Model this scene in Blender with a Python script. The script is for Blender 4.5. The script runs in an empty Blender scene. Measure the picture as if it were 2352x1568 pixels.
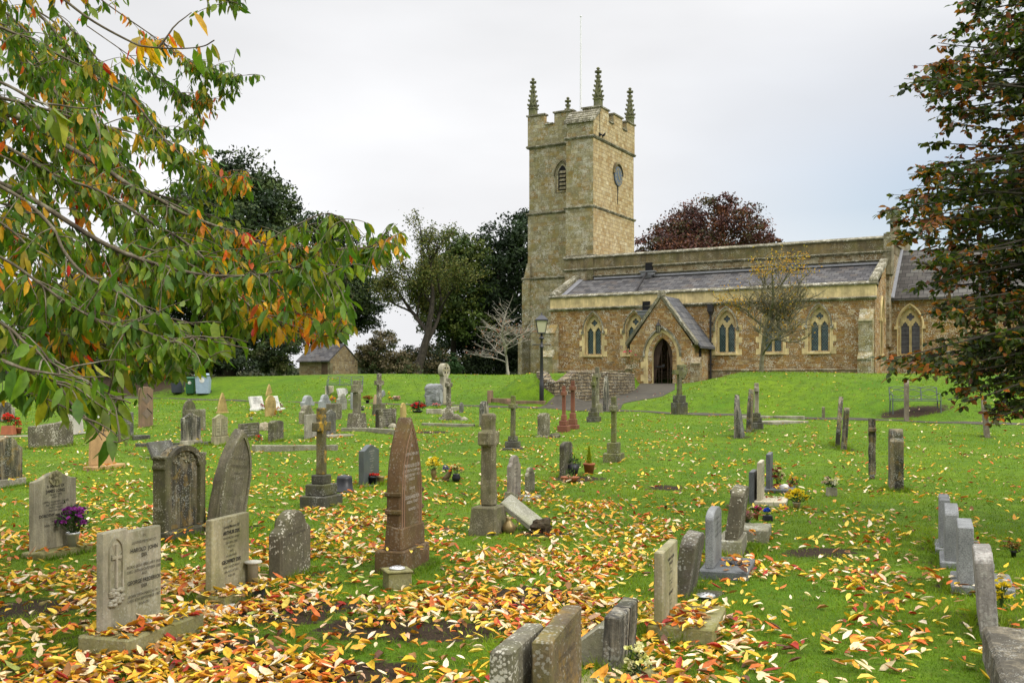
import bpy, bmesh, math, random
import numpy as np
from mathutils import Vector, Matrix, noise as mnoise

# ------------------------------------------------------------------ camera, sky, sun, exposure
SC = bpy.context.scene
COL = SC.collection
F = 2352.0                       # focal length in measuring units (36 mm lens on a 36 mm frame)
HOR, MIDX, EYE = 878.0, 1176.0, 2.0
cam_d = bpy.data.cameras.new('camera')
cam_d.lens = 36.0; cam_d.sensor_width = 36.0; cam_d.sensor_fit = 'HORIZONTAL'
cam_d.clip_start = 0.1; cam_d.clip_end = 2000
cam_d.shift_y = (HOR - 784.0) / F
cam = bpy.data.objects.new('camera', cam_d); COL.objects.link(cam)
cam.location = (0, 0, EYE); cam.rotation_euler = (math.radians(90), 0, 0)
SC.camera = cam

SUN_EL, SUN_AZ = math.radians(38), math.radians(128)     # azimuth from +Y towards +X
world = bpy.data.worlds.new('World'); SC.world = world; world.use_nodes = True
wt = world.node_tree
bg = wt.nodes['Background']
sky = wt.nodes.new('ShaderNodeTexSky'); sky.sky_type = 'NISHITA'; sky.sun_disc = False
sky.sun_elevation = SUN_EL; sky.sun_rotation = SUN_AZ
def wnode(t, **kw):
    n = wt.nodes.new(t)
    for k, v in kw.items(): setattr(n, k, v)
    return n
def wmath(op, a, b=None, clamp=False):
    n = wnode('ShaderNodeMath', operation=op, use_clamp=clamp)
    for i, v in enumerate((a, b)):
        if v is None: continue
        if isinstance(v, (int, float)): n.inputs[i].default_value = v
        else: wt.links.new(v, n.inputs[i])
    return n.outputs[0]
wco = wnode('ShaderNodeTexCoord')
wsep = wnode('ShaderNodeSeparateXYZ'); wt.links.new(wco.outputs['Generated'], wsep.inputs[0])
# cloud deck: brighter towards the zenith (overcast sky), thin in the east where blue shows through
wmap = wnode('ShaderNodeMapping'); wmap.inputs['Scale'].default_value = (1.6, 1.6, 4.5)
wt.links.new(wco.outputs['Generated'], wmap.inputs['Vector'])
wn1 = wnode('ShaderNodeTexNoise'); wn1.inputs['Scale'].default_value = 1.25; wn1.inputs['Detail'].default_value = 5
wn1.inputs['Roughness'].default_value = 0.45
wt.links.new(wmap.outputs[0], wn1.inputs['Vector'])
zen = wmath('MULTIPLY', wmath('SUBTRACT', wsep.outputs['Z'], 0.38), 1.0 / 0.5, True)
zen = wmath('MAXIMUM', zen, 0.0)
lum = wmath('ADD', 0.93, wmath('MULTIPLY', zen, 2.7))
lum = wmath('MULTIPLY', lum, wmath('ADD', 0.62, wmath('MULTIPLY', wn1.outputs['Fac'], 0.74)))
wc = wnode('ShaderNodeCombineColor')
wt.links.new(wmath('MULTIPLY', lum, 0.985), wc.inputs[0]); wt.links.new(wmath('MULTIPLY', lum, 0.99), wc.inputs[1])
wt.links.new(wmath('MULTIPLY', lum, 1.01), wc.inputs[2])
skm = wnode('ShaderNodeMix', data_type='RGBA', blend_type='MULTIPLY')
skm.inputs[0].default_value = 1.0
wt.links.new(sky.outputs[0], skm.inputs[6]); skm.inputs[7].default_value = (0.15, 0.15, 0.15, 1)
# thin cloud to the east
east = wmath('MULTIPLY', wmath('SUBTRACT', wsep.outputs['X'], 0.10), 3.2, True)
low = wmath('SUBTRACT', 1.0, wmath('MULTIPLY', wmath('ABSOLUTE', wmath('SUBTRACT', wsep.outputs['Z'], 0.16)), 5.5), True)
thin = wmath('MULTIPLY', wmath('MULTIPLY', east, low), wmath('MULTIPLY', wn1.outputs['Fac'], 1.5), True)
wmix = wnode('ShaderNodeMix', data_type='RGBA')
wt.links.new(thin, wmix.inputs[0]); wt.links.new(wc.outputs[0], wmix.inputs[6]); wt.links.new(skm.outputs[2], wmix.inputs[7])
wt.links.new(wmix.outputs[2], bg.inputs['Color']); bg.inputs['Strength'].default_value = 1.0

sun_d = bpy.data.lights.new('sun', 'SUN'); sun_d.energy = 2.0; sun_d.angle = math.radians(14); sun_d.color = (1.0, 0.95, 0.86)
sun = bpy.data.objects.new('sun', sun_d); COL.objects.link(sun)
sd = Vector((math.sin(SUN_AZ) * math.cos(SUN_EL), math.cos(SUN_AZ) * math.cos(SUN_EL), math.sin(SUN_EL)))
sun.location = sd * 60; sun.rotation_euler = sd.to_track_quat('Z', 'Y').to_euler()
SC.view_settings.view_transform = 'Standard'; SC.view_settings.look = 'None'
SC.view_settings.exposure = 0.0; SC.view_settings.gamma = 1.0
SC.render.engine = 'CYCLES'
SC.cycles.max_bounces = 6; SC.cycles.diffuse_bounces = 3; SC.cycles.transparent_max_bounces = 4

RNG = np.random.default_rng(11)
random.seed(5)
R = math.radians

# ------------------------------------------------------------------ frames of reference
A = R(29.4); CA, SA = math.cos(A), math.sin(A)      # the church runs along u, v points away from us
def uv2w(u, v): return (u * CA + v * SA, -u * SA + v * CA)
def px_uv(px, v):
    k = (px - MIDX) / F
    Y = v / (k * SA + CA)
    return Y * (k * CA - SA), Y
def U(px, v): return px_uv(px, v)[0]
def ZV(px, py, v): return EYE - (py - HOR) / F * px_uv(px, v)[1]
def VU(px, u):
    k = (px - MIDX) / F
    return u * (k * SA + CA) / (k * CA - SA)

# ------------------------------------------------------------------ lie of the land
def sstep(a, b, x):
    t = np.clip((x - a) / (b - a), 0, 1)
    return t * t * (3 - 2 * t)
def path_c(v): return np.interp(v, [33, 36, 41, 47, 54], [-16.1, -16.4, -16.65, -18.3, -20.9])
def path_z(v): return np.interp(v, [33, 35, 54], [1.02, 1.14, 1.93])
def base_z(X, Y):
    return np.interp(Y, [-40, 0, 10, 17, 25, 34, 40, 60], [.3, .3, .28, .33, .57, .85, 1.1, 1.3])
def ground(X, Y):
    X = np.asarray(X, float); Y = np.asarray(Y, float)
    u = X * CA - Y * SA; v = X * SA + Y * CA
    lo = base_z(X, Y)
    lo = lo + 0.025 * np.sin(X * 1.3 + 0.7 * Y) * np.sin(Y * 0.9 - 0.4 * X) + 0.02 * np.sin(X * 2.9 + 1.0) * np.sin(Y * 2.3)
    foot = 34.6 + 1.6 * sstep(-30, -40, u)
    wl_ = np.exp(-((u + 19.2) / 1.9) ** 4)
    crest = 41.5 - 4.7 * wl_
    t = np.clip((v - foot) / (crest - foot), 0, 1)
    bank = np.sin(t * math.pi / 2) ** 1.25
    hi = 2.38 + 0.05 * np.sin(u * .35) - 0.9 * sstep(75, 140, v) - 0.03 * sstep(-14, 0, u)
    hi = np.where(u < -40, hi - 0.25 * sstep(-40, -60, u), hi)
    z = lo * (1 - bank) + hi * bank
    # cutting for the path to the porch
    pc = path_c(v); pz = path_z(v)
    d = u - pc
    right = sstep(0.9, 4.6, d)
    left = (d < -1.52).astype(float)
    k = np.where(d > 0, right, left)
    near = (v > 33.6) & (v < 57.0)
    z = np.where(near, np.minimum(z, pz + (z - pz) * k + 0 * z), z)
    # level strip in front of the foot of the bank
    return z
def gz(X, Y): return float(ground(X, Y))
def pick(px, py, dz=0.0):
    k = (px - MIDX) / F; s = (py - HOR) / F
    Ys = np.arange(3.0, 90, 0.04)
    below = (EYE - s * Ys) <= ground(k * Ys, Ys) + dz
    i = int(np.argmax(below))
    if not below[i]: i = len(Ys) - 1
    Y = float(Ys[i]); return k * Y, Y, gz(k * Y, Y)
REG = {'P': (0, 0, 1), 'A': (0, 833, 3.84), 'B': (0, 1078, 3.2), 'C': (551.2, 833, 3.84), 'D': (551.2, 1139.2, 3.491),
       'E': (1041.2, 833, 3.88), 'F': (1090.2, 1139.2, 3.491), 'G': (1592.4, 833, 3.048), 'H': (1653.7, 1041.2, 2.9775),
       'J': (624.7, 845.2, 4.572), 'K': (845.2, 820.7, 4.572), 'L': (0, 833, 4.572)}
def rx(r, x): o = REG[r]; return o[0] + x / o[2]
def ry(r, y): o = REG[r]; return o[1] + y / o[2]

# ------------------------------------------------------------------ object helpers
def tag(o, label=None, cat=None, group=None, kind=None):
    if label: o['label'] = label
    if cat: o['category'] = cat
    if group: o['group'] = group
    if kind: o['kind'] = kind
    return o
def empty(name, loc, rot=(0, 0, 0), label=None, cat=None, group=None):
    o = bpy.data.objects.new(name, None); COL.objects.link(o)
    o.location = loc; o.rotation_euler = rot; o.empty_display_size = 0.2
    return tag(o, label, cat, group)
class MB:
    def __init__(s): s.v = []; s.f = []
    def add(s, vs, fs):
        n = len(s.v); s.v += [tuple(p) for p in vs]; s.f += [tuple(i + n for i in f) for f in fs]
    def box(s, x0, x1, y0, y1, z0, z1):
        s.add([(x0, y0, z0), (x1, y0, z0), (x1, y1, z0), (x0, y1, z0), (x0, y0, z1), (x1, y0, z1), (x1, y1, z1), (x0, y1, z1)],
              [(0, 3, 2, 1), (4, 5, 6, 7), (0, 1, 5, 4), (1, 2, 6, 5), (2, 3, 7, 6), (3, 0, 4, 7)])
    def cbox(s, x, y, z, w, d, h, top=1.0):
        a, b = w / 2, d / 2
        s.add([(x - a, y - b, z), (x + a, y - b, z), (x + a, y + b, z), (x - a, y + b, z),
               (x - a * top, y - b * top, z + h), (x + a * top, y - b * top, z + h), (x + a * top, y + b * top, z + h), (x - a * top, y + b * top, z + h)],
              [(0, 3, 2, 1), (4, 5, 6, 7), (0, 1, 5, 4), (1, 2, 6, 5), (2, 3, 7, 6), (3, 0, 4, 7)])
    def hexa(s, b, t):          # bottom quad, top quad
        s.add(list(b) + list(t), [(0, 3, 2, 1), (4, 5, 6, 7), (0, 1, 5, 4), (1, 2, 6, 5), (2, 3, 7, 6), (3, 0, 4, 7)])
    def prism(s, prof, y0, y1):  # profile in x,z ; front at y0
        n = len(prof)
        vs = [(x, y0, z) for x, z in prof] + [(x, y1, z) for x, z in prof]
        fs = [tuple(range(n)), tuple(range(2 * n - 1, n - 1, -1))]
        fs += [(i, i + n, (i + 1) % n + n, (i + 1) % n) for i in range(n)]
        s.add(vs, fs)
    def lathe(s, prof, c=(0, 0, 0), n=16):
        m = len(prof); vs = []; fs = []
        for i in range(n):
            a = 2 * math.pi * i / n
            for r, z in prof: vs.append((c[0] + r * math.cos(a), c[1] + r * math.sin(a), c[2] + z))
        for i in range(n):
            j = (i + 1) % n
            for k in range(m - 1): fs.append((i * m + k, j * m + k, j * m + k + 1, i * m + k + 1))
        s.add(vs, fs)
    def tube(s, pts, rad, n=6, cap=True):
        pts = [Vector(p) for p in pts]
        if not isinstance(rad, (list, tuple)): rad = [rad] * len(pts)
        ref = None; vs = []; fs = []
        for i, p in enumerate(pts):
            t = (pts[min(i + 1, len(pts) - 1)] - pts[max(i - 1, 0)])
            t = t.normalized() if t.length > 1e-9 else Vector((0, 0, 1))
            if ref is None: ref = Vector((0, 0, 1)) if abs(t.z) < .9 else Vector((1, 0, 0))
            a = t.cross(ref)
            if a.length < 1e-6: a = t.cross(Vector((0, 1, 0)))
            a.normalize(); b = t.cross(a); ref = -b if False else ref
            for k in range(n):
                q = 2 * math.pi * k / n
                vs.append(p + (a * math.cos(q) + b * math.sin(q)) * rad[i])
        for i in range(len(pts) - 1):
            for k in range(n):
                l = (k + 1) % n
                fs.append((i * n + k, i * n + l, (i + 1) * n + l, (i + 1) * n + k))
        if cap:
            fs.append(tuple(range(n - 1, -1, -1))); fs.append(tuple((len(pts) - 1) * n + k for k in range(n)))
        s.add(vs, fs)
    def mesh(s, name, off=(0, 0, 0)):
        me = bpy.data.meshes.new(name)
        vs = [(a - off[0], b - off[1], c - off[2]) for a, b, c in s.v] if off != (0, 0, 0) else s.v
        me.from_pydata(vs, [], s.f); me.update()
        bm = bmesh.new(); bm.from_mesh(me); bmesh.ops.recalc_face_normals(bm, faces=bm.faces); bm.to_mesh(me); bm.free()
        return me
    def build(s, name, m, parent=None, off=(0, 0, 0), bevel=0, smooth=False, rough=None, seg=1):
        me = s.mesh(name, off)
        if bevel or rough:
            bm = bmesh.new(); bm.from_mesh(me)
            if bevel:
                es = [e for e in bm.edges if len(e.link_faces) == 2 and e.calc_face_angle(0) > 0.6]
                bmesh.ops.bevel(bm, geom=es, offset=bevel, segments=seg, affect='EDGES', clamp_overlap=True)
            if rough: roughen(bm, *rough)
            bm.to_mesh(me); bm.free()
        o = bpy.data.objects.new(name, me); COL.objects.link(o); me.materials.append(m)
        if smooth:
            for p in me.polygons: p.use_smooth = True
        if parent: o.parent = parent
        return o
def roughen(bm, size, amp, freq=7.0, seed=0.0):
    for _ in range(6):
        es = [e for e in bm.edges if e.calc_length() > size]
        if not es: break
        if len(bm.faces) > 9000: break
        bmesh.ops.subdivide_edges(bm, edges=es, cuts=1, use_grid_fill=True)
    bmesh.ops.triangulate(bm, faces=[f for f in bm.faces if len(f.verts) > 4])
    o = Vector((seed, seed * .7, seed * 1.3))
    bm.normal_update()
    mv = []
    for v in bm.verts:
        p = v.co * freq + o
        d = mnoise.noise(p) + .5 * mnoise.noise(p * 2.3) + .35 * mnoise.noise(p * 5.1)
        mv.append(v.co + v.normal * d * amp)
    for v, c in zip(bm.verts, mv): v.co = c
def np_mesh(name, V, Fc, m, parent=None, col=None, smooth=False, loc=None):
    V = np.asarray(V, np.float32).reshape(-1, 3); Fc = np.asarray(Fc, np.int32); k = Fc.shape[1]
    me = bpy.data.meshes.new(name)
    me.vertices.add(len(V)); me.loops.add(Fc.size); me.polygons.add(len(Fc))
    if loc is not None: V = V - np.asarray(loc, np.float32)
    me.vertices.foreach_set('co', V.ravel()); me.loops.foreach_set('vertex_index', Fc.ravel())
    me.polygons.foreach_set('loop_start', np.arange(0, Fc.size, k, dtype=np.int32))
    if smooth: me.polygons.foreach_set('use_smooth', np.ones(len(Fc), bool))
    me.update(calc_edges=True)
    if col is not None:
        at = me.attributes.new('tint', 'FLOAT_COLOR', 'POINT')
        c = np.ones((len(V), 4), np.float32); c[:, :3] = col
        at.data.foreach_set('color', c.ravel())
    me.materials.append(m)
    o = bpy.data.objects.new(name, me); COL.objects.link(o)
    if loc is not None: o.location = tuple(float(q) for q in loc)
    if parent: o.parent = parent
    return o
def nrm(a): return a / np.maximum(np.linalg.norm(a, axis=-1, keepdims=True), 1e-9)
def leaf_mesh(P, D, N, L, Wd, curl, fold=.15, twist=0):
    """P base points, D directions, N face normals; eight-vertex curved leaf blades."""
    n = len(P); D = nrm(D); S = nrm(np.cross(N, D)); N = np.cross(D, S)
    t = np.array([0, .28, .28, .28, .66, .66, .66, 1.0]); w = np.array([0, .44, 0, -.44, .40, 0, -.40, 0])
    zf = np.array([0, 1, 0, 1, 1, 0, 1, 0])
    L = np.broadcast_to(np.asarray(L, float), (n,))[:, None]; Wd = np.broadcast_to(np.asarray(Wd, float), (n,))[:, None]
    cu = np.broadcast_to(np.asarray(curl, float), (n,))[:, None]; fo = np.broadcast_to(np.asarray(fold, float), (n,))[:, None]
    x = t[None] * L; y = w[None] * Wd; z = -cu * L * t[None] ** 2 + zf[None] * fo * Wd
    V = P[:, None] + D[:, None] * x[..., None] + S[:, None] * y[..., None] + N[:, None] * z[..., None]
    T = np.array([(0, 2, 1), (0, 3, 2), (1, 2, 5), (1, 5, 4), (2, 3, 6), (2, 6, 5), (4, 5, 7), (5, 6, 7)])
    Fc = (np.arange(n) * 8)[:, None, None] + T[None]
    return V.reshape(-1, 3), Fc.reshape(-1, 3)
def cards(P, D, N, L, Wd):
    n = len(P); D = nrm(D); S = nrm(np.cross(N, D))
    L = np.broadcast_to(np.asarray(L, float), (n,))[:, None]; Wd = np.broadcast_to(np.asarray(Wd, float), (n,))[:, None]
    V = np.stack([P - D * L * .5, P + S * Wd * .5 + nrm(N) * Wd * .12, P + D * L * .5, P - S * Wd * .5 + nrm(N) * Wd * .12], 1)
    Fc = (np.arange(n) * 4)[:, None] + np.arange(4)[None]
    return V.reshape(-1, 3), Fc
def rdir(n): return nrm(RNG.normal(size=(n, 3)))

# ------------------------------------------------------------------ materials
class NT:
    def __init__(s, name):
        s.m = bpy.data.materials.new(name); s.m.use_nodes = True; s.t = s.m.node_tree
        s.b = s.t.nodes['Principled BSDF']; s.out = s.t.nodes['Material Output']
        s.b.inputs['Specular IOR Level'].default_value = .25
    def n(s, typ, ins=None, **kw):
        d = s.t.nodes.new(typ)
        for k, v in kw.items(): setattr(d, k, v)
        for k, v in (ins or {}).items(): s.set(d.inputs[k], v)
        return d
    def set(s, sock, v):
        if isinstance(v, bpy.types.NodeSocket): s.t.links.new(v, sock)
        else:
            if hasattr(sock.default_value, '__len__') and not isinstance(v, (int, float)) and len(sock.default_value) == 4 and len(v) == 3: v = (*v, 1)
            sock.default_value = v
    def math(s, op, a, b=0.0, clamp=False):
        return s.n('ShaderNodeMath', {0: a, 1: b}, operation=op, use_clamp=clamp).outputs[0]
    def mix(s, f, a, b, mode='MIX'):
        return s.n('ShaderNodeMix', {0: f, 6: a, 7: b}, data_type='RGBA', blend_type=mode).outputs[2]
    def noise(s, vec, scale, detail=4, rough=.55, dist=0):
        return s.n('ShaderNodeTexNoise', {'Vector': vec, 'Scale': scale, 'Detail': detail, 'Roughness': rough, 'Distortion': dist}).outputs['Fac']
    def ramp(s, f, stops, interp='LINEAR'):
        d = s.n('ShaderNodeValToRGB', {0: f}); cr = d.color_ramp; cr.interpolation = interp
        while len(cr.elements) < len(stops): cr.elements.new(.5)
        for e, (p, c) in zip(cr.elements, stops):
            e.position = p; e.color = (*c, 1) if not isinstance(c, (int, float)) else (c, c, c, 1)
        return d.outputs[0]
    def vec(s, scale=(1, 1, 1), rnd=True):
        tc = s.n('ShaderNodeTexCoord').outputs['Object']
        if rnd:
            oi = s.n('ShaderNodeObjectInfo').outputs['Random']
            tc = s.n('ShaderNodeVectorMath', {0: tc, 1: s.n('ShaderNodeCombineXYZ', {0: s.math('MULTIPLY', oi, 31.0), 1: s.math('MULTIPLY', oi, 17.0), 2: s.math('MULTIPLY', oi, 9.0)}).outputs[0]}, operation='ADD').outputs[0]
        if scale != (1, 1, 1):
            tc = s.n('ShaderNodeVectorMath', {0: tc, 1: scale}, operation='MULTIPLY').outputs[0]
        return tc
    def bump(s, h, st=.3, dist=.02):
        s.set(s.b.inputs['Normal'], s.n('ShaderNodeBump', {'Height': h, 'Strength': st, 'Distance': dist}).outputs[0])
    def fin(s, col, rough=.9, spec=None, metal=None):
        s.set(s.b.inputs['Base Color'], col); s.set(s.b.inputs['Roughness'], rough)
        if spec is not None: s.set(s.b.inputs['Specular IOR Level'], spec)
        if metal is not None: s.set(s.b.inputs['Metallic'], metal)
        return s.m
MC = {}
def plain(name, col, rough=.6, metal=0, var=.15, spec=.3):
    if name in MC: return MC[name]
    t = NT(name); v = t.vec()
    f = t.noise(v, 9, 3)
    c = t.mix(t.ramp(f, [(.3, 0.0), (.7, 1.0)]), tuple(x * (1 - var) for x in col), tuple(min(1, x * (1 + var)) for x in col))
    MC[name] = t.fin(c, rough, spec, metal); return MC[name]
def stone(name, col, lichen=0.0, lcol=(.50, .50, .44), streak=0.0, moss=0.0, mcol=(.13, .14, .03), scale=1.0, grain=.5, dark=(.025, .024, .02), gold=0.0, rough=.92, bump=.5):
    """weathered stone: mottled base, pale lichen discs, run-off streaks, algae patches, ochre lichen"""
    if name in MC: return MC[name]
    t = NT(name); v = t.vec()
    big = t.noise(v, 2.2 * scale, 5, .6)
    fine = t.noise(v, 42 * scale, 5, .7)
    c = t.mix(t.ramp(big, [(.3, 0.0), (.72, 1.0)]), tuple(x * .62 for x in col), tuple(min(1, x * 1.22) for x in col))
    c = t.mix(grain, c, t.mix(1.0, c, t.ramp(fine, [(.28, .22), (.5, .95), (.75, 1.5)]), 'MULTIPLY'))
    if streak:
        vs = t.vec((9 * scale, 9 * scale, 1.1 * scale))
        st = t.noise(vs, 1.0, 5, .6, .4); big2 = t.noise(v, 1.7 * scale, 3)
        f = t.ramp(t.math('ADD', st, t.math('MULTIPLY', big2, .5)), [(.58, 0.0), (.80, 1.0)])
        c = t.mix(t.math('MULTIPLY', f, streak), c, dark)
    if moss:
        mz = t.noise(v, 3.1 * scale, 5, .65)
        c = t.mix(t.math('MULTIPLY', t.ramp(mz, [(.44, 0.0), (.64, 1.0)]), moss), c, mcol)
    if gold:
        g = t.noise(v, 5.5 * scale, 6, .7, .6)
        c = t.mix(t.math('MULTIPLY', t.ramp(g, [(.52, 0.0), (.6, 1.0)]), gold), c, (.34, .20, .015))
    h = fine
    if lichen:
        vo = t.n('ShaderNodeTexVoronoi', {'Vector': v, 'Scale': 44 * scale, 'Randomness': 1.0})
        wob = t.noise(v, 38 * scale, 6, .8)
        patch = t.noise(v, 4.4 * scale, 6, .72)
        d = t.math('ADD', vo.outputs['Distance'], t.math('MULTIPLY', t.math('SUBTRACT', wob, .5), 1.5))
        lim = t.math('MULTIPLY', t.ramp(patch, [(.38, .05), (.66, 1.0)]), .62)
        f = t.ramp(t.math('SUBTRACT', lim, d), [(-.0, 0.0), (.10, 1.0)])
        c = t.mix(t.math('MULTIPLY', f, lichen), c, t.mix(wob, tuple(x * .75 for x in lcol), tuple(min(1, x * 1.15) for x in lcol)))
        h = t.math('ADD', fine, t.math('MULTIPLY', f, .35))
    t.bump(h, bump, .012)
    MC[name] = t.fin(c, rough); return MC[name]
def leafmat(name, trans=.35, rough=.5, spots=False):
    t = NT(name)
    c = t.n('ShaderNodeAttribute', attribute_name='tint').outputs['Color']
    geo = t.n('ShaderNodeNewGeometry')
    f = t.noise(geo.outputs['Position'], 40, 3)
    c = t.mix(1.0, c, t.ramp(f, [(.3, .72), (.7, 1.2)]), 'MULTIPLY')
    if spots:
        sp = t.noise(geo.outputs['Position'], 160, 2)
        c = t.mix(t.math('MULTIPLY', t.ramp(sp, [(.66, 0.0), (.74, 1.0)]), .7), c, (.10, .05, .015))
    t.fin(c, rough, .3)
    tr = t.n('ShaderNodeBsdfTranslucent', {'Color': t.mix(1.0, c, (1.15, 1.25, .7), 'MULTIPLY')})
    ms = t.n('ShaderNodeMixShader', {0: trans, 1: t.b.outputs[0], 2: tr.outputs[0]})
    t.t.links.new(ms.outputs[0], t.out.inputs[0])
    return t.m
def masonry(name, pal, mortar, bw, bh, ms=.012, lichen=.4, lcol=(.5, .5, .44), dark=.4, gold=0, patches=None, distort=.03, moss=0, lsc=15.0, lim_=.6):
    """coursed stone: joints follow the wall faces, every block takes its own colour from the palette"""
    t = NT(name)
    tc = t.n('ShaderNodeTexCoord'); p = tc.outputs['Object']; nn = tc.outputs['Normal']
    wob = t.n('ShaderNodeTexNoise', {'Vector': p, 'Scale': 3.0, 'Detail': 3.0}).outputs['Color']
    p2 = t.n('ShaderNodeVectorMath', {0: p, 1: t.n('ShaderNodeVectorMath', {0: wob, 1: (distort,) * 3}, operation='MULTIPLY').outputs[0]}, operation='ADD').outputs[0]
    sp = t.n('ShaderNodeSeparateXYZ', {0: p2}); sn = t.n('ShaderNodeSeparateXYZ', {0: nn})
    isx = t.math('GREATER_THAN', t.math('ABSOLUTE', sn.outputs[0]), .65)
    h = t.math('ADD', t.math('MULTIPLY', sp.outputs[1], isx), t.math('MULTIPLY', sp.outputs[0], t.math('SUBTRACT', 1.0, isx)))
    co = t.n('ShaderNodeCombineXYZ', {0: h, 1: sp.outputs[2], 2: 0.0}).outputs[0]
    def brick(w, hh, off):
        return t.n('ShaderNodeTexBrick', {'Vector': co, 'Color1': (0, 0, 0), 'Color2': (1, 1, 1), 'Mortar': (.5, .5, .5), 'Scale': 1.0, 'Mortar Size': ms, 'Mortar Smooth': .3, 'Bias': 0.0, 'Brick Width': w, 'Row Height': hh}, offset=.5, squash=off, squash_frequency=3)
    b1 = brick(bw, bh, .72)
    big = t.noise(p, .55, 4, .6); fine = t.noise(p, 28, 5, .7); mid = t.noise(p, 4.0, 5, .65)
    sel = t.math('ADD', t.math('MULTIPLY', b1.outputs['Color'], .72), t.math('MULTIPLY', big, .42), True)
    c = t.ramp(sel, pal)
    c = t.mix(1.0, c, t.ramp(fine, [(.25, .32), (.5, 1.0), (.78, 1.5)]), 'MULTIPLY')
    c = t.mix(t.math('MULTIPLY', t.ramp(mid, [(.42, 0.0), (.7, 1.0)]), dark), c, (.04, .034, .022))
    if moss:
        c = t.mix(t.math('MULTIPLY', t.ramp(t.noise(p, .8, 4, .6), [(.45, 0.0), (.65, 1.0)]), moss), c, (.15, .15, .04))
    c = t.mix(b1.outputs['Fac'], c, mortar)
    if gold:
        c = t.mix(t.math('MULTIPLY', t.ramp(t.noise(p, 1.6, 5, .7), [(.52, 0.0), (.62, 1.0)]), gold), c, (.33, .20, .03))
    vo = t.n('ShaderNodeTexVoronoi', {'Vector': p, 'Scale': lsc})
    wb = t.noise(p, 22, 6, .8); pt = t.noise(p, 1.9, 6, .75)
    d = t.math('ADD', vo.outputs['Distance'], t.math('MULTIPLY', t.math('SUBTRACT', wb, .5), 1.6))
    lim = t.math('MULTIPLY', t.ramp(pt, [(.36, .02), (.68, 1.0)]), lim_)
    f = t.ramp(t.math('SUBTRACT', lim, d), [(0, 0.0), (.12, 1.0)])
    c = t.mix(t.math('MULTIPLY', f, lichen), c, t.mix(wb, tuple(x * .8 for x in lcol), tuple(x * 1.2 for x in lcol)))
    hgt = t.math('ADD', t.math('MULTIPLY', b1.outputs['Fac'], -.8), t.math('ADD', t.math('MULTIPLY', fine, .5), t.math('MULTIPLY', b1.outputs['Color'], .25)))
    t.bump(hgt, .6, .03)
    return t.fin(c, .93)

M = {}
M['tan_stone'] = stone('pale limestone', (.36, .32, .19), lichen=.2, moss=.4, streak=.4, grain=.3, bump=.2)
M['pale_stone'] = stone('pale grey limestone', (.42, .38, .28), lichen=.25, moss=.35, streak=.38, grain=.3, bump=.2)
M['cream_stone'] = stone('new cream limestone', (.52, .46, .33), lichen=0, moss=.1, grain=.25, bump=.15)
M['white_stone'] = stone('white marble', (.62, .60, .55), grain=.2, bump=.1, rough=.6)
M['grey_lichen'] = stone('grey stone with lichen', (.19, .17, .11), lichen=.75, lcol=(.40, .38, .29), streak=.3, moss=.35)
M['dark_lichen'] = stone('dark stone with lichen', (.11, .095, .06), lichen=.6, lcol=(.36, .34, .26), streak=.6, moss=.3)
M['spotted'] = stone('stone speckled with pale lichen', (.15, .13, .085), lichen=.95, lcol=(.46, .43, .34), streak=.35, moss=.2, scale=.8)
M['streaky'] = stone('pale stone with black run-off', (.36, .32, .24), lichen=.3, streak=.95, moss=.15, grain=.4)
M['dark_streak'] = stone('brown stone with black run-off', (.22, .18, .11), lichen=.3, streak=.95, gold=.25, moss=.2)
M['brown_sand'] = stone('red brown sandstone', (.135, .078, .034), lichen=.15, streak=.3, moss=.6, mcol=(.11, .085, .025), grain=.35)
M['sandstone'] = stone('orange sandstone', (.42, .26, .12), grain=.25, moss=.12, bump=.2)
M['yellow_stone'] = stone('yellow limestone', (.36, .26, .09), grain=.3, moss=.2, lichen=.1, bump=.25)
M['brown_slab'] = stone('brown slab', (.25, .16, .10), grain=.3, moss=.25, streak=.3)
M['gold_lichen'] = stone('stone with ochre lichen', (.17, .14, .06), gold=.85, streak=.55, lichen=.12, moss=.35)
M['mossy'] = stone('mossy dark stone', (.13, .12, .06), streak=.5, moss=.75, lichen=.3)
M['red_granite'] = stone('red granite', (.20, .070, .040), grain=.5, streak=.15, moss=.12, rough=.6, bump=.15)
M['slate'] = stone('dark slate', (.075, .085, .085), grain=.3, moss=.12, rough=.5, bump=.15)
M['slate_stone'] = stone('dark grey stone', (.11, .105, .09), grain=.4, lichen=.35, streak=.3, moss=.2)
M['blue_grey'] = stone('blue grey stone', (.25, .26, .25), grain=.5, lichen=.1, bump=.35)
M['granite'] = stone('grey granite', (.205, .21, .205), grain=.9, scale=2.4, bump=.25, rough=.7)
M['granite_dark'] = stone('dark grey granite', (.12, .125, .125), grain=.9, scale=2.4, bump=.25, rough=.6)
M['moss_base'] = stone('algae green plinth', (.24, .22, .10), moss=.85, mcol=(.16, .15, .03), lichen=.15, streak=.2)
M['dark_base'] = stone('dark damp plinth', (.08, .075, .055), moss=.55, mcol=(.09, .09, .02), lichen=.25, streak=.4)
M['concrete'] = stone('weathered kerb', (.26, .24, .17), lichen=.45, streak=.2, moss=.35)
M['ink'] = plain('black lettering', (.02, .018, .015), .7)
M['worn'] = plain('worn lettering', (.07, .06, .042), .9)
M['silver_ink'] = plain('pale lettering', (.42, .38, .33), .6)
M['steel'] = plain('silver metal', (.55, .55, .54), .35, .6)
M['black_plastic'] = plain('black plastic', (.014, .014, .016), .4)
M['terracotta'] = plain('terracotta', (.30, .10, .045), .8)
M['bronze'] = plain('bronze glaze', (.20, .145, .06), .4, .5)
M['soil'] = stone('dark soil', (.05, .035, .02), grain=.8, moss=.3, mcol=(.05, .06, .012))
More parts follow.
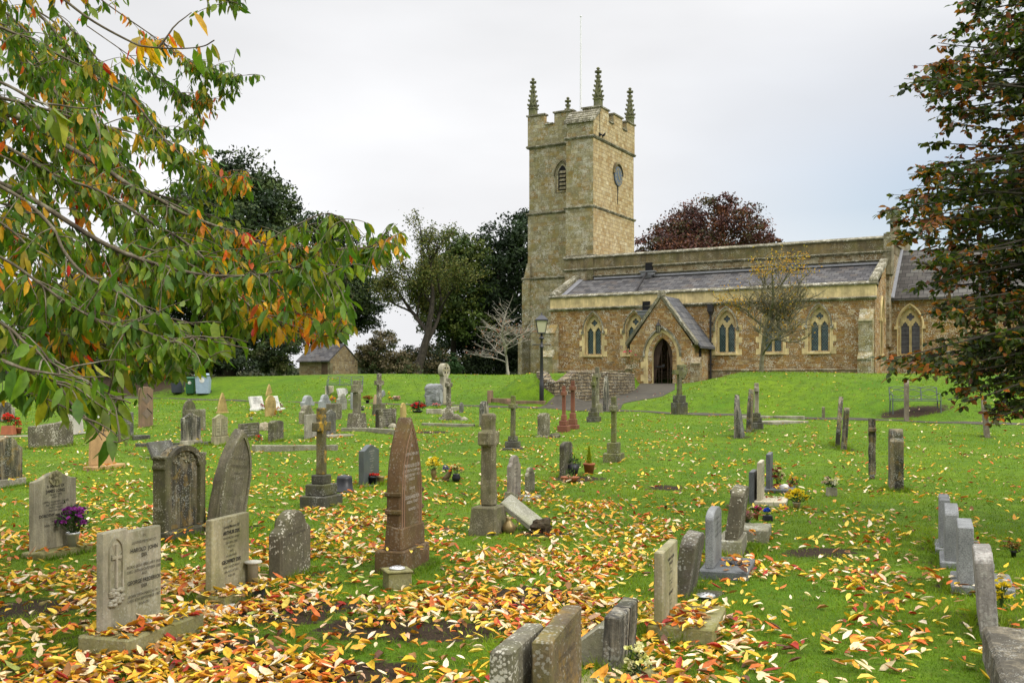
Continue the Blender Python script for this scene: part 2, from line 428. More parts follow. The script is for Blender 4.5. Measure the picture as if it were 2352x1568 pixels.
M['leaf'] = leafmat('tree leaf', .45, .5, True)
M['bush'] = leafmat('distant foliage', .12, .75)
M['petal'] = leafmat('flower petal', .25, .6)
M['litter'] = leafmat('fallen leaf', .15, .65, True)
M['grassblade'] = leafmat('grass blade', .3, .6)
t = NT('bark'); v = t.vec((1, 1, .35), False)
t.bump(t.noise(v, 14, 5, .7), .5, .02)
M['bark'] = t.fin(t.ramp(t.noise(v, 9, 5, .7), [(.3, (.035, .025, .016)), (.52, (.10, .08, .05)), (.7, (.22, .20, .14))]), .85)
t = NT('pale bark'); v = t.vec((1, 1, .5), False)
M['pale_bark'] = t.fin(t.ramp(t.noise(v, 7, 5, .7), [(.3, (.13, .11, .06)), (.5, (.26, .24, .16)), (.7, (.42, .40, .32))]), .85)
t = NT('dark bark'); v = t.vec((1, 1, .5), False)
M['dark_bark'] = t.fin(t.ramp(t.noise(v, 7, 5, .7), [(.3, (.012, .01, .007)), (.7, (.06, .05, .035))]), .9)
# ------------------------------------------------------------------ ground sheet
def ground_sheet():
    us = np.concatenate([np.linspace(-420, -60, 25)[:-1], np.arange(-60, -30, 1.0), np.arange(-30, -24, .5), np.arange(-24, 9, .16), np.arange(9, 30, .6), np.linspace(30, 420, 40)])
    vs = np.concatenate([np.linspace(-60, -3, 20)[:-1], np.arange(-3, 28, .18), np.arange(28, 60, .25), np.arange(60, 110, 2.0), np.linspace(110, 600, 40)])
    Ug, Vg = np.meshgrid(us, vs)
    X = Ug * CA + Vg * SA; Y = -Ug * SA + Vg * CA
    Z = ground(X, Y)
    V = np.stack([X, Y, Z], -1).reshape(-1, 3)
    nu, nv = len(us), len(vs)
    i = (np.arange(nv - 1)[:, None] * nu + np.arange(nu - 1)[None]).ravel()
    Fc = np.stack([i, i + 1, i + 1 + nu, i + nu], 1)
    # bare earth: worn graves near the camera, leaf-litter soil under the yew with its shade painted in
    soil = np.zeros(len(V))
    for (px, py, a, b) in SOIL:
        x, y, _ = pick(px, py)
        soil = np.maximum(soil, 1.25 * np.exp(-(((V[:, 0] - x) / a) ** 2 + ((V[:, 1] - y) / b) ** 2)))
    u = Ug.ravel(); v = Vg.ravel()
    yew = np.exp(-(((u + 47) / 6.0) ** 2 + ((v - 39.5) / 4.5) ** 2)) * 1.4
    soil = np.maximum(soil, yew)
    soil = np.maximum(soil, .52 * np.exp(-(((V[:, 0] + 2.9) / 2.6) ** 2 + ((V[:, 1] - 5.6) / 2.6) ** 2)))
    for (cx_, cy_, z, W, T, H, rz, hb) in GEO.values():       # soil-coloured ring painted round the stone bases as contact shade
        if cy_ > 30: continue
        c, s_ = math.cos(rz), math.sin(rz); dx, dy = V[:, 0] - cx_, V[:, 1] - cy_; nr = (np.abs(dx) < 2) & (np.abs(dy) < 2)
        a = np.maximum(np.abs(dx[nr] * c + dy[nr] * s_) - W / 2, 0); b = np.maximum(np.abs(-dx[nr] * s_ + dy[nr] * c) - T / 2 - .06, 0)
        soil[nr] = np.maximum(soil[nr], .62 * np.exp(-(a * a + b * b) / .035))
    t = NT('lawn')
    tc = t.n('ShaderNodeTexCoord').outputs['Object']
    s = t.n('ShaderNodeAttribute', attribute_name='tint').outputs['Color']
    s = t.n('ShaderNodeSeparateColor', {0: s}).outputs[0]
    n1 = t.noise(tc, .35, 5, .6); n2 = t.noise(tc, 3.0, 5, .65); n3 = t.noise(tc, 38, 4, .75); n4 = t.noise(tc, 9.0, 4, .65)
    c = t.mix(t.ramp(n1, [(.33, 0.0), (.68, 1.0)]), (.060, .135, .002), (.115, .185, .003))
    c = t.mix(t.ramp(n2, [(.36, .75), (.6, 0.0)]), c, (.048, .092, .005))
    c = t.mix(t.ramp(n4, [(.55, 0.0), (.78, .5)]), c, (.16, .19, .015))
    c = t.mix(1.0, c, t.ramp(n3, [(.25, .5), (.5, 1.0), (.8, 1.45)]), 'MULTIPLY')
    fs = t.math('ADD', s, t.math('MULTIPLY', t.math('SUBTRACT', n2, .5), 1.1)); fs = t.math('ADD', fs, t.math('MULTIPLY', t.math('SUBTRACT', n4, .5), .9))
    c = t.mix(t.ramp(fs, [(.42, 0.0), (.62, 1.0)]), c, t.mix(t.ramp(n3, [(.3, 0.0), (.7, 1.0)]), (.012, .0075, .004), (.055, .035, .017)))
    t.bump(t.math('ADD', n3, t.math('MULTIPLY', n4, .6)), .7, .05)
    m = t.fin(c, .9, .15)
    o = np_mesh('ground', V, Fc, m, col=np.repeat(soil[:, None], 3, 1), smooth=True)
    tag(o, 'green churchyard lawn rising to a grassy bank', 'ground', kind='structure')
SOIL = [(460, 1480, .4, .3), (740, 1395, .4, .28), (640, 1420, .4, .3), (880, 1440, .5, .35), (1000, 1450, .6, .35), (760, 1555, .6, .35), (1150, 1375, .7, .4),
        (320, 1350, .4, .3), (60, 1400, .6, .4), (1530, 1120, .3, .3), (990, 992, .5, .5), (1890, 1270, .4, .3), (1250, 1225, .4, .25), (1330, 1100, .5, .35), (2100, 945, 1.2, .5), (560, 1400, .4, .3)]

def path_strip():
    V = []; Fc = []
    vs = np.arange(33.6, 54.2, .4)
    for v in vs:
        fl = 2.6 * float(sstep(37, 34, v))
        c = float(path_c(v))
        for d in (-1.2 - .3 * fl, -.4, .3, .85 + .2 * fl):
            x, y = uv2w(c + d, v); V.append((x, y, max(gz(x, y), 0) + .015))
    for i in range(len(vs) - 1):
        for k in range(3):
            a = i * 4 + k; Fc.append((a, a + 1, a + 5, a + 4))
    n0 = len(V)
    us = np.arange(-46, 60, .6)
    for u in us:
        f = 33.75 + 1.3 * float(sstep(-30, -40, u))
        for v in (f, f + .4, f + .85):
            x, y = uv2w(u, v); V.append((x, y, gz(x, y) + .011))
    for i in range(len(us) - 1):
        for k in range(2):
            a = n0 + i * 3 + k; Fc.append((a, a + 1, a + 4, a + 3))
    t = NT('asphalt path'); tc = t.vec(rnd=False)
    m = t.fin(t.ramp(t.noise(tc, 3, 6, .7), [(.3, (.028, .024, .016)), (.7, (.075, .064, .045))]), .9)
    o = np_mesh('path', V, Fc, m); tag(o, 'grey asphalt path climbing to the porch', 'path', kind='structure')
path_strip()

RUB = masonry('rubble walling', [(.1, (.06, .042, .02)), (.4, (.14, .10, .05)), (.7, (.24, .19, .11)), (.95, (.09, .07, .045))], (.02, .016, .011), .42, .13, .02, lichen=.7, lcol=(.5, .47, .38), dark=.55, distort=.12)
def retaining_wall():
    key = [(-19.9, 37.3), (-19.3, 36.2), (-18.6, 35.5), (-18.0, 35.3), (-17.72, 35.7), (-17.68, 36.6), (-17.93, 41), (-18.65, 44.5), (-19.5, 47), (-20.6, 49.5)]
    line = []
    for (ua, va), (ub, vb) in zip(key[:-1], key[1:]):
        n = max(1, int(math.hypot(ub - ua, vb - va) / .4)); line += [(ua + (ub - ua) * i / n, va + (vb - va) * i / n) for i in range(n)]
    line.append(key[-1]); pts = []
    for i, (u, v) in enumerate(line):
        a, b = line[max(0, i - 1)], line[min(len(line) - 1, i + 1)]
        du, dv = b[0] - a[0], b[1] - a[1]; l = math.hypot(du, dv); nu_, nv_ = -dv / l, du / l      # towards the bank
        x, y = uv2w(u - nu_ * .35, v - nv_ * .35); x2, y2 = uv2w(u + nu_ * .65, v + nv_ * .65)
        zb = gz(x, y) - .25; zt = max(gz(x2, y2) + .06, zb + .3)
        pts.append((u, v, zb, zt, nu_, nv_))
    mb = MB(); x0, y0 = uv2w(-18, 36)
    for i, (u, v, zb, zt, a, b) in enumerate(pts):
        zt += .03 * math.sin(i * 2.1)
        mb.v += [(u, v, zb), (u + a * .04, v + b * .04, zt), (u + a * .42, v + b * .42, zt + .02), (u + a * .42, v + b * .42, zb)]
    for i in range(len(pts) - 1):
        a = i * 4; b = a + 4
        mb.f += [(a, b, b + 1, a + 1), (a + 1, b + 1, b + 2, a + 2), (a + 2, b + 2, b + 3, a + 3)]
    mb.f += [(0, 1, 2, 3), tuple(len(pts) * 4 - k for k in (1, 2, 3, 4))]
    o = mb.build('retaining_wall', RUB, None, (-18, 36, 1.0))
    o.location = (x0, y0, 1.0); o.rotation_euler = (0, 0, -A)
    tag(o, 'low curved rubble retaining wall beside the path to the porch', 'wall')
retaining_wall()

# ------------------------------------------------------------------ the church
U0, V0, Z0 = -20.0, 57.0, 2.3
OFF = (U0, V0, Z0)
cx, cy = uv2w(U0, V0)
church = empty('church', (cx, cy, Z0), (0, 0, -A), 'medieval stone church with battlemented west tower, long aisle and gabled porch', 'church')
IRON = masonry('ironstone walling', [(.05, (.10, .042, .014)), (.25, (.20, .10, .028)), (.5, (.31, .165, .045)), (.72, (.19, .125, .06)), (.9, (.38, .27, .12))], (.30, .21, .11), .33, .125, .010, lichen=.9, lcol=(.50, .46, .36), dark=.5, gold=.3, distort=.07, lim_=.72)
IRON2 = masonry('grey ironstone walling', [(.05, (.12, .08, .04)), (.4, (.22, .15, .07)), (.7, (.28, .22, .12)), (.95, (.34, .30, .2))], (.25, .21, .13), .44, .17, .014, lichen=.7, lcol=(.5, .48, .4), dark=.75)
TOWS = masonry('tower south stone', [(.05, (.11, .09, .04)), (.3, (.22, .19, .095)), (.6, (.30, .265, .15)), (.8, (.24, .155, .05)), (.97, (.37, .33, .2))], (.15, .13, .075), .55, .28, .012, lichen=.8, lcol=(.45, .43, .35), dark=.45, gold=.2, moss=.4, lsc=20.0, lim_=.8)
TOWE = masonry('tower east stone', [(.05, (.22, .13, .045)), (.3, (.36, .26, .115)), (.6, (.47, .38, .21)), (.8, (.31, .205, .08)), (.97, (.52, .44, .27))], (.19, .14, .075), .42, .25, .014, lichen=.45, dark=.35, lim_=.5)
ASH = stone('pale ashlar dressing', (.68, .53, .26), grain=.3, moss=.1, streak=.25, lichen=.12, bump=.2)
ASHD = stone('weathered ashlar', (.25, .205, .115), grain=.4, streak=.5, lichen=.65, lcol=(.5, .47, .38), moss=.2, scale=.7)
PARA = stone('dark weathered parapet', (.17, .13, .065), grain=.5, streak=.45, lichen=.45, lcol=(.40, .37, .28), scale=.45, moss=.3, gold=.12)
COPE = stone('lichened coping', (.20, .18, .11), grain=.4, streak=.45, lichen=1.0, lcol=(.58, .55, .46), scale=.55)
LEAD = plain('grey lead', (.20, .20, .21), .6, .2)
LEADD = plain('dark cast iron', (.018, .016, .016), .5)
WOOD = stone('dark oak boards', (.055, .035, .024), grain=.5, bump=.3)
WOOD2 = stone('brown oak boards', (.10, .065, .04), grain=.5, bump=.3)
VOID = plain('dark interior', (.006, .006, .006), .9)
def slates(name, pal, zmul, thr, bw, bh):
    t = NT(name); tc = t.n('ShaderNodeTexCoord'); p = tc.outputs['Object']
    sp = t.n('ShaderNodeSeparateXYZ', {0: p}); sn = t.n('ShaderNodeSeparateXYZ', {0: tc.outputs['Normal']})
    isx = t.math('GREATER_THAN', t.math('ABSOLUTE', sn.outputs[0]), thr)
    h = t.math('ADD', t.math('MULTIPLY', sp.outputs[1], isx), t.math('MULTIPLY', sp.outputs[0], t.math('SUBTRACT', 1.0, isx)))
    co = t.n('ShaderNodeCombineXYZ', {0: h, 1: t.math('MULTIPLY', sp.outputs[2], zmul), 2: 0.0}).outputs[0]
    b = t.n('ShaderNodeTexBrick', {'Vector': co, 'Color1': (0, 0, 0), 'Color2': (1, 1, 1), 'Mortar': (0, 0, 0), 'Scale': 1.0, 'Mortar Size': .014, 'Mortar Smooth': .1, 'Brick Width': bw, 'Row Height': bh}, offset=.5)
    c = t.ramp(t.math('ADD', t.math('MULTIPLY', b.outputs['Color'], .7), t.math('MULTIPLY', t.noise(p, .8, 4), .4)), pal)
    c = t.mix(t.math('MULTIPLY', b.outputs['Fac'], .8), c, (.02, .02, .02))
    c = t.mix(t.math('MULTIPLY', t.ramp(t.noise(p, 2.2, 5, .7), [(.58, 0.0), (.7, 1.0)]), .4), c, (.16, .15, .11))
    t.bump(t.math('ADD', t.math('MULTIPLY', b.outputs['Fac'], -1.0), t.math('MULTIPLY', b.outputs['Color'], .5)), .7, .03)
    return t.fin(c, .85, .12)
SLATE = slates('blue slates', [(.1, (.042, .04, .04)), (.4, (.072, .069, .07)), (.7, (.12, .115, .112)), (.95, (.085, .07, .06))], 2.2, .35, .42, .3)
SLATEP = slates('dark porch slates', [(.1, (.05, .05, .052)), (.5, (.09, .09, .095)), (.95, (.13, .125, .12))], 1.25, .35, .5, .42)
SLATEC = slates('stone slates', [(.1, (.05, .045, .04)), (.5, (.085, .077, .07)), (.95, (.13, .125, .11))], 1.3, .35, .45, .3)
t = NT('leaded glass'); tc = t.n('ShaderNodeTexCoord').outputs['Object']
sp = t.n('ShaderNodeSeparateXYZ', {0: tc})
hx = t.math('ADD', sp.outputs[0], sp.outputs[1])
d1 = t.math('FRACT', t.math('MULTIPLY', t.math('ADD', hx, t.math('MULTIPLY', sp.outputs[2], .72)), 7.5))
d2 = t.math('FRACT', t.math('MULTIPLY', t.math('SUBTRACT', hx, t.math('MULTIPLY', sp.outputs[2], .72)), 7.5))
ln = t.math('MAXIMUM', t.math('LESS_THAN', d1, .13), t.math('LESS_THAN', d2, .13))
cell = t.noise(tc, 6, 2)
c = t.mix(ln, t.ramp(cell, [(.35, (.006, .016, .016)), (.6, (.02, .042, .04)), (.75, (.07, .10, .095))]), (.07, .12, .105))
t.fin(c, t.math('ADD', .15, t.math('MULTIPLY', ln, .5)), .5); t.bump(t.noise(tc, 5, 2), .25, .02); GLASS = t.m

def arch(cxx, w, zs, za, n=9):
    a = w / 2; h = za - zs; r = (a * a + h * h) / (2 * a); out = []
    th = math.atan2(h, r - a) if r > a else math.pi / 2
    th = math.asin(min(1, h / r))
    for i in range(n + 1):
        q = th * i / n; out.append((cxx + (a - r) + r * math.cos(q), zs + r * math.sin(q)))
    return out + [(2 * cxx - x, z) for x, z in out[-2::-1]]
def opening(cxx, w, zb, zs, za, n=9): return [(cxx - w / 2, zb), (cxx + w / 2, zb)] + arch(cxx, w, zs, za, n)
from mathutils.geometry import tessellate_polygon
def holed(mb, outer, holes, T, y0, y1=None):
    """flat plate with openings; y1 gives it thickness"""
    loops = [outer] + holes; flat = [p for l in loops for p in l]
    tris = tessellate_polygon([[Vector((x, z, 0)) for x, z in l] for l in loops])
    mb.add([T(x, y0, z) for x, z in flat], [tuple(q) for q in tris])
    if y1 is not None:
        n0 = 0
        for l in loops:
            n = len(l); vs = [T(x, y0, z) for x, z in l] + [T(x, y1, z) for x, z in l]
            mb.add(vs, [(i, (i + 1) % n, (i + 1) % n + n, i + n) for i in range(n)])
def ring(mb, loops, T):
    """skin a list of equal-length loops [(pts, y)]"""
    n = len(loops[0][0]); vs = []; fs = []
    for pts, y in loops: vs += [T(x, y, z) for x, z in pts]
    for k in range(len(loops) - 1):
        for i in range(n):
            j = (i + 1) % n; fs.append((k * n + i, k * n + j, (k + 1) * n + j, (k + 1) * n + i))
    mb.add(vs, fs)
def south(u, v): return lambda x, y, z: (u + x, v + y, z)
def east(u, v): return lambda x, y, z: (u - y, v + x, z)
def tbox(mb, T, x0, x1, y0, y1, z0, z1):
    p = [(x0, y0, z0), (x1, y0, z0), (x1, y1, z0), (x0, y1, z0), (x0, y0, z1), (x1, y0, z1), (x1, y1, z1), (x0, y1, z1)]
    mb.add([T(*q) for q in p], [(0, 3, 2, 1), (4, 5, 6, 7), (0, 1, 5, 4), (1, 2, 6, 5), (2, 3, 7, 6), (3, 0, 4, 7)])
def window(T, w, zb, zs, za, glass=GLASS, quoins=True, blind=False, drip=True):
    hw = w / 2
    O = lambda e, b=0: opening(0, w + 2 * e, zb - b, zs, za + e * 1.25)
    mb = MB()
    ring(mb, [(O(.14, .16), .03), (O(.14, .16), -.02), (O(.07, .04), -.02), (O(.05, .02), .05), (O(0), .16), (O(0), .34)], T)
    if quoins:
        z = zb - .16; k = 0
        while z < zs + .1:
            ex = .42 if k % 2 == 0 else .24
            h = min(.34, zs + .15 - z)
            for s in (-1, 1):
                a, b = s * (hw + .13), s * (hw + ex)
                tbox(mb, T, min(a, b), max(a, b), -.012 - .004 * (k % 2), .06, z, z + h - .008)
            z += .34; k += 1
    tbox(mb, T, -hw - .12, hw + .12, -.10, .30, zb - .16, zb - .04)
    o = mb.build('window', ASH, church, OFF)
    tr = MB()
    lw = (w - .13) / 2 - .05; lc = lw / 2 + .065
    head = [(1, 0), (1.02, .28), (.86, .5), (.56, .52), (.64, .78), (.52, 1.02), (.26, 1.22), (0, 1.62)]
    head = head + [(-x, z) for x, z in head[-2::-1]]
    lights = []
    zl = zs - .16
    for s in (-1, 1):
        lights.append([(s * lc - lw / 2, zb + .02), (s * lc + lw / 2, zb + .02)] + [(s * lc + x * lw / 2, zl + z * lw / 2) for x, z in head])
    qz = zs + (za - zs) * .46; qr = w * .2
    quat = [(qr * (.62 + .38 * abs(math.cos(2 * q))) * math.cos(q), qz + qr * (.62 + .38 * abs(math.cos(2 * q))) * math.sin(q)) for q in np.linspace(0, 2 * math.pi, 33)[:-1]]
    outer = opening(0, w - .004, zb, zs, za - .002)
    holed(tr, outer, lights + [quat], T, .17, .28)
    for s in (-1, 1): tbox(tr, T, s * .03 - .02, s * .03 + .02, .13, .172, zb, zl)
    tr.build('tracery', ASH, o, OFF)
    g = MB(); g.add([T(x, .262, z) for x, z in outer], [tuple(range(len(outer)))])
    g.build('pane', ASHD if blind else glass, o, OFF)
    hm = MB(); n1 = arch(0, w + .28, zs - .08, za + .18); n2 = arch(0, w + .42, zs - .08, za + .27)
    L = n1 + n2[::-1]
    n = len(n1); vs = [T(x, -.10, z) for x, z in n1] + [T(x, -.06, z) for x, z in n2] + [T(x, .02, z) for x, z in n1] + [T(x, .02, z) for x, z in n2]
    fs = []
    for i in range(n - 1): fs += [(i, i + 1, n + i + 1, n + i), (2 * n + i, i, i + 1, 2 * n + i + 1)[::1], (n + i, n + i + 1, 3 * n + i + 1, 3 * n + i)]
    hm.add(vs, fs)
    for s in (-1, 1): tbox(hm, T, s * (hw + .19) - .08, s * (hw + .19) + .08, -.13, .02, zs - .26, zs - .075)
    hm.build('hood_mould', COPE if drip else ASH, o, OFF)
    return o
def bar_u(mb, u0, u1, prof):     # profile (v,z) run along u
    n = len(prof); mb.add([(u0, v, z) for v, z in prof] + [(u1, v, z) for v, z in prof],
        [tuple(range(n)), tuple(range(2 * n - 1, n - 1, -1))] + [(i, i + n, (i + 1) % n + n, (i + 1) % n) for i in range(n)])
def bar_v(mb, v0, v1, prof):     # profile (u,z) run along v
    n = len(prof); mb.add([(u, v0, z) for u, z in prof] + [(u, v1, z) for u, z in prof],
        [tuple(range(n)), tuple(range(2 * n - 1, n - 1, -1))] + [(i, i + n, (i + 1) % n + n, (i + 1) % n) for i in range(n)])
def string_u(mb, u0, u1, v, z, p=.1, h=.16): bar_u(mb, u0, u1, [(v + .02, z - h), (v - p * .4, z - h), (v - p, z - h * .55), (v - p, z - h * .3), (v + .02, z)])
def string_v(mb, v0, v1, u, z, p=.1, h=.16): bar_v(mb, v0, v1, [(u - .02, z - h), (u + p * .4, z - h), (u + p, z - h * .55), (u + p, z - h * .3), (u - .02, z)])

VA = 57.0; uL, uR = U(1265, VA), U(2010, VA); ZB = 1.6
zs1 = ZV(1640, 694, VA); zc1 = zs1 + .78
VN = 60.4; uN = U(1363, VN); zs2 = 9.38; zc2 = 10.2; zr2 = 8.68
WINS = [1362.5, 1457.5, 1667.5, 1774, 1881]
# aisle
mb = MB(); holes = []
WZ = dict(w=1.02, zb=3.72, zs=5.22, za=6.12)
for px in WINS: holes.append(opening(U(px, VA), WZ['w'], WZ['zb'], WZ['zs'], WZ['za']))
holed(mb, [(uL, ZB), (uR, ZB), (uR, zs1), (uL, zs1)], holes, lambda x, y, z: (x, VA + y, z), 0.0)
ew = opening(58.9, .62, 3.6, 5.6, 6.5)
holed(mb, [(VA, ZB), (61.6, ZB), (61.6, 9.2), (60.6, 8.9), (VA, zs1)], [ew], lambda x, y, z: (uR - y, x, z), 0.0)
mb.add([(uL, VA, ZB), (uL, 61.8, ZB), (uL, 61.8, 9.0), (uL, 60.5, 8.6), (uL, VA, zs1)], [(0, 1, 2, 3, 4)])
mb.build('aisle_wall', IRON, church, OFF)
for px in WINS: window(south(U(px, VA), VA), **WZ)
ewin = window(east(uR, 58.9), .62, 3.6, 5.6, 6.5, quoins=False, blind=True, drip=False)
mb = MB(); mb.box(uL, uR + .005, VA - .09, VA + .5, ZB, 2.62); string_u(mb, uL, uR, VA - .085, 2.76, .04, .14)
mb.build('plinth', IRON2, church, OFF)
mb = MB(); mb.box(uL - .02, uR + .03, VA - .035, VA + .42, zs1, zc1 - .16); mb.build('parapet', ASH, church, OFF)
mb = MB(); string_u(mb, uL - .08, uR + .08, VA - .01, zs1 + .02, .15, .2)
bar_u(mb, uL - .12, uR + .12, [(VA - .12, zc1 - .16), (VA - .14, zc1 - .08), (VA + .1, zc1 + .06), (VA + .3, zc1 + .06), (VA + .46, zc1 - .16)])
mb.build('coping', COPE, church, OFF)
mb = MB()
za0, za1 = zc1 - .12, zr2 - .03
bar_u(mb, uL + .3, uR - .25, [(VA + .4, za0), (VN + .02, za1), (VN + .02, za1 - .15), (VA + .4, za0 - .15)])
mb.build('aisle_roof', SLATE, church, OFF)
for uu in (uL + .12, uR - .1):
    mb = MB()
    mb.hexa([(uu - .22, VA - .06, zc1 - .12), (uu + .22, VA - .06, zc1 - .12), (uu + .22, VN, za1 + .0), (uu - .22, VN, za1)],
            [(uu - .22, VA - .06, zc1 + .16), (uu + .22, VA - .06, zc1 + .16), (uu + .22, VN, za1 + .34), (uu - .22, VN, za1 + .34)])
    mb.build('gable_coping', COPE, church, OFF, bevel=.05)
mb = MB()
mb.hexa([(uL + .33, VA + .42, za0 + .012), (uL + .62, VA + .42, za0 + .012), (uL + .62, VN, za1 + .012), (uL + .33, VN, za1 + .012)],
        [(uL + .33, VA + .42, za0 + .07), (uL + .62, VA + .42, za0 + .03), (uL + .62, VN, za1 + .03), (uL + .33, VN, za1 + .1)])
mb.box(uN + .1, uR - .3, VN - .16, VN + .05, za1 + .0, za1 + .12)
mb.build('lead_flashing', LEAD, church, OFF)
# nave
uNE = U(2043, VN); uNW = U(1297, VN)
mb = MB(); mb.box(uNW, uNE, VN, 68.0, 4.0, zs2); mb.build('nave_wall', IRON2, church, OFF)
mb = MB(); mb.box(uNW - .02, uNE + .02, VN - .03, 68.0, zs2 + .004, zc2 - .15)
mb.box(uN - .45, uN + .02, VN - .09, VN, za1, zc2 - .16)
mb.build('nave_parapet', PARA, church, OFF)
mb = MB(); string_u(mb, uNW - .08, uNE + .06, VN - .01, zs2 + .05, .13, .17)
bar_u(mb, uNW - .1, uNE + .1, [(VN - .1, zc2 - .15), (VN - .12, zc2 - .08), (VN + .12, zc2 + .06), (VN + .3, zc2 + .06), (VN + .45, zc2 - .15)])
mb.box(uNW - .1, uN + .02, VN + .3, 61.1, zc2 - .1, zc2 + .14)
string_u(mb, uN, uNE - .3, VN - .01, zr2 + .26, .15, .13)
mb.build('nave_coping', COPE, church, OFF)
mb = MB(); mb.hexa([(uNW, VN + .5, zc2 - .14), (uNE - .1, VN + .5, zc2 - .14), (uNE - .1, 64.3, zc2 - .14), (uNW, 64.3, zc2 - .14)],
                   [(uNW, VN + .5, zc2 - .1), (uNE - .1, VN + .5, zc2 - .1), (uNE - .1, 64.3, zc2 + .25), (uNW, 64.3, zc2 + .25)])
mb.build('nave_roof', LEAD, church, OFF)
mb = MB(); uE = uNE
mb.box(uE - .3, uE + .12, VN - .1, VN + .8, za1 - .6, zc2 + .14)
bar_v(mb, VN + .8, 67.5, [(uE - .3, zc2 - .3), (uE + .1, zc2 - .3), (uE + .1, zc2 + .35), (uE - .3, zc2 + .35)])
mb.cbox(uE - .1, 63.0, zc2 + .3, .5, .5, 1.1); mb.cbox(uE - .1, 63.0, zc2 + 1.4, .62, .62, .16); mb.cbox(uE - .1, 63.0, zc2 + 1.56, .4, .4, .5, .6)
mb.build('east_gable', ASHD, church, OFF)
# chancel
VC = 61.2; uC1 = 4.0
mb = MB(); cw = opening(U(2090, VC), 1.1, 3.6, 5.25, 6.2)
holed(mb, [(uR, ZB), (uC1, ZB), (uC1, 6.75), (uR, 6.75)], [cw], lambda x, y, z: (x, VC + y, z), 0.0)
mb.add([(uC1, VC, ZB), (uC1, 67.4, ZB), (uC1, 67.4, 6.75), (uC1, 64.3, 9.6), (uC1, VC, 6.75)], [(0, 1, 2, 3, 4)])
mb.build('chancel_wall', IRON, church, OFF)
t = NT('plain leaded glass'); tc = t.n('ShaderNodeTexCoord').outputs['Object']
spx = t.n('ShaderNodeSeparateXYZ', {0: tc})
lz = t.math('LESS_THAN', t.math('FRACT', t.math('MULTIPLY', spx.outputs[2], 4.0)), .08)
t.fin(t.mix(lz, t.ramp(t.noise(tc, 5, 2), [(.3, (.03, .027, .033)), (.7, (.085, .08, .09))]), (.15, .15, .15)), .3, .5); GLASSC = t.m
window(south(U(2090, VC), VC), 1.1, 3.6, 5.25, 6.2, glass=GLASSC, quoins=False, drip=False)
mb = MB()
mb.hexa([(uR + .06, VC - .25, 6.6), (uC1 + .1, VC - .25, 6.6), (uC1 + .1, 64.3, 9.62), (uR + .06, 64.3, 9.62)],
        [(uR + .06, VC - .25, 6.74), (uC1 + .1, VC - .25, 6.74), (uC1 + .1, 64.3, 9.8), (uR + .06, 64.3, 9.8)])
mb.hexa([(uR + .06, 64.31, 9.62), (uC1 + .1, 64.31, 9.62), (uC1 + .1, 67.6, 6.6), (uR + .06, 67.6, 6.6)],
        [(uR + .06, 64.31, 9.8), (uC1 + .1, 64.31, 9.8), (uC1 + .1, 67.6, 6.74), (uR + .06, 67.6, 6.74)])
mb.build('chancel_roof', SLATEC, church, OFF)
mb = MB()
mb.hexa([(uR + .065, VC - .3, 6.745), (uR + .35, VC - .3, 6.745), (uR + .35, 64.2, 9.81), (uR + .065, 64.2, 9.81)],
        [(uR + .065, VC - .3, 6.88), (uR + .35, VC - .3, 6.78), (uR + .35, 64.2, 9.85), (uR + .065, 64.2, 9.95)])
mb.build('lead_flashing', LEAD, church, OFF)
# buttresses
def buttress(mb, u0, u1, v, steps):
    """steps: (projection, z0, z1) from the ground up, each with a sloping head"""
    for i, (p, z0, z1) in enumerate(steps):
        q = steps[i + 1][0] if i + 1 < len(steps) else 0.0
        hh = (p - q) * 1.3
        bar = [(v + .05, z0), (v - p, z0), (v - p, z1 - hh), (v - p - .05, z1 - hh), (v - p - .05, z1 - hh + .06), (v - q, z1), (v + .05, z1)]
        bar_u(mb, u0 - .004 * i, u1 + .004 * i, bar)
mb = MB(); buttress(mb, U(1972, VA - .5), U(2004, VA - .5), VA, [(.85, ZB, 3.6), (.55, 3.6, 5.95)])
mb.build('buttress', TOWS, church, OFF)
mb = MB(); buttress(mb, U(1256, VA), U(1283, VA), VA - .05, [(.8, ZB, 4.0), (.45, 4.0, 5.6)])
mb.build('buttress', TOWS, church, OFF)
# tower
tw0, tw1, tv0, tv1 = -33.68, -28.28, 62.0, 67.9
ZT1, ZT2, ZT3 = 9.15, 13.6, 18.2
zcr, zme = 19.55, 20.25
mb = MB()
mb.box(tw0 - .28, tw1 + .03, tv0 - .22, tv1 + .2, 1.5, ZT1); mb.box(tw0, tw1 + .02, tv0, tv1, ZT1, ZT2); mb.box(tw0 + .08, tw1, tv0 + .05, tv1 - .05, ZT2, ZT3)
mb.box(-30.28, tw1 + .02, 61.0, tv0 - .001, 4.0, ZT2); mb.box(-30.26, tw1, 61.03, tv0 + .049, ZT2, ZT3)
mb.hexa([(-30.24, 61.05, ZT3), (tw1, 61.05, ZT3), (tw1, tv0 + .1, ZT3), (-30.24, tv0 + .1, ZT3)],
        [(-30.24, 61.05, 19.15), (tw1, 61.05, 19.15), (tw1, tv0 + .1, 20.0), (-30.24, tv0 + .1, 20.0)])
tower = mb.build('tower', TOWS, church, OFF)
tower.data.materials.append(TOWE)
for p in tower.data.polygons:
    if p.normal.x > .7: p.material_index = 1
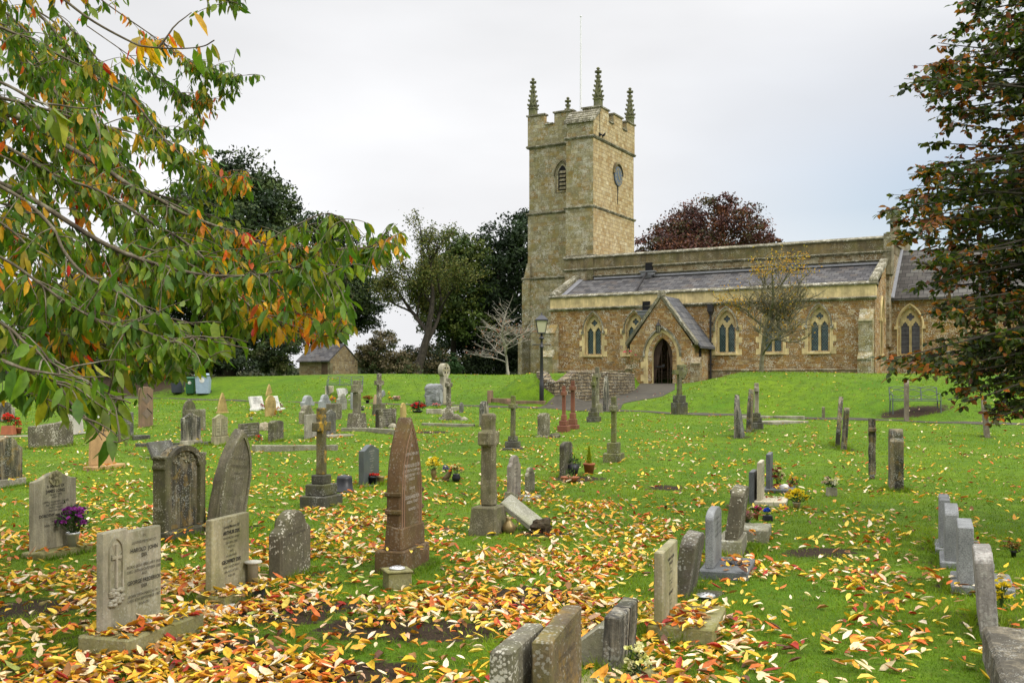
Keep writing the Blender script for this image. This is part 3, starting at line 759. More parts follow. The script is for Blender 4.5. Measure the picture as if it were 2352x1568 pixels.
# parapet with merlons
mb = MB(); th = .38
mb.box(tw0 + .0, tw1 + .06, tv0 - .02, tv0 + th, ZT3, zcr); mb.box(tw0, tw1 + .06, tv1 - th, tv1, ZT3, zcr)
mb.box(tw0 + .004, tw0 + th, tv0 + th, tv1 - th, ZT3, zcr); mb.box(tw1 + .06 - th, tw1 + .056, tv0 + th, tv1 - th, ZT3, zcr)
Lu, Lv = tw1 + .06 - tw0, tv1 - tv0 + .02
seg = [(0, .235), (.375, .625), (.765, 1)]
cap = MB()
for a, b in seg:
    for vv in (tv0 - .02, tv1 - th):
        mb.box(tw0 + a * Lu, tw0 + b * Lu, vv, vv + th + (.0 if vv < 64 else 0), zcr, zme)
        cap.box(tw0 + a * Lu - .08, tw0 + b * Lu + .08, vv - .09, vv + th + .09, zme, zme + .1)
    for uu in (tw0, tw1 + .06 - th):
        v0_, v1_ = tv0 - .02 + a * Lv, tv0 - .02 + b * Lv
        if a == 0: v0_ += th
        if b == 1: v1_ -= th
        mb.box(uu, uu + th, v0_, v1_, zcr, zme)
        cap.box(uu - .085, uu + th + .085, v0_ - (.08 if a else -.1), v1_ + (.08 if b < 1 else -.1), zme, zme + .096)
for a, b in ((.235, .375), (.625, .765)):
    cap.box(tw0 + a * Lu + .08, tw0 + b * Lu - .08, tv0 - .11, tv0 + th + .05, zcr, zcr + .09)
    cap.box(tw1 + .06 - th - .05, tw1 + .15, tv0 - .02 + a * Lv + .08, tv0 - .02 + b * Lv - .08, zcr, zcr + .09)
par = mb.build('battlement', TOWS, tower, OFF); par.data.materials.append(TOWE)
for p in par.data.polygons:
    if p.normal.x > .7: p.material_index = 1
cap.build('parapet_coping', COPE, tower, OFF)
for uu, w, z in ((0, 0, ZT3), (0, 0, ZT2), (0, 0, ZT1)):
    cap = MB()
    o_ = .28 if z == ZT1 else 0
    string_u(cap, tw0 - .06 - o_, -30.3, tv0 - o_ * .8 + .02, z + .04, .13, .2)
    if z > ZT1:
        string_u(cap, -30.4, tw1 + .1, 61.03, z + .05, .12, .2)
        string_v(cap, 60.93, tv1 + .1, tw1 + .01, z + .05, .13, .2); string_v(cap, 61.0, tv0, -30.24, z + .05, -.12, .2)
    string_v(cap, tv0 - .1, tv1, tw0 - o_ + .02, z + .04, -.13, .2)
    cap.build('string_course', COPE, tower, OFF)
mb = MB(); mb.hexa([(-30.4, 60.92, 19.1), (tw1 + .12, 60.92, 19.1), (tw1 + .12, tv0 + .0, 19.98), (-30.4, tv0 + .0, 19.98)],
                   [(-30.4, 60.92, 19.24), (tw1 + .12, 60.92, 19.24), (tw1 + .12, tv0 + .0, 20.16), (-30.4, tv0, 20.16)])
for k in range(4):
    a = .05 + .23 * k
    mb.hexa([(-30.41, 60.92 + a * 1.08, 19.24 + a * .92), (tw1 + .13, 60.92 + a * 1.08, 19.24 + a * .92), (tw1 + .13, 60.92 + (a + .22) * 1.08, 19.24 + (a + .22) * .92), (-30.41, 60.92 + (a + .22) * 1.08, 19.24 + (a + .22) * .92)],
            [(-30.41, 60.92 + a * 1.08, 19.31 + a * .92), (tw1 + .13, 60.92 + a * 1.08, 19.31 + a * .92), (tw1 + .13, 60.92 + (a + .22) * 1.08, 19.26 + (a + .22) * .92), (-30.41, 60.92 + (a + .22) * 1.08, 19.26 + (a + .22) * .92)])
mb.build('turret_roof', COPE, tower, OFF)
PINN = stone('lichened pinnacle', (.17, .165, .085), grain=.4, moss=.6, mcol=(.14, .15, .045), streak=.4, lichen=.2)
def pinnacle(u, v, z0):
    mb = MB(); mb.cbox(u, v, z0, .46, .46, 1.15); mb.cbox(u, v, z0 + 1.15, .58, .58, .07)
    for s in (-1, 1):
        mb.prism([(u + s * .02 - .2, z0 + 1.2), (u + s * .02 + .2, z0 + 1.2), (u + s * .02, z0 + 1.62)], v - .27, v + .27)
        mb.hexa([(u - .27, v - .2, z0 + 1.21), (u + .27, v - .2, z0 + 1.21), (u + .27, v + .2, z0 + 1.21), (u - .27, v + .2, z0 + 1.21)],
                [(u - .27, v - .01, z0 + 1.6), (u + .27, v - .01, z0 + 1.6), (u + .27, v + .01, z0 + 1.6), (u - .27, v + .01, z0 + 1.6)])
    mb.cbox(u, v, z0 + 1.22, .42, .42, 1.85, .22)
    for k in range(5):
        f = k / 5; r = .27 * (1 - f * .75); z = z0 + 1.35 + 1.6 * f
        for sx in (-1, 1):
            for sy in (-1, 1):
                mb.cbox(u + sx * r * .8, v + sy * r * .8, z, .13, .13, .12, .6); mb.cbox(u + sx * r * .98, v + sy * r * .98, z + .05, .09, .09, .1)
    z = z0 + 2.95
    mb.cbox(u, v, z, .34, .34, .12); mb.cbox(u, v, z + .02, .46, .12, .1); mb.cbox(u, v, z + .015, .12, .46, .1); mb.cbox(u, v, z + .12, .12, .12, .16); mb.cbox(u, v, z + .26, .22, .22, .1, .5)
    mb.build('pinnacle', PINN, tower, OFF)
for u, v in ((tw0 + .28, tv0 + .24), (tw1 - .2, tv0 + .24), (tw1 - .2, tv1 - .24), (tw0 + .28, tv1 - .24)): pinnacle(u, v, zme - .6)
# belfry window
Tb = south(U(1291, tv0), tv0 + .05)
zb_, zs_, za_ = ZV(1291, 437, tv0), ZV(1291, 398, tv0), ZV(1291, 379, tv0)
mb = MB(); O = lambda e: opening(0, .62 + 2 * e, zb_ - e * .6, zs_, za_ + e)
ring(mb, [(O(.26), .02), (O(.26), -.03), (O(.16), -.03), (O(.06), .06), (O(0), .03)], Tb)
h1, h2 = arch(0, 1.14, zs_ - .1, za_ + .3), arch(0, 1.34, zs_ - .1, za_ + .42); n = len(h1)
mb.add([Tb(x, -.12, z) for x, z in h1] + [Tb(x, -.1, z) for x, z in h2] + [Tb(x, .02, z) for x, z in h1] + [Tb(x, .02, z) for x, z in h2],
       [q for i in range(n - 1) for q in ((i, i + 1, n + i + 1, n + i), (2 * n + i, i, i + 1, 2 * n + i + 1), (n + i, n + i + 1, 3 * n + i + 1, 3 * n + i))])
bw = mb.build('belfry_window', ASHD, tower, OFF)
mb = MB(); oo = opening(0, .62, zb_, zs_, za_); mb.add([Tb(x, -.003, z) for x, z in oo], [tuple(range(len(oo)))]); mb.build('opening', VOID, bw, OFF)
mb = MB()
for k in range(5):
    z = zb_ + .06 + k * .27
    mb.hexa([Tb(-.2, -.09, z), Tb(.27, -.09, z), Tb(.27, -.01, z + .15), Tb(-.2, -.01, z + .15)], [Tb(-.2, -.09, z + .04), Tb(.27, -.09, z + .04), Tb(.27, -.01, z + .2), Tb(-.2, -.01, z + .2)])
mb.build('louvre', ASHD, bw, OFF)
# clock
vck = VU(1418, tw1); Yck = -tw1 * SA + vck * CA; zck = EYE - (405.5 - HOR) / F * Yck
def disc(mb, T, r, y0, y1, n=28, zc=0): 
    mb.add([T(r * math.cos(a), y0, zc + r * math.sin(a)) for a in np.linspace(0, 2 * math.pi, n + 1)[:-1]] + [T(r * math.cos(a), y1, zc + r * math.sin(a)) for a in np.linspace(0, 2 * math.pi, n + 1)[:-1]],
           [tuple(range(n))] + [(i, (i + 1) % n, (i + 1) % n + n, i + n) for i in range(n)])
Tc = east(tw1 + .02, vck)
mb = MB(); disc(mb, Tc, .66, -.08, .02, zc=zck); ck = mb.build('clock', plain('clock dial blue grey', (.085, .105, .125), .5), tower, OFF)
mb = MB()
for k in range(12):
    a = k * math.pi / 6; c_, s_ = math.cos(a), math.sin(a)
    for w_ in ([-.03, .03] if k % 3 else [-.045, 0, .045]):
        q = [(.42, w_ - .012), (.58, w_ - .012), (.58, w_ + .012), (.42, w_ + .012)]
        mb.add([Tc(r * c_ - w * s_, -.092, zck + r * s_ + w * c_) for r, w in q], [(0, 1, 2, 3)])
GOLD = plain('gilding', (.5, .36, .08), .4, .5)
mb.build('numerals', GOLD, ck, OFF)
mb = MB()
for a, l, w in ((R(112), .5, .03), (R(-52), .36, .04)):
    c_, s_ = math.cos(a), math.sin(a)
    mb.add([Tc(r * c_ - q * s_, -.1, zck + r * s_ + q * c_) for r, q in ((-.1, -w), (l, -w * .4), (l, w * .4), (-.1, w))], [(0, 1, 2, 3)])
mb.build('hands', GOLD, ck, OFF)
mb = MB(); h1, h2 = arch(0, 1.36, zck + .12, zck + .82), arch(0, 1.6, zck + .12, zck + .97); n = len(h1)
mb.add([Tc(x, -.14, z) for x, z in h1] + [Tc(x, -.1, z) for x, z in h2] + [Tc(x, .02, z) for x, z in h1] + [Tc(x, .02, z) for x, z in h2],
       [q for i in range(n - 1) for q in ((i, i + 1, n + i + 1, n + i), (2 * n + i, i, i + 1, 2 * n + i + 1), (n + i, n + i + 1, 3 * n + i + 1, 3 * n + i))])
mb.build('hood_mould', PARA, ck, OFF)
mb = MB(); mb.add([Tc(x, -.004, zck + z) for x, z in ((-.1, -.68), (.12, -.68), (.1, -1.1), (.05, -1.3), (.07, -1.75), (.0, -2.0), (-.05, -1.5), (-.03, -1.15))], [tuple(range(8))]); mb.build('rust_stain', plain('black run off stain', (.03, .026, .02), .9), ck, OFF)
# west buttresses of the tower
for u0_, zt in ((tw0 - .62, 5.3), (tw0 - .3, ZT1 + .1)):
    mb = MB(); bar_v(mb, tv0 - .3, tv0 + .7, [(tw0 + .3, 1.5), (u0_ - (.12 if zt < 6 else 0), 1.5), (u0_, 2.6), (u0_, zt - .5), (tw0 + .1, zt + .9), (tw0 + .3, zt + .9)])
    mb.build('buttress', TOWS, tower, OFF)
# rainwater goods
mb = MB(); up = U(1634.5, VA)
mb.cbox(up, VA - .2, zs1 - .55, .3, .3, .42, 1.0); mb.cbox(up, VA - .2, zs1 - .72, .16, .16, .18, 1.5)
mb.tube([(up, VA - .2, ZB), (up, VA - .2, zs1 - .7)], .065, 8)
for z in (3.0, 4.2, 5.4): mb.cbox(up, VA - .16, z, .22, .2, .07)
mb.build('downpipe', LEADD, church, OFF)
for px, v, zt in ((1492, VN, 9.35), (1486, VA, zs1 + .02), (1822, VN, 9.3)):
    mb = MB(); uu = U(px, v); mb.cbox(uu, v - .26, zt - .62, .85, .34, .2, 1); mb.cbox(uu, v - .24, zt - .82, .4, .3, .2, 1.6); mb.cbox(uu, v - .3, zt - .43, 1.0, .42, .06)
    mb.build('rain_hopper', LEAD, church, OFF)
mb = MB(); uu = U(1492, VN); mb.tube([(uu, VN - .2, 8.6), (uu - .05, VN - .35, za1 + .22), (U(1458, VA + .5), VA + .5, za0 + .12)], .075, 6)
mb.build('roof_pipe', LEADD, church, OFF)
for px, v, zt in ((1492, VN, 9.42), (1486, VA, zs1 + .1)):
    mb = MB(); uu = U(px, v); mb.box(uu - .22, uu + .22, v - .16, v + .05, zt - .42, zt + .1)
    mb.build('gutter_outlet', VOID, church, OFF)
# porch
VP = 54.1; pL, pR = U(1447, VP), U(1590, VP); pC = U(1518, VP); zE = 4.1; zG = 6.75
mb = MB(); DW = 1.22; zds, zda = 3.5, 4.5; dC = U(1521, VP)
holed(mb, [(pL, ZB - .3), (pR, ZB - .3), (pR, zE + .05), (pC, zG), (pL, zE + .05)], [opening(dC, DW, 1.7, zds, zda)], lambda x, y, z: (x, VP + y, z), 0.0)
mb.add([(pR, VP, ZB), (pR, VA + .1, ZB), (pR, VA + .1, zE), (pR, VP, zE)], [(0, 1, 2, 3)]); mb.add([(pL, VP, ZB), (pL, VA + .1, ZB), (pL, VA + .1, zE), (pL, VP, zE)], [(0, 1, 2, 3)])
porch = mb.build('porch', IRON, church, OFF)
mb = MB()
for s, ue in ((-1, pL - .32), (1, pR + .36)):
    zz = zE - .14 if s < 0 else zE - .2
    mb.hexa([(pC - .14 * -s * 0, VP + .32, zG + .02), (ue, VP + .32, zz), (ue, VA + .1, zz), (pC, VA + .1, zG + .02)],
            [(pC, VP + .32, zG + .14), (ue, VP + .32, zz + .12), (ue, VA + .1, zz + .12), (pC, VA + .1, zG + .14)])
mb.build('porch_roof', SLATEP, porch, OFF)
for ue in (pL - .2, pR + .2):
    zz = zE - .02; mb = MB()
    mb.hexa([(pC, VP - .1, zG), (ue, VP - .1, zz), (ue, VP + .31, zz), (pC, VP + .31, zG)], [(pC, VP - .12, zG + .26), (ue + (.06 if ue > pC else -.06), VP - .12, zz + .17), (ue + (.06 if ue > pC else -.06), VP + .33, zz + .17), (pC, VP + .33, zG + .26)])
    mb.build('gable_coping', COPE, porch, OFF)
mb = MB(); mb.cbox(pC, VP + .1, zG + .1, .36, .46, .3, .7); mb.build('apex_stone', COPE, porch, OFF)
Td = south(dC, VP)
mb = MB(); O = lambda e: opening(0, DW + 2 * e, 1.7, zds, zda + e * 1.2)
ring(mb, [(O(.42), .03), (O(.42), -.02), (O(.25), -.02), (O(.2), .06), (O(.12), .06), (O(0), .2), (O(0), .42)], Td)
k = 0; z = 1.7
while z < zds:
    for s in (-1, 1):
        a, b = s * (DW / 2 + .4), s * (DW / 2 + (.68 if k % 2 else .5)); tbox(mb, Td, min(a, b), max(a, b), -.015, .05, z, z + .36)
    z += .37; k += 1
mb.build('door_arch', ASH, porch, OFF)
mb = MB(); h1, h2 = arch(0, DW + .86, zds - .05, zda + .54), arch(0, DW + 1.06, zds - .05, zda + .68); n = len(h1)
mb.add([Td(x, -.12, z) for x, z in h1] + [Td(x, -.09, z) for x, z in h2] + [Td(x, .02, z) for x, z in h1] + [Td(x, .02, z) for x, z in h2],
       [q for i in range(n - 1) for q in ((i, i + 1, n + i + 1, n + i), (2 * n + i, i, i + 1, 2 * n + i + 1), (n + i, n + i + 1, 3 * n + i + 1, 3 * n + i))])
mb.build('hood_mould', COPE, porch, OFF)
oo = opening(0, DW, 1.72, zds, zda)
mb = MB(); mb.prism([(x, z) for x, z in oo if x <= .05], .24, .3); mb.v = [Td(*q) for q in mb.v]
for x in (-.45, -.28, -.12): tbox(mb, Td, x - .012, x + .012, .225, .245, 1.75, zds + .3)
d1_ = mb.build('door', WOOD, porch, OFF)
mb = MB(); tbox(mb, Td, -.5, .02, .205, .24, 2.85, 2.93); disc(mb, Td, .08, .18, .24, 12, 2.95); mb.build('door_strap', LEADD, d1_, OFF)
mb = MB(); mb.prism([(x, z) for x, z in oo if x >= .05], .36, .4); mb.v = [Td(*q) for q in mb.v]
for x in (.2, .36, .5): tbox(mb, Td, x - .012, x + .012, .345, .37, 1.75, zds + .3)
mb.build('door', WOOD2, porch, OFF)
mb = MB(); buttress(mb, pR - .05, pR + .5, VP + .1, [(.3, ZB, 3.4)]); mb.build('buttress', IRON2, porch, OFF); mb = MB(); buttress(mb, pL - .3, pL + .15, VP + .2, [(.2, ZB, 3.0)]); mb.build('buttress', IRON2, porch, OFF)
lz_ = 4.75; lx = dC - .1
mb = MB(); mb.tube([(lx, VP, lz_ + .72), (lx, VP - .3, lz_ + .74), (lx, VP - .36, lz_ + .6)], .022, 6)
mb.lathe([(0, .6), (.04, .58), (.17, .42), (.16, .4), (.15, .4)], (lx, VP - .36, lz_), 6); mb.lathe([(0, 0), (.12, 0), (.13, .04), (.0, .05)], (lx, VP - .36, lz_), 6)
for k in range(6): a = k * math.pi / 3; mb.tube([(lx + .115 * math.cos(a), VP - .36 + .115 * math.sin(a), lz_ + .03), (lx + .15 * math.cos(a), VP - .36 + .15 * math.sin(a), lz_ + .41)], .014, 4)
lan = mb.build('wall_lantern', LEADD, porch, OFF)
mb = MB(); mb.lathe([(.10, .05), (.135, .40)], (lx, VP - .36, lz_), 6); mb.build('lantern_glass', plain('old lantern glass', (.16, .15, .10), .15), lan, OFF)
mb = MB(); mb.box(pR - .01, pR + .02, VP + 1.1, VP + 1.5, 3.1, 3.9); mb.build('side_window', VOID, porch, OFF)
# flagpole on the tower, crows on the ledge
fx, fy = uv2w(-31.0, 65.0); zt = EYE - (40 - HOR) / F * fy
px_f = (1334 - MIDX) / F
vf = 65.0; uf = U(1334, vf); fx, fy = uv2w(uf, vf); zt = EYE - (40 - HOR) / F * fy
mb = MB(); mb.tube([(0, 0, 0), (0, 0, 4), (0, 0, zt - 19)], [.075, .065, .035], 8); mb.lathe([(0, 0), (.07, .03), (.07, .09), (0, .13)], (0, 0, zt - 19), 8)
o = mb.build('flagpole', plain('white flagpole', (.62, .62, .62), .5), None); o.location = (fx, fy, 19.0)
tag(o, 'tall thin bare white flagpole rising from the church tower roof', 'flagpole')
mb = MB(); mb.box(tw0 + th, tw1 - th, tv0 + th, tv1 - th, 18.9, 19.0); mb.build('tower_roof', LEAD, tower, OFF)
CROW = plain('black feathers', (.008, .008, .01), .6)
def crow(v, label, tz):
    x, y = uv2w(tw1 + .1, v)
    mb = MB(); mb.tube([(-.2, 0, .06), (-.08, 0, .1), (.05, 0, .17), (.12, 0, .25), (.15, 0, .31), (.2, 0, .32)], [.02, .06, .085, .055, .045, .012], 7)
    mb.tube([(0, .02, .1), (.01, .02, 0)], .01, 4); mb.tube([(0, -.02, .1), (.01, -.02, 0)], .01, 4)
    o = mb.build('crow', CROW, None, smooth=True); o.location = (x, y, ZT3 + .05); o.rotation_euler = (0, 0, tz); tag(o, label, 'bird', 'crows on the tower ledge')
vcr = VU(1382, tw1 + .1)
crow(vcr - .2, 'left of two black crows on the ledge of the church tower', 2.4); crow(vcr + .2, 'right of two black crows on the ledge of the church tower', -.4)
# ------------------------------------------------------------------ gravestones
def prof(kind, W, H):
    a = W / 2
    if kind == 'flat': return [(-a, 0), (a, 0), (a, H), (-a, H)]
    if kind == 'slope': return [(-a, 0), (a, 0), (a, H), (-a, H * .93)]
    if kind == 'camber': return [(-a, 0), (a, 0)] + [(a * math.cos(q), H - .13 * W + .13 * W * math.sin(q)) for q in np.linspace(0, math.pi, 13)]
    if kind == 'round': return [(-a, 0), (a, 0)] + [(a * math.cos(q), H - a + a * math.sin(q)) for q in np.linspace(0, math.pi, 17)]
    if kind == 'gothic': return [(-a, 0), (a, 0)] + arch(0, W, H - W * 1.0, H, 8)
    if kind == 'lancet': return [(-a, 0), (a, 0)] + arch(0, W, H - W * 1.35, H, 10)
    if kind == 'ogee':
        pts = [(a, H - .13 * W)] + [(a * x, H - .13 * W * (1 - math.cos(math.pi * (1 - x)) ) / 2 * 0 - .13 * W * (.5 - .5 * math.cos(math.pi * x))) for x in np.linspace(.95, -.95, 17) if x >= 0]
        right = [(a * x, H - .13 * W * (.5 - .5 * math.cos(math.pi * x))) for x in np.linspace(1, 0, 9)]
        return [(-a, 0), (a, 0)] + right + [(-x, z) for x, z in right[-2::-1]]
    if kind == 'shoulder':
        b = a * .66; hs = H - b * .75
        return [(-a, 0), (a, 0), (a, hs - .03), (a * .82, hs), (b, hs + .02)] + [(b * math.cos(q), hs + .02 + (H - hs - .02) * math.sin(q)) for q in np.linspace(.15, math.pi - .15, 12)] + [(-b, hs + .02), (-a * .82, hs), (-a, hs - .03)]
    if kind == 'peak': return [(-a, 0), (a, 0), (a, H * .86), (a * .5, H * .95), (0, H), (-a * .5, H * .95), (-a, H * .86)]
    raise ValueError(kind)
GEO = {}
def text_mesh(lines, W):
    """lines: (string, height of capital letters, z of the baseline[, weight]) -> mesh in the x,z plane facing -y"""
    V = []; Fc = []
    for ln in lines:
        s, h, z = ln[:3]; wgt = ln[3] if len(ln) > 3 else 0.0
        cu = bpy.data.curves.new('lettering', 'FONT'); cu.body = s; cu.size = h / .72; cu.align_x = 'CENTER'; cu.offset = wgt; cu.resolution_u = 2
        if len(ln) > 4: cu.shear = ln[4]
        ob = bpy.data.objects.new('lettering', cu); COL.objects.link(ob)
        bpy.context.view_layer.update()
        me = bpy.data.meshes.new_from_object(ob.evaluated_get(bpy.context.evaluated_depsgraph_get()))
        xs = [v.co.x for v in me.vertices] or [0]
        k = min(1.0, W / max(1e-6, max(xs) - min(xs)))
        n = len(V)
        V += [(v.co.x * k, 0.0, v.co.y + z) for v in me.vertices]; Fc += [tuple(i + n for i in p.vertices) for p in me.polygons]
        bpy.data.objects.remove(ob); bpy.data.meshes.remove(me); bpy.data.curves.remove(cu)
    return V, Fc
def worn_lines(W, z0, z1, h, seed, frac=.8):
    rr = random.Random(seed); V = []; Fc = []; z = z1 - h
    while z > z0:
        half = W * frac * (.25 + .25 * rr.random()) if rr.random() < .3 else W * frac * (.38 + .12 * rr.random())
        x = -half
        while x < half:
            w = h * (.35 + .25 * rr.random())
            if rr.random() < .82:
                n = len(V); k = rr.random()
                if k < .6: V += [(x, 0, z), (x + h * .16, 0, z), (x + h * .16, 0, z + h), (x, 0, z + h)]; Fc.append((n, n + 1, n + 2, n + 3)); n += 4
                if k > .3: V += [(x, 0, z + h * rr.choice((.0, .42, .85))), (x + w, 0, z + h * .1), (x + w, 0, z + h * .25), (x, 0, z + h * .6)]; Fc.append((n, n + 1, n + 2, n + 3))
            else: x += w * .6
            x += w * 1.25
        z -= h * 1.75
    return V, Fc
def surface(parent, name, V, Fc, m, y):
    mb = MB(); mb.v = [(a, b + y, c) for a, b, c in V]; mb.f = list(Fc)
    me = bpy.data.meshes.new(name); me.from_pydata(mb.v, [], mb.f); me.update(); me.materials.append(m)
    o = bpy.data.objects.new(name, me); COL.objects.link(o); o.parent = parent; return o
def stone_frame(reg, x0, x1, x2, yb, yt, th, hb=0, W=None, T=None):
    """near front corner from the picture, then real width, thickness and height"""
    t_ = R(th); d = (math.sin(t_), math.cos(t_)); q = (-math.cos(t_), math.sin(t_))
    X, Y, z = pick(rx(reg, x1), ry(reg, yb), hb)
    if W is None:
        k2 = (rx(reg, x2) - MIDX) / F; W = (k2 * Y - X) / (d[0] - k2 * d[1])
    if T is None:
        k0 = (rx(reg, x0) - MIDX) / F; T = (X - k0 * Y) / (k0 * q[1] - q[0])
    W = min(max(W, .25), 1.35); T = min(max(T, .06), .3)
    cx_, cy_ = X + d[0] * W / 2 + q[0] * T / 2, Y + d[1] * W / 2 + q[1] * T / 2
    H = EYE - (ry(reg, yt) - HOR) / F * (Y + d[1] * W * .4) - z - hb
    return cx_, cy_, z, W, T, H, R(90 - th)
def stone_(reg, x0, x1, x2, yb, yt, th, kind, m, label, hb=0, W=None, T=None, lean=0, side=0, base=None, bmat=None, letters=None, ink='worn', worn=None, rough=None, group='headstones in the churchyard', name='headstone', bevel=.008, panel=None, extra=None):
    cx_, cy_, z, W, T, H, rz = stone_frame(reg, x0, x1, x2, yb, yt, th, hb, W, T)
    if callable(H): H = .8
    root = empty(name, (cx_, cy_, z), (R(lean) if not base else 0, R(side) if not base else 0, rz), label, 'gravestone', group)
    mb = MB(); zb = hb if base else -.12
    mb.prism([(x, zz if zz > 0 else zb) if not base else (x, zz + hb - .002) for x, zz in prof(kind, W, H)], -T / 2, T / 2)
    sl = mb.build('slab', m, root, bevel=bevel, rough=rough, smooth=False)
    if base:
        sl.rotation_euler = (R(lean), R(side), 0)
        bw, bf, bb = base
        b = MB(); b.box(-W / 2 - bw, W / 2 + bw, -T / 2 - bf, T / 2 + bb, -.12, hb)
        b.build('base', bmat or m, root, bevel=.012, rough=(.12, .004, 6, cx_) if hb > .05 else None)
    y = -T / 2 - .003 - (rough[1] * 1.1 if rough else 0); off = hb if base else 0
    if letters:
        V, Fc = text_mesh([(s, h * H, off + zz * H, *e) for s, h, zz, *e in letters], W * .88)
        surface(sl, 'inscription', V, Fc, M[ink], y)
    if worn:
        V, Fc = worn_lines(W, off + worn[0] * H, off + worn[1] * H, worn[2], int(cx_ * 1000) & 0xffff)
        surface(sl, 'inscription', V, Fc, M[ink], y)
    if panel: 
        b = MB(); b.prism([(x * .86, off + .2 * H + zz * .74) for x, zz in prof(kind, W, H)], -T / 2 - .012, -T / 2 + .01); b.build('panel', m, sl, bevel=.004)
    if extra: extra(sl, W, T, H, off)
    GEO[label] = (cx_, cy_, z, W, T, H, rz, hb)
    return root

def ogee_rose(sl, W, T, H, off):
    mb = MB()
    for k in range(9): a = k * .7; disc(mb, lambda x, y, z: (x + .06 * math.cos(a) * (k > 0), y - T / 2 - .006, z + .045 * math.sin(a) * (k > 0)), .035, -.006, .006, 8, off + H * .92)
    mb.build('carved_rose', M['tan_stone'], sl)
stone_('B', 210, 245, 562, 612, 20, 18, 'ogee', M['streaky_tan'] if 'streaky_tan' in M else stone('cream stone with soot streaks', (.40, .36, .25), streak=.55, moss=.2, grain=.3, lichen=.1), 'cream headstone with a curved top and purple flowers at its foot',
       hb=.06, base=(.06, .16, .04), bmat=M['moss_base'], ink='ink', extra=ogee_rose,
       letters=[('In Memory Of', .038, .80, .0004), ('JAMES LONG', .042, .735, .0010), ('11th JULY 1995', .026, .695), ('AGED 77', .026, .66), ('LOVING HUSBAND, FATHER', .027, .60, 0, .3), ('AND GRANDFATHER', .027, .565, 0, .3), ('SADLY MISSED', .027, .525, 0, .2), ('ALSO HIS WIFE', .027, .485), ('DOROTHY nee BARNES', .04, .42, .001), ('21st MARCH', .026, .38), ('AGED 85', .026, .345), ('DEARLY LOVED MOTHER', .026, .295), ('AND', .026, .26), ('YOU', .026, .225)])
def harold(sl, W, T, H, off):
    pn = MB(); cxp = -W * .31
    nic = opening(cxp, W * .20, off + H * .36, off + H * .78, off + H * .92)
    mb = MB(); a, b_ = opening(cxp, W * .235, off + H * .36, off + H * .79, off + H * .945), nic
    n = len(a); mb.add([(x, -T / 2 - .012, z) for x, z in a] + [(x, -T / 2 - .012, z) for x, z in b_] + [(x, -T / 2 + .004, z) for x, z in a] + [(x, -T / 2 + .004, z) for x, z in b_],
        [q for i in range(n) for j in [(i + 1) % n] for q in ((i, j, n + j, n + i), (2 * n + i, 2 * n + j, j, i), (n + i, n + j, 3 * n + j, 3 * n + i))])
    mb.build('carved_niche', M['pale_stone'], sl)
    mb = MB(); mb.box(cxp - .008, cxp + .008, -T / 2 - .016, -T / 2, off + H * .42, off + H * .86); mb.box(cxp - .045, cxp + .045, -T / 2 - .0155, -T / 2, off + H * .715, off + H * .745)
    for k in range(8):
        q = R(22 + k * 45); mb.tube([(cxp + .03 * math.cos(q), -T / 2 - .002, off + H * .73 + .03 * math.sin(q)), (cxp + .075 * math.cos(q), -T / 2 - .002, off + H * .73 + .09 * math.sin(q))], .003, 4)
    mb.build('carved_cross', M['pale_stone'], sl)
    mb = MB(); rr = random.Random(3)
    for k in range(46):
        x, z = cxp + (rr.random() - .5) * W * .19, off + H * (.245 + .16 * rr.random()); r = .016 + .012 * rr.random()
        mb.lathe([(0, -r * .6), (r * .8, -r * .3), (r, 0), (r * .8, r * .4), (0, r * .6)], (x, -T / 2 - .004, z), 7)
    mb.build('carved_foliage', M['pale_stone'], sl, smooth=True)
def harold_prof(W, H): a = W / 2; return [(-a, 0), (a, 0), (a, H * .965), (-a * .18, H * .965), (-a * .18, H), (-a, H)]
_p = prof
def prof(kind, W, H): return harold_prof(W, H) if kind == 'stepped' else _p(kind, W, H)
stone_('B', 705, 762, 1185, 1203, 430, 18, 'stepped', M['pale_stone'], 'pale stone with a carved cross panel and wide mossy base, nearest on the left', hb=.12, base=(.11, .27, .05), bmat=M['moss_base'], ink='ink', extra=harold, bevel=.006, rough=(.09, .0015, 9, 3),
       letters=[(s.replace('_', ' '), h, z, w) for s, h, z, w in []])
def right_text(label, lines, frac, cxo, ink='ink'):
    cx_, cy_, z, W, T, H, rz, hb = GEO[label]
    root = [o for o in bpy.data.objects if o.get('label') == label][0]; sl = [c for c in root.children if c.name.startswith('slab')][0]
    V, Fc = text_mesh([(s, h * H, hb + zz * H, w) for s, h, zz, w in lines], W * frac)
    surface(sl, 'inscription', [(x + cxo * W, y, z_) for x, y, z_ in V], Fc, M[ink], -T / 2 - .0075)
right_text('pale stone with a carved cross panel and wide mossy base, nearest on the left',
    [('IN', .028, .885, 0), ('LOVING MEMORY OF', .030, .822, 0), ('HAROLD  JOHN', .045, .735, .0006), ('DIX', .040, .675, .0006), ('BORN 26TH FEBRUARY 1920', .032, .575, 0), ('DIED 30TH NOVEMBER 1987', .032, .525, 0), ('AND', .026, .485, 0),
     ('GEORGE FREDERICK', .042, .405, .0006), ('DIX', .040, .35, .0006), ('BORN 29TH MARCH 1911', .032, .268, 0), ('DIED 6TH SEPTEMBER 1987', .032, .222, 0), ('REUNITED', .026, .175, 0)], .60, .175)
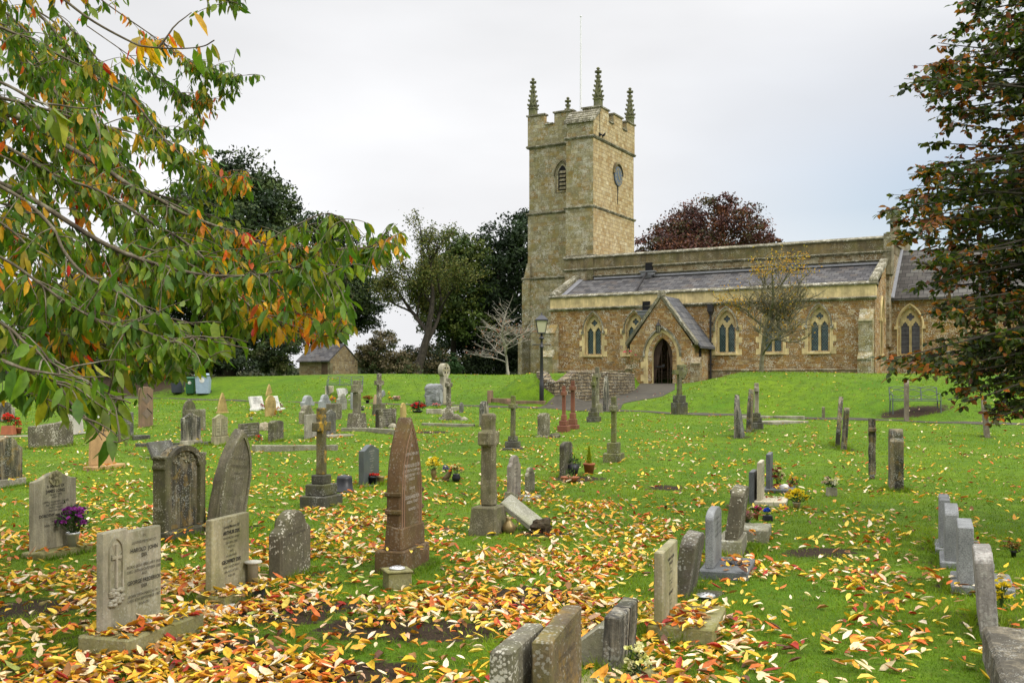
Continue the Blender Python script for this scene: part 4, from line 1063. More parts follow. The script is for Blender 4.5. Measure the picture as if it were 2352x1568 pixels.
stone_('B', 1510, 1558, 1832, 925, 345, 16, 'flat', M['tan_stone'], 'plain olive grey headstone with black lettering, silver vase at its right', hb=.07, base=(.07, .17, .05), bmat=M['moss_base'], ink='ink', bevel=.006, rough=(.09, .0012, 9, 5),
       letters=[('In', .036, .915), ('Loving Memory Of', .038, .845, .0006), ('ARTHUR DIX', .052, .755, .0012), ('WHO PASSED AWAY', .032, .69), ('23rd APRIL 2000', .032, .625), ('AGED 87', .032, .565), ('AND', .03, .505), ('HIS BROTHER', .032, .44), ('GEOFFREY DIX', .052, .355, .0012), ('WHO PASSED AWAY', .032, .29), ('26th AUGUST 2015', .032, .225), ('AGED 85', .032, .165)])
def pillars(sl, W, T, H, off):
    for s in (-1, 1):
        x = s * (W / 2 - .02); mb = MB()
        mb.prism([(x - .06, off), (x + .06, off), (x + .06, off + H * .12), (x + .05, off + H * .13), (x + .05, off + H * .72), (x + .07, off + H * .73), (x + .07, off + H * .77), (x + .055, off + H * .78), (x + .055, off + H * .84), (x + .075, off + H * .85), (x + .075, off + H * .88), (x - .075, off + H * .88), (x - .075, off + H * .85), (x - .055, off + H * .84), (x - .055, off + H * .78), (x - .07, off + H * .77), (x - .07, off + H * .73), (x - .05, off + H * .72), (x - .05, off + H * .13), (x - .06, off + H * .12)], -T / 2 - .05, T / 2 + .02)
        mb.build('pilaster', M['dark_lichen'], sl, bevel=.008)
    mb = MB(); a1, a2 = [(W * .36 * math.cos(q), off + H * .76 + H * .17 * math.sin(q)) for q in np.linspace(0, math.pi, 15)], [(W * .44 * math.cos(q), off + H * .78 + H * .21 * math.sin(q)) for q in np.linspace(0, math.pi, 15)]
    n = 15; mb.add([(x, -T / 2 - .04, z) for x, z in a1] + [(x, -T / 2 - .05, z) for x, z in a2] + [(x, -T / 2 + .01, z) for x, z in a1] + [(x, -T / 2 + .01, z) for x, z in a2],
        [q for i in range(n - 1) for q in ((i, i + 1, n + i + 1, n + i), (2 * n + i, i, i + 1, 2 * n + i + 1), (n + i, n + i + 1, 3 * n + i + 1, 3 * n + i))])
    mb.build('arched_moulding', M['dark_lichen'], sl)
    mb = MB(); rr = random.Random(8)
    for k in range(34):
        q = math.pi * rr.random(); rad = rr.random() ** .5
        mb.lathe([(0, -.02), (.022, 0), (0, .02)], (W * .33 * rad * math.cos(q), -T / 2 - .002, off + H * .775 + H * .13 * rad * math.sin(q)), 6)
    mb.build('carved_flowers', M['grey_lichen'], sl)
stone_('A', 1375, 1440, 1768, 1490, 722, 16, 'round2', M['dark_streak'], 'dark ornate headstone with pilasters and a carved arched top', hb=.1, base=(.06, .12, .05), bmat=M['dark_base'], ink='worn', worn=(.38, .66, .028), extra=pillars) if False else None
def prof2(kind, W, H):
    a = W / 2
    if kind == 'arched': return [(-a, 0), (a, 0), (a, H * .86), (a * .94, H * .86)] + [(a * .92 * math.cos(q), H * .79 + H * .21 * math.sin(q)) for q in np.linspace(.36, math.pi - .36, 15)] + [(-a * .94, H * .86), (-a, H * .86)]
    if kind == 'stepped': return harold_prof(W, H)
    return _p(kind, W, H)
prof = prof2
stone_('A', 1375, 1440, 1768, 1490, 722, 16, 'arched', M['dark_streak'], 'dark ornate headstone with pilasters and a carved arched top', hb=.1, base=(.06, .12, .05), bmat=M['dark_base'], worn=(.38, .66, .028), extra=pillars)
def gothic_frame(sl, W, T, H, off):
    mb = MB(); a1, a2 = opening(0, W * .80, off + .02, off + H - W * .98, off + H - W * .16), opening(0, W * .92, off + .02, off + H - W * 1.0, off + H - W * .06)
    n = len(a1); mb.add([(x, -T / 2 - .016, z) for x, z in a1] + [(x, -T / 2 - .016, z) for x, z in a2] + [(x, -T / 2 + .004, z) for x, z in a1] + [(x, -T / 2 + .004, z) for x, z in a2],
        [q for i in range(1, n) for j in [(i + 1) % n] for q in ((i, j, n + j, n + i), (2 * n + i, 2 * n + j, j, i), (n + i, n + j, 3 * n + j, 3 * n + i))])
    mb.build('carved_border', M['grey_lichen'], sl)
stone_('A', 1825, 1895, 2150, 1500, 575, 18, 'lancet', M['grey_gothic'] if 'grey_gothic' in M else stone('brown grey gothic stone', (.19, .165, .11), lichen=.35, lcol=(.36, .34, .27), streak=.5, moss=.25), 'grey pointed gothic headstone tilting to the right behind the olive headstone', side=7, lean=5, T=.13, extra=gothic_frame, rough=(.09, .006, 9, 3),
       letters=[('In Loving Memory', .022, .70), ('FREDERICK JOHN', .026, .62), ('ELIZABETH', .022, .55), ('AGED 71 YEARS', .02, .50)], worn=None)
stone_('A', -115, -60, 187, 1040, 655, 18, 'shoulder', M['dark_streak'], 'dark streaked headstone cut by the left edge of the view below the red geraniums', hb=.12, base=(.03, .05, .04), bmat=M['concrete'], W=.62)
stone_('L', -60, -30, 212, 620, 412, 20, 'shoulder', M['streaky'], 'pale curved headstone behind the pots of red geraniums at the left edge', worn=(.3, .8, .04), W=.7)
stone_('A', 295, 318, 650, 760, 530, 12, 'slope', M['spotted'], 'low wide block speckled black and white with lichen', T=.2, rough=(.09, .012, 7, 2), side=-2)
stone_('L', 690, 702, 880, 740, 440, 14, 'gothic', M['white_lich'] if 'white_lich' in M else stone('chalky white stone', (.50, .47, .40), lichen=.3, streak=.2, moss=.1), 'chalky white pointed headstone half hidden by drooping cherry leaves', worn=(.4, .8, .04), hb=.05, base=(.03, .05, .03))
stone_('L', 960, 975, 1065, 640, 440, 14, 'flat', M['white_stone'], 'narrow white headstone glimpsed through the cherry leaves behind the sandstone one', worn=(.6, .9, .04))
stone_('A', 790, 802, 1015, 912, 493, 14, 'ogee', M['sandstone'], 'orange sandstone headstone with a wavy top on its own base', hb=.07, base=(.09, .17, .05), bmat=M['sandstone'], side=2, ink='ink',
       letters=[('Remembered with love', .034, .84), ('Ralph Mann MA', .04, .73, .0006), ('Priest', .03, .65), ('Teacher', .03, .37), ('He loved and served', .03, .26)])
stone_('A', 945, 960, 1180, 690, 440, 14, 'flat', M['slate_stone'], 'wide dark slate headstone behind the orange sandstone one', ink='silver_ink', worn=(.12, .8, .035), T=.14)
def diamonds(sl, W, T, H, off):
    for z in (.70, .34):
        mb = MB(); mb.add([(0, -T / 2 - .008, off + H * (z + .13)), (-W * .36, -T / 2 - .008, off + H * z), (0, -T / 2 - .008, off + H * (z - .13)), (W * .36, -T / 2 - .008, off + H * z)], [(0, 1, 2, 3)])
        mb.build('diamond_panel', stone('worn grey panel', (.19, .14, .10), grain=.4, streak=.2), sl)
        mb = MB(); mb.tube([(0.01, -T / 2 - .012, off + H * (z + .13)), (W * .38, -T / 2 - .012, off + H * z)], .012, 4)
        mb.build('panel_edge', M['ink'], sl)
stone_('A', 1224, 1234, 1352, 572, 210, 16, 'camber', M['brown_slab'], 'tall red brown slab carved with two diamond panels', extra=diamonds)
stone_('A', 1612, 1622, 1730, 520, 328, 14, 'round', M['dark_lichen'], 'rounded lichen stone peering above two others, left of centre')
stone_('A', 1632, 1645, 1815, 612, 412, 14, 'flat', M['grey_lichen'], 'square grey stone between a rounded one and a dark scrolled one', worn=(.5, .9, .035))
def scroll(sl, W, T, H, off):
    mb = MB()
    for s in (-1, 1):
        for k in range(3): mb.lathe([(0, -.02), (.035 - .006 * k, 0), (0, .02)], (s * W * (.1 + .12 * k), -T / 2 - .004, off + H * (.9 - .02 * k)), 8)
    mb.build('carved_scroll', M['grey_lichen'], sl, smooth=True)
stone_('A', 1598, 1612, 1772, 690, 445, 14, 'ogee', M['streaky'], 'black streaked headstone with a carved scroll top on a pale block', hb=.14, base=(.02, .03, .02), bmat=M['pale_stone'], worn=(.1, .7, .035), extra=scroll)
stone_('A', 1912, 1925, 2010, 435, 262, 14, 'lancet', M['yellow_stone'], 'yellow arched stone standing alone beyond the two panel headstone', hb=.05, base=(.03, .04, .03), worn=(.4, .75, .03))
def panels(sl, W, T, H, off):
    for s in (-1, 1): mb = MB(); mb.box(s * W * .23 - W * .19, s * W * .23 + W * .19, -T / 2 - .012, -T / 2 + .004, off + H * .05, off + H * .8); mb.build('name_panel', M['tan_stone'], sl)
    V = []; Fc = []
    for s, names in ((-1, ['IN', 'LOVING', 'MEMORY OF', 'AUDREY', 'MARSHALL']), (1, ['IN', 'LOVING', 'MEMORY OF', 'HENRY', 'MARSHALL'])):
        v, f = text_mesh([(q, H * .045, off + H * (.70 - .125 * i)) for i, q in enumerate(names)], W * .34); n = len(V)
        V += [(x + s * W * .23, y, z) for x, y, z in v]; Fc += [tuple(i + n for i in q) for q in f]
    surface(sl, 'inscription', V, Fc, M['ink'], -T / 2 - .015)
stone_('A', 1872, 1888, 2010, 655, 452, 14, 'ogee', M['tan_stone'], 'olive headstone with two lettered panels on a tall base', hb=.19, base=(.015, .03, .02), bmat=M['tan_stone'], extra=panels)
stone_('C', -10, 2, 172, 690, 532, 12, 'flat', M['dark_lichen'], 'low dark lettered stone left of the leaning dark one with red flowers', ink='silver_ink', worn=(.2, .85, .04))
stone_('A', 1345, 1365, 1570, 855, 682, 10, 'flat', M['slate_stone'], 'dark slab leaning backwards behind the ornate pilaster headstone', lean=-24)
# white book stones and the far left centre
def book(label, reg, x0, x1, x2, yb, yt):
    stone_(reg, x0, x1, x2, yb, yt, 8, 'flat', M['white_stone'], label, hb=.08, base=(.05, .15, .03), bmat=M['white_stone'], lean=-14, ink='ink', worn=(.35, .9, .035), T=.08)
book('white open book stone left of two yellow arched stones', 'C', 112, 116, 222, 402, 293)
book('white open book stone right of two yellow arched stones', 'C', 306, 310, 362, 400, 290)
book('white tilted tablet beneath the far metal bench', 'C', 885, 890, 975, 320, 222)
stone_('C', 215, 226, 298, 300, 187, 14, 'lancet', M['yellow_stone'], 'taller yellow arched stone behind another between white book stones', worn=(.4, .75, .03))
stone_('C', 222, 232, 320, 475, 285, 14, 'round', M['yellow_stone'], 'yellow arched stone in front of its taller twin, flowers at its foot', worn=(.4, .75, .03))
stone_('J', 295, 335, 448, 405, 285, 13, 'shoulder', M['blue_grey'], 'pale blue grey headstone, leftmost of the three alike', ink='ink', letters=[('TREASURED MEMORIES', .05, .70), ('DOROTHY PRUCE', .06, .58), ('REST IN PEACE', .045, .44)])
stone_('J', 485, 515, 620, 438, 275, 13, 'shoulder', M['blue_grey'], 'pale blue grey headstone, middle of the three alike', ink='ink', letters=[('TREASURED MEMORIES', .05, .70), ('DOROTHY', .055, .60), ('PATTERSON PRUCE', .05, .48)])
stone_('J', 675, 705, 790, 442, 265, 13, 'shoulder', stone('olive grey granite', (.26, .255, .20), grain=.7, lichen=.2), 'olive grey headstone, rightmost of the three alike', ink='ink', worn=(.4, .8, .035))
stone_('J', 280, 335, 445, 588, 388, 13, 'shoulder', M['grey_lichen'], 'lichened shouldered stone in front of the leftmost blue grey one', worn=(.5, .8, .035))
stone_('J', 548, 660, 735, 545, 372, 13, 'flat', M['spotted'], 'spreading lichened block in front of the middle blue grey headstone', T=.3)
stone_('J', 345, 360, 470, 742, 486, 13, 'flat', stone('pale lichen stone', (.25, .23, .17), lichen=.6, lcol=(.44, .43, .36), streak=.2), 'tapering pale stone just left of the ochre cross')
stone_('J', 555, 580, 672, 700, 438, 13, 'ogee', M['slate_stone'], 'dark shouldered stone half hidden by the ochre cross', worn=(.4, .75, .035), hb=.0)
stone_('J', 568, 570, 648, 300, 187, 13, 'flat', M['cream_stone'], 'cream square stone standing left of the far metal bench', ink='ink', worn=(.4, .9, .035))
stone_('C', 984, 986, 1060, 410, 262, 13, 'flat', M['blue_grey'], 'blue grey stone mostly hidden behind the big lichen cross')
stone_('J', 1060, 1090, 1215, 415, 275, 12, 'lancet', stone('brown arched stone', (.28, .20, .12), grain=.3, moss=.2), 'small brown pointed stone in front of a lichen cross', ink='ink', worn=(.5, .7, .04), W=.34)
stone_('K', 140, 150, 213, 420, 342, 12, 'round', M['granite'], 'small grey heart shaped stone behind the small brown pointed one', W=.42)
def tablet(sl, W, T, H, off):
    mb = MB(); mb.box(-W / 2, -W / 2 + .1, -T / 2 - .08, T / 2, 0, H * 1.03); mb.build('side_post', M['spotted'], sl, bevel=.01); mb = MB(); mb.box(W / 2 - .1, W / 2, -T / 2 - .08, T / 2, 0, H * .98); mb.build('side_post', M['spotted'], sl, bevel=.01)
stone_('J', 1085, 1125, 1280, 635, 428, 13, 'flat', M['dark_lichen'], 'low lettered tablet between two stout lichened posts', ink='silver_ink', worn=(.15, .9, .04), extra=tablet)
stone_('K', 335, 355, 440, 665, 476, 14, 'shoulder', M['yellow_stone'], 'olive yellow stone just left of the tall brown gothic one', W=.42)
stone_('K', 968, 975, 1040, 582, 472, 14, 'shoulder', M['slate_stone'], 'little dark stone right of the sloping lichen cross base', panel=True, W=.34)
stone_('K', 1272, 1288, 1344, 480, 345, 14, 'flat', M['brown_slab'], 'brown double post stone standing on a grave kerb at the foot of the bank', W=.4, T=.14)
stone_('A', 2530, 2545, 2600, 700, 510, 14, 'camber', M['spotted'], 'x') if False else None
stone_('C', 258, 300, 386, 698, 508, 13, 'camber', M['dark_lichen'], 'dark speckled stone beside the low kerb, left of the ochre cross', T=.16)
stone_('C', 1045, 1092, 1228, 1082, 722, 15, 'ogee', M['slate'], 'polished dark slate headstone with a wavy top and flowers at its foot', hb=.025, base=(.05, .1, .04), bmat=M['slate'], ink='silver_ink',
       letters=[('GEORGE CURTIS', .034, .82), ('PASSED AWAY', .024, .76), ('AGED 74', .024, .70), ('A DEAR HUSBAND', .024, .63), ('AND FATHER', .024, .57), ('AT REST', .024, .46), ('ALSO HIS WIFE', .024, .40), ('REUNITED', .024, .33)])
# brown gothic memorial
def moulding(sl, W, T, H, off):
    hs = H - W * 1.35
    for z in (hs - .16, hs + .0):
        for a, b in ((-W / 2 - .014, -W / 2 + .02), (W / 2 - .02, W / 2 + .014)): mb = MB(); mb.box(a, b, -T / 2 - .012, T / 2 + .012, off + z, off + z + .045); mb.build('string_moulding', M['brown_sand'], sl, bevel=.01)
    mb = MB()
    for f in (.84, .66):
        pts = opening(0, W * f, off + H * .1, off + hs, off + H - W * (1 - f) * 1.3)
        mb.tube([(x, -T / 2 - .002, z) for x, z in pts[1:]] + [(pts[0][0], -T / 2 - .002, pts[0][1])], .004, 4)
    mb.build('incised_arch', stone('scratched line', (.27, .16, .10), grain=.2), sl)
    mb = MB(); mb.hexa([(-W / 2 - .018, -T / 2 - .018, off - .001), (W / 2 + .018, -T / 2 - .018, off - .001), (W / 2 + .018, T / 2 + .015, off - .001), (-W / 2 - .018, T / 2 + .015, off - .001)], [(-W / 2 - .014, -T / 2 - .014, off + H * .16), (W / 2 + .014, -T / 2 - .014, off + H * .16), (W / 2 + .005, T / 2 + .0, off + H * .19), (-W / 2 - .005, T / 2, off + H * .19)])
    mb.build('foot', M['brown_sand'], sl, bevel=.008)
stone_('D', 1172, 1285, 1465, 445, -642, 17, 'lancet', M['brown_sand'], 'tall red brown gothic memorial on a heavy block, centre foreground', hb=.21, base=(.06, .05, .09), bmat=M['brown_sand'], ink='silver_ink', extra=moulding, bevel=.015)
_lab = 'tall red brown gothic memorial on a heavy block, centre foreground'
cx_, cy_, z_, W_, T_, H_, rz_, hb_ = GEO[_lab]
_r = [o for o in bpy.data.objects if o.get('label') == _lab][0]; _s = [c for c in _r.children if c.name.startswith('slab')][0]
V, Fc = text_mesh([('IN', .032, hb_ + H_ * .765), ('LOVING MEMORY', .028, hb_ + H_ * .70), ('OF', .026, hb_ + H_ * .665), ('THOMAS ALDEN ELSTON', .034, hb_ + H_ * .61), ('OF SOUTH COMPTON', .026, hb_ + H_ * .575), ('WHO DIED MAY 1 1915', .026, hb_ + H_ * .54), ('AGED 57', .024, hb_ + H_ * .51), ('ALSO OF', .024, hb_ + H_ * .44), ('LOUISA JANE ELSTON', .034, hb_ + H_ * .37), ('AGED 61 YEARS', .026, hb_ + H_ * .335), ('REUNITED', .026, hb_ + H_ * .28)], W_ * .66)
surface(_s, 'inscription', V, Fc, M['silver_ink'], -T_ / 2 - .004)
stone_('D', 275, 335, 572, 690, 118, 14, 'shoulder', M['spotted'], 'squat headstone thick with pale lichen, right of the olive headstone', T=.13, rough=(.05, .004, 12, 4), bevel=.02, letters=[('LOVING MEMORY', .03, .72), ('DEREK JOHN TIPPING', .042, .645, .0006), ('1921 1981', .028, .58)], worn=None)
stone_('E', 480, 512, 603, 1205, 823, 18, 'shoulder', stone('pale pinkish stone', (.38, .33, .26), lichen=.3, streak=.5), 'pale streaked headstone with cut shoulders behind the lichen cross', ink='ink', hb=.04, base=(.06, .3, .03), bmat=M['concrete'], letters=[('IN MEMORY', .03, .80), ('OF', .026, .735), ('EILEEN MARY', .035, .65), ('BRIDGES', .035, .57), ('PASSED AWAY', .028, .48), ('LOVED BY ALL', .028, .32), ('REST IN PEACE', .028, .2)])
stone_('E', 640, 668, 720, 1172, 932, 18, 'shoulder', M['grey_lichen'], 'small dark shouldered stone right of the pale streaked one', ink='worn', worn=(.4, .85, .03), W=.36)
stone_('E', 945, 985, 1020, 1030, 703, 18, 'camber', M['dark_lichen'], 'tall lichened stone edge on, with a planter at its foot', W=.6)
stone_('C', 2133, 2150, 2220, 560, 337, 16, 'round', M['streaky'], 'rounded streaked stone rising behind the big lichen cross', T=.14, W=.5)
stone_('E', 1335, 1362, 1395, 430, 115, 16, 'gothic', M['streaky'], 'tall pale stone by the path, right of the dark stepped cross', worn=(.3, .8, .04), W=.6)
stone_('E', 750, 806, 862, 655, 447, 20, 'camber', M['spotted'], 'stump of a lichened carved column on a thin slab', rough=(.08, .012, 7, 5), hb=.02, base=(.05, .05, .05), bmat=M['concrete'])
# right hand row
stone_('F', 115, 290, 545, 2290, 1150, 17, 'flat', M['spotted2'] if 'spotted2' in M else stone('grey stone crusted with lichen', (.22, .20, .14), lichen=.9, lcol=(.46, .44, .36), streak=.5, moss=.3, scale=1.2), 'big lichen crusted stone at the bottom edge, left of the brown one', W=.55, T=.10, rough=(.035, .004, 14, 9), bevel=.012)
stone_('F', 500, 612, 828, 2190, 1000, 17, 'slope', M['brown_lich'] if 'brown_lich' in M else stone('brown stone with rusty stain', (.17, .125, .065), gold=.25, lichen=.3, streak=.4, moss=.4), 'brown lettered stone at the bottom edge, touching the lichen crusted one', W=.6, T=.09, rough=(.05, .003, 12, 1), ink='worn', letters=[('IN LOVING MEMORY', .03, .86), ('EDWARD MEADES', .045, .72), ('WHO PASSED AWAY', .03, .64), ('AUGUST', .03, .58), ('AGED 71 YEARS', .03, .52), ('AND HIS WIFE', .03, .46), ('REST IN PEACE', .03, .32)])
def ledge(sl, W, T, H, off):
    mb = MB(); mb.prism([(-.012 + .004, off), (.012, off), (.012, off + H * 1.005), (-.008, off + H * 1.005)], -T / 2 - .004, T / 2 + .002); mb.build('groove', M['ink'], sl)
    mb = MB(); mb.hexa([(-W * .35, T / 2 + .0, 0), (W * .3, T / 2, 0), (W * .3, T / 2 + .3, 0), (-W * .35, T / 2 + .3, 0)], [(-W * .35, T / 2, H * .72), (W * .3, T / 2, H * .72), (W * .3, T / 2 + .05, H * .7), (-W * .35, T / 2 + .05, H * .7)]); mb.build('prop_slab', M['concrete'], sl)
stone_('F', 1075, 1150, 1308, 1425, 905, 17, 'flat', M['streaky'], 'pale double panel stone propped from behind, cream flowers beside it', T=.10, lean=3, rough=(.05, .004, 12, 6), extra=ledge, worn=(.35, .85, .028), W=.58)
stone_('F', 1437, 1512, 1625, 1030, 402, 18, 'flat', M['tan_stone'], 'straight olive headstone on a mossy slab, lettered on its right face', hb=.1, base=(.06, .34, .04), bmat=M['moss_base'], ink='ink', W=.62, letters=[('1982', .03, .9), ('NORMAN WILLIAM', .045, .80, .0008), ('FRANKLIN', .045, .73, .0008), ('BORN', .03, .65), ('NOVEMBER 30', .032, .60), ('DEARLY LOVED', .026, .49), ('SADLY MISSED', .026, .44), ('ALSO', .026, .39), ('IRENE MARY', .045, .30, .0008), ('BORN', .028, .2), ('AGED 79', .028, .14)])
stone_('F', 1625, 1700, 1790, 840, 290, 18, 'camber', stone('dark pitted stone', (.14, .12, .09), lichen=.35, streak=.6, moss=.25), 'dark pitted stone leaning forward between olive and granite stones', lean=9, W=.6, T=.12, rough=(.06, .004, 12, 7))
stone_('F', 1850, 1915, 1960, 590, 105, 18, 'round3', M['granite'], 'x') if False else None
stone_('F', 1848, 1915, 1985, 585, 90, 18, 'camber', M['granite'], 'grey granite headstone with a rounded top on a granite base', hb=.08, base=(.07, .3, .05), bmat=M['granite_dark'], W=.62, ink='ink', worn=(.45, .85, .028))
stone_('G', 205, 292, 345, 1245, 855, 18, 'camber', M['spotted'], 'tilting stone mottled with lichen, before the leaning slab and heather', lean=8, hb=.17, base=(.03, .06, .06), bmat=M['concrete'], W=.62, T=.13, rough=(.06, .004, 12, 8))
stone_('G', 318, 335, 385, 1045, 872, 18, 'flat', M['grey_lichen'], 'slab leaning sideways behind the mottled stone, heather in front', W=.55, lean=-14, T=.08)
stone_('G', 388, 428, 445, 1000, 756, 18, 'flat', M['granite_dark'], 'plain blue grey stone left of the white one, edge on', W=.5)
stone_('G', 446, 476, 497, 965, 688, 18, 'flat', M['cream_stone'], 'white limestone headstone on a white slab, seen nearly edge on', hb=.07, base=(.05, .34, .04), bmat=M['cream_stone'], W=.6, ink='ink', worn=(.3, .85, .03))
stone_('G', 508, 540, 553, 882, 632, 18, 'flat', M['granite_dark'], 'dark granite stone with a bank of flowers to its right', hb=.06, base=(.05, .34, .04), bmat=M['granite_dark'], W=.6)
def edge_stone(reg, xc, yb, yt, th, W, T, kind, m, label, **kw):
    k = (rx(reg, xc) - MIDX) / F; X, Y, z = pick(rx(reg, xc), ry(reg, yb)); wpx = T * math.cos(R(th)) / Y * F * REG[reg][2]
    return stone_(reg, xc - wpx / 2, xc + wpx / 2, None, yb, yt, th, kind, m, label, W=W, T=T, **kw)
edge_stone('G', 301, 528, 222, 17, .55, .11, 'gothic', M['streaky'], 'thin upright stone with a fallen slab leaning on its right')
edge_stone('G', 335, 528, 320, 22, .5, .05, 'flat', M['slate_stone'], 'thin slab leaning against the upright stone to its left', lean=-9)
edge_stone('G', 386, 485, 182, 17, .62, .13, 'gothic', M['dark_streak'], 'dark pointed stone left of the small stepped cross, edge on', lean=3)
edge_stone('G', 912, 396, 308, 17, .4, .1, 'flat', M['grey_lichen'], 'short stump stone alone near the path')
edge_stone('G', 1012, 588, 234, 17, .62, .1, 'lancet', M['dark_streak'], 'taller pointed dark stone of a close pair, left one', lean=4)
edge_stone('G', 1056, 616, 312, 17, .6, .12, 'camber', M['dark_streak'], 'shorter dark stone of a close pair, right one', lean=4)
edge_stone('G', 1430, 905, 462, 18, .62, .2, 'shoulder', M['dark_streak'], 'stout dark shouldered stone with rusty streaks, right of the broken cross')
edge_stone('G', 1498, 410, 115, 17, .5, .12, 'round', M['pale_post'] if 'pale_post' in M else stone('pale brown post', (.27, .22, .15), lichen=.3, streak=.4), 'tall pale stone in front of the right hand bench')
edge_stone('G', 2066, 526, 232, 20, .5, .11, 'gothic', stone('pale brown post', (.27, .22, .15), lichen=.3, streak=.4), 'pale leaning stone under the tip of the copper beech', lean=-5)
edge_stone('G', 1768, 1300, 940, 21.5, .6, .1, 'flat', M['granite'], 'grey granite headstone farthest of the near right hand row', hb=.06, base=(.05, .3, .04), bmat=M['granite'])
edge_stone('G', 1818, 1392, 990, 22, .6, .12, 'camber', M['granite'], 'grey granite headstone second from the back of the near right hand row', hb=.06, base=(.05, .3, .04), bmat=M['granite'])
edge_stone('H', 1692, 905, 478, 22.5, .62, .12, 'flat', M['granite'], 'grey granite headstone third in the near right hand row, sharp square top', hb=.07, base=(.05, .3, .05), bmat=M['granite'])
edge_stone('H', 1858, 1290, 640, 22.5, .6, .115, 'camber', stone('grey white worn stone', (.36, .33, .29), lichen=.3, streak=.5), 'tall worn grey stone at the right edge, yellow flowers behind it', lean=-4, rough=(.06, .004, 10, 2))
Xa, Ya, Za = pick(2267, 1433, .22); Xa, Ya = 2.86 * Ya / 6.14, Ya
lg = empty('ledger_slab', (Xa + .1, Ya - .6, gz(Xa + .1, Ya - .6)), (0, 0, R(90 - 20.5)), 'rough weathered ledger slab cut by the bottom right corner', 'gravestone', 'headstones in the churchyard')
mb = MB()
for y_ in (-.30, -.02, .26): mb.cbox(-.75, y_ - .05, -.1, 2.6, .27, .30 + .02 * math.sin(y_ * 9), .98)
mb.build('slab', stone('split grey weathered slab', (.20, .17, .115), lichen=.4, streak=.7, scale=1.6), lg, bevel=.02, rough=(.06, .009, 8, 2))
mb = MB(); mb.cbox(.35, -.25, .2, .3, .22, .08); mb.build('loose_block', M['pale_stone'], lg, bevel=.02)
# fallen slab against the lichen cross
X, Y, z = pick(rx('E', 640), ry('E', 1480)); sf = empty('fallen_slab', (X, Y, z), (0, 0, R(-12)), 'fallen grey slab propped at a slant against the lichen cross plinth', 'gravestone', 'headstones in the churchyard')
L_ = 105 / F * Y * 1.12
mb = MB(); mb.cbox(0, 0, 0, L_, .34, .065); o = mb.build('slab', M['fallen'] if 'fallen' in M else stone('pale grey slab', (.30, .29, .22), lichen=.4, moss=.35), sf, bevel=.01, rough=(.06, .003, 11, 3)); o.rotation_euler = (R(14), R(37), 0); o.location = (-.02, 0, L_ * .22)
stone_('E', 462, 500, 590, 1325, 1165, 20, 'flat', M['grey_lichen'], 'broken grey slab standing askew behind the fallen slab', side=14, T=.09, W=.3)
# ------------------------------------------------------------------ crosses
CG = 'stone crosses in the churchyard'
def cross(reg, xc, yt, steps, sw, m, bm, label, th=20, arm=.42, armz=.74, armh=None, T=None, rough=(.07, .004, 10, 1), bevel=.012, lean=0, taper=.85, head=None, shaft_yb=None):
    """steps: (total width px, y top, y bottom) from the bottom up; sw shaft width in px"""
    yb = steps[0][2]; X, Y, z = pick(rx(reg, xc), ry(reg, yb)); Y += .15; sc = Y / F / REG[reg][2]; cs = math.cos(R(th)) + math.sin(R(th))
    root = empty('stone_cross', (X, Y, z), (0, R(lean), R(90 - th)), label, 'stone cross', CG)
    zz = -.1; y0 = yb
    for i, (w, a, b, *_x) in enumerate(steps):
        mb = MB(); s = w * sc / cs; h = (b - a) * sc + (.1 if i == 0 else 0)
        top = 1.0 if len(steps[i]) < 4 else steps[i][3]
        mb.cbox(0, 0, zz, s * (1 - .004 * i), s * .8, h, top); mb.build('step', bm, root, bevel=.014, rough=(.1, .004, 8, i + X)); zz += h
    H = (steps[-1][1] - yt) * sc; s = sw * sc / cs * 1.08; T = T or s
    mb = MB(); a = arm * H / 2; za = zz + H * armz; ah = (armh or s * 1.1) / 2; w = s / 2
    P = [(-w, zz), (w, zz), (w * taper, za - ah), (a, za - ah), (a, za + ah), (w * taper, za + ah), (w * taper, zz + H), (-w * taper, zz + H), (-w * taper, za + ah), (-a, za + ah), (-a, za - ah), (-w * taper, za - ah)]
    mb.prism(P, -T / 2, T / 2)
    if head: head(mb, zz, H, w, T, za)
    mb.build('cross_shaft', m, root, bevel=bevel, rough=rough)
    return root
cross('C', 700, 412, [(410, 1178, 1275), (308, 1078, 1178), (196, 998, 1078)], 88, M['gold_lichen'], M['dark_base'], 'tall cross coated in ochre lichen on three dark steps, left of centre', th=22, arm=.36, armz=.72)
def collar(mb, zz, H, w, T, za):
    mb.box(-w * 1.0, w * 1.0, -T * .62, T * .62, za - .02, za + .1)
cross('C', 2190, 466, [(440, 1278, 1520, .80)], 138, M['cross_rough'] if 'cross_rough' in M else stone('coarse grey brown stone', (.19, .165, .095), lichen=.5, lcol=(.38, .35, .25), streak=.3, moss=.3, scale=1.4), stone('coarse plinth stone', (.15, .13, .075), lichen=.3, lcol=(.38, .35, .25), streak=.3, moss=.4, scale=1.4), 'big coarse lichen cross on a chunky block, centre of the graveyard', th=20, arm=.31, armz=.73, rough=(.05, .011, 8, 2), bevel=.02)
cross('C', 1024, 157, [(212, 446, 592, .8)], 72, M['grey_lichen'], M['spotted'], 'grey lichen cross on a big tapered block among the far headstones', th=24, arm=.36, armz=.74)
cross('C', 1222, 98, [(152, 364, 464, .82)], 48, M['spotted'], M['dark_lichen'], 'speckled cross on a dark tapered block below the bank', th=40, arm=.34, armz=.70)
cross('C', 1838, 140, [(205, 480, 502), (150, 405, 482, .4)], 42, M['spotted'], M['spotted'], 'slender lichen cross on a sloping mossy foot beside the round headed stone', th=24, arm=.34, armz=.78)
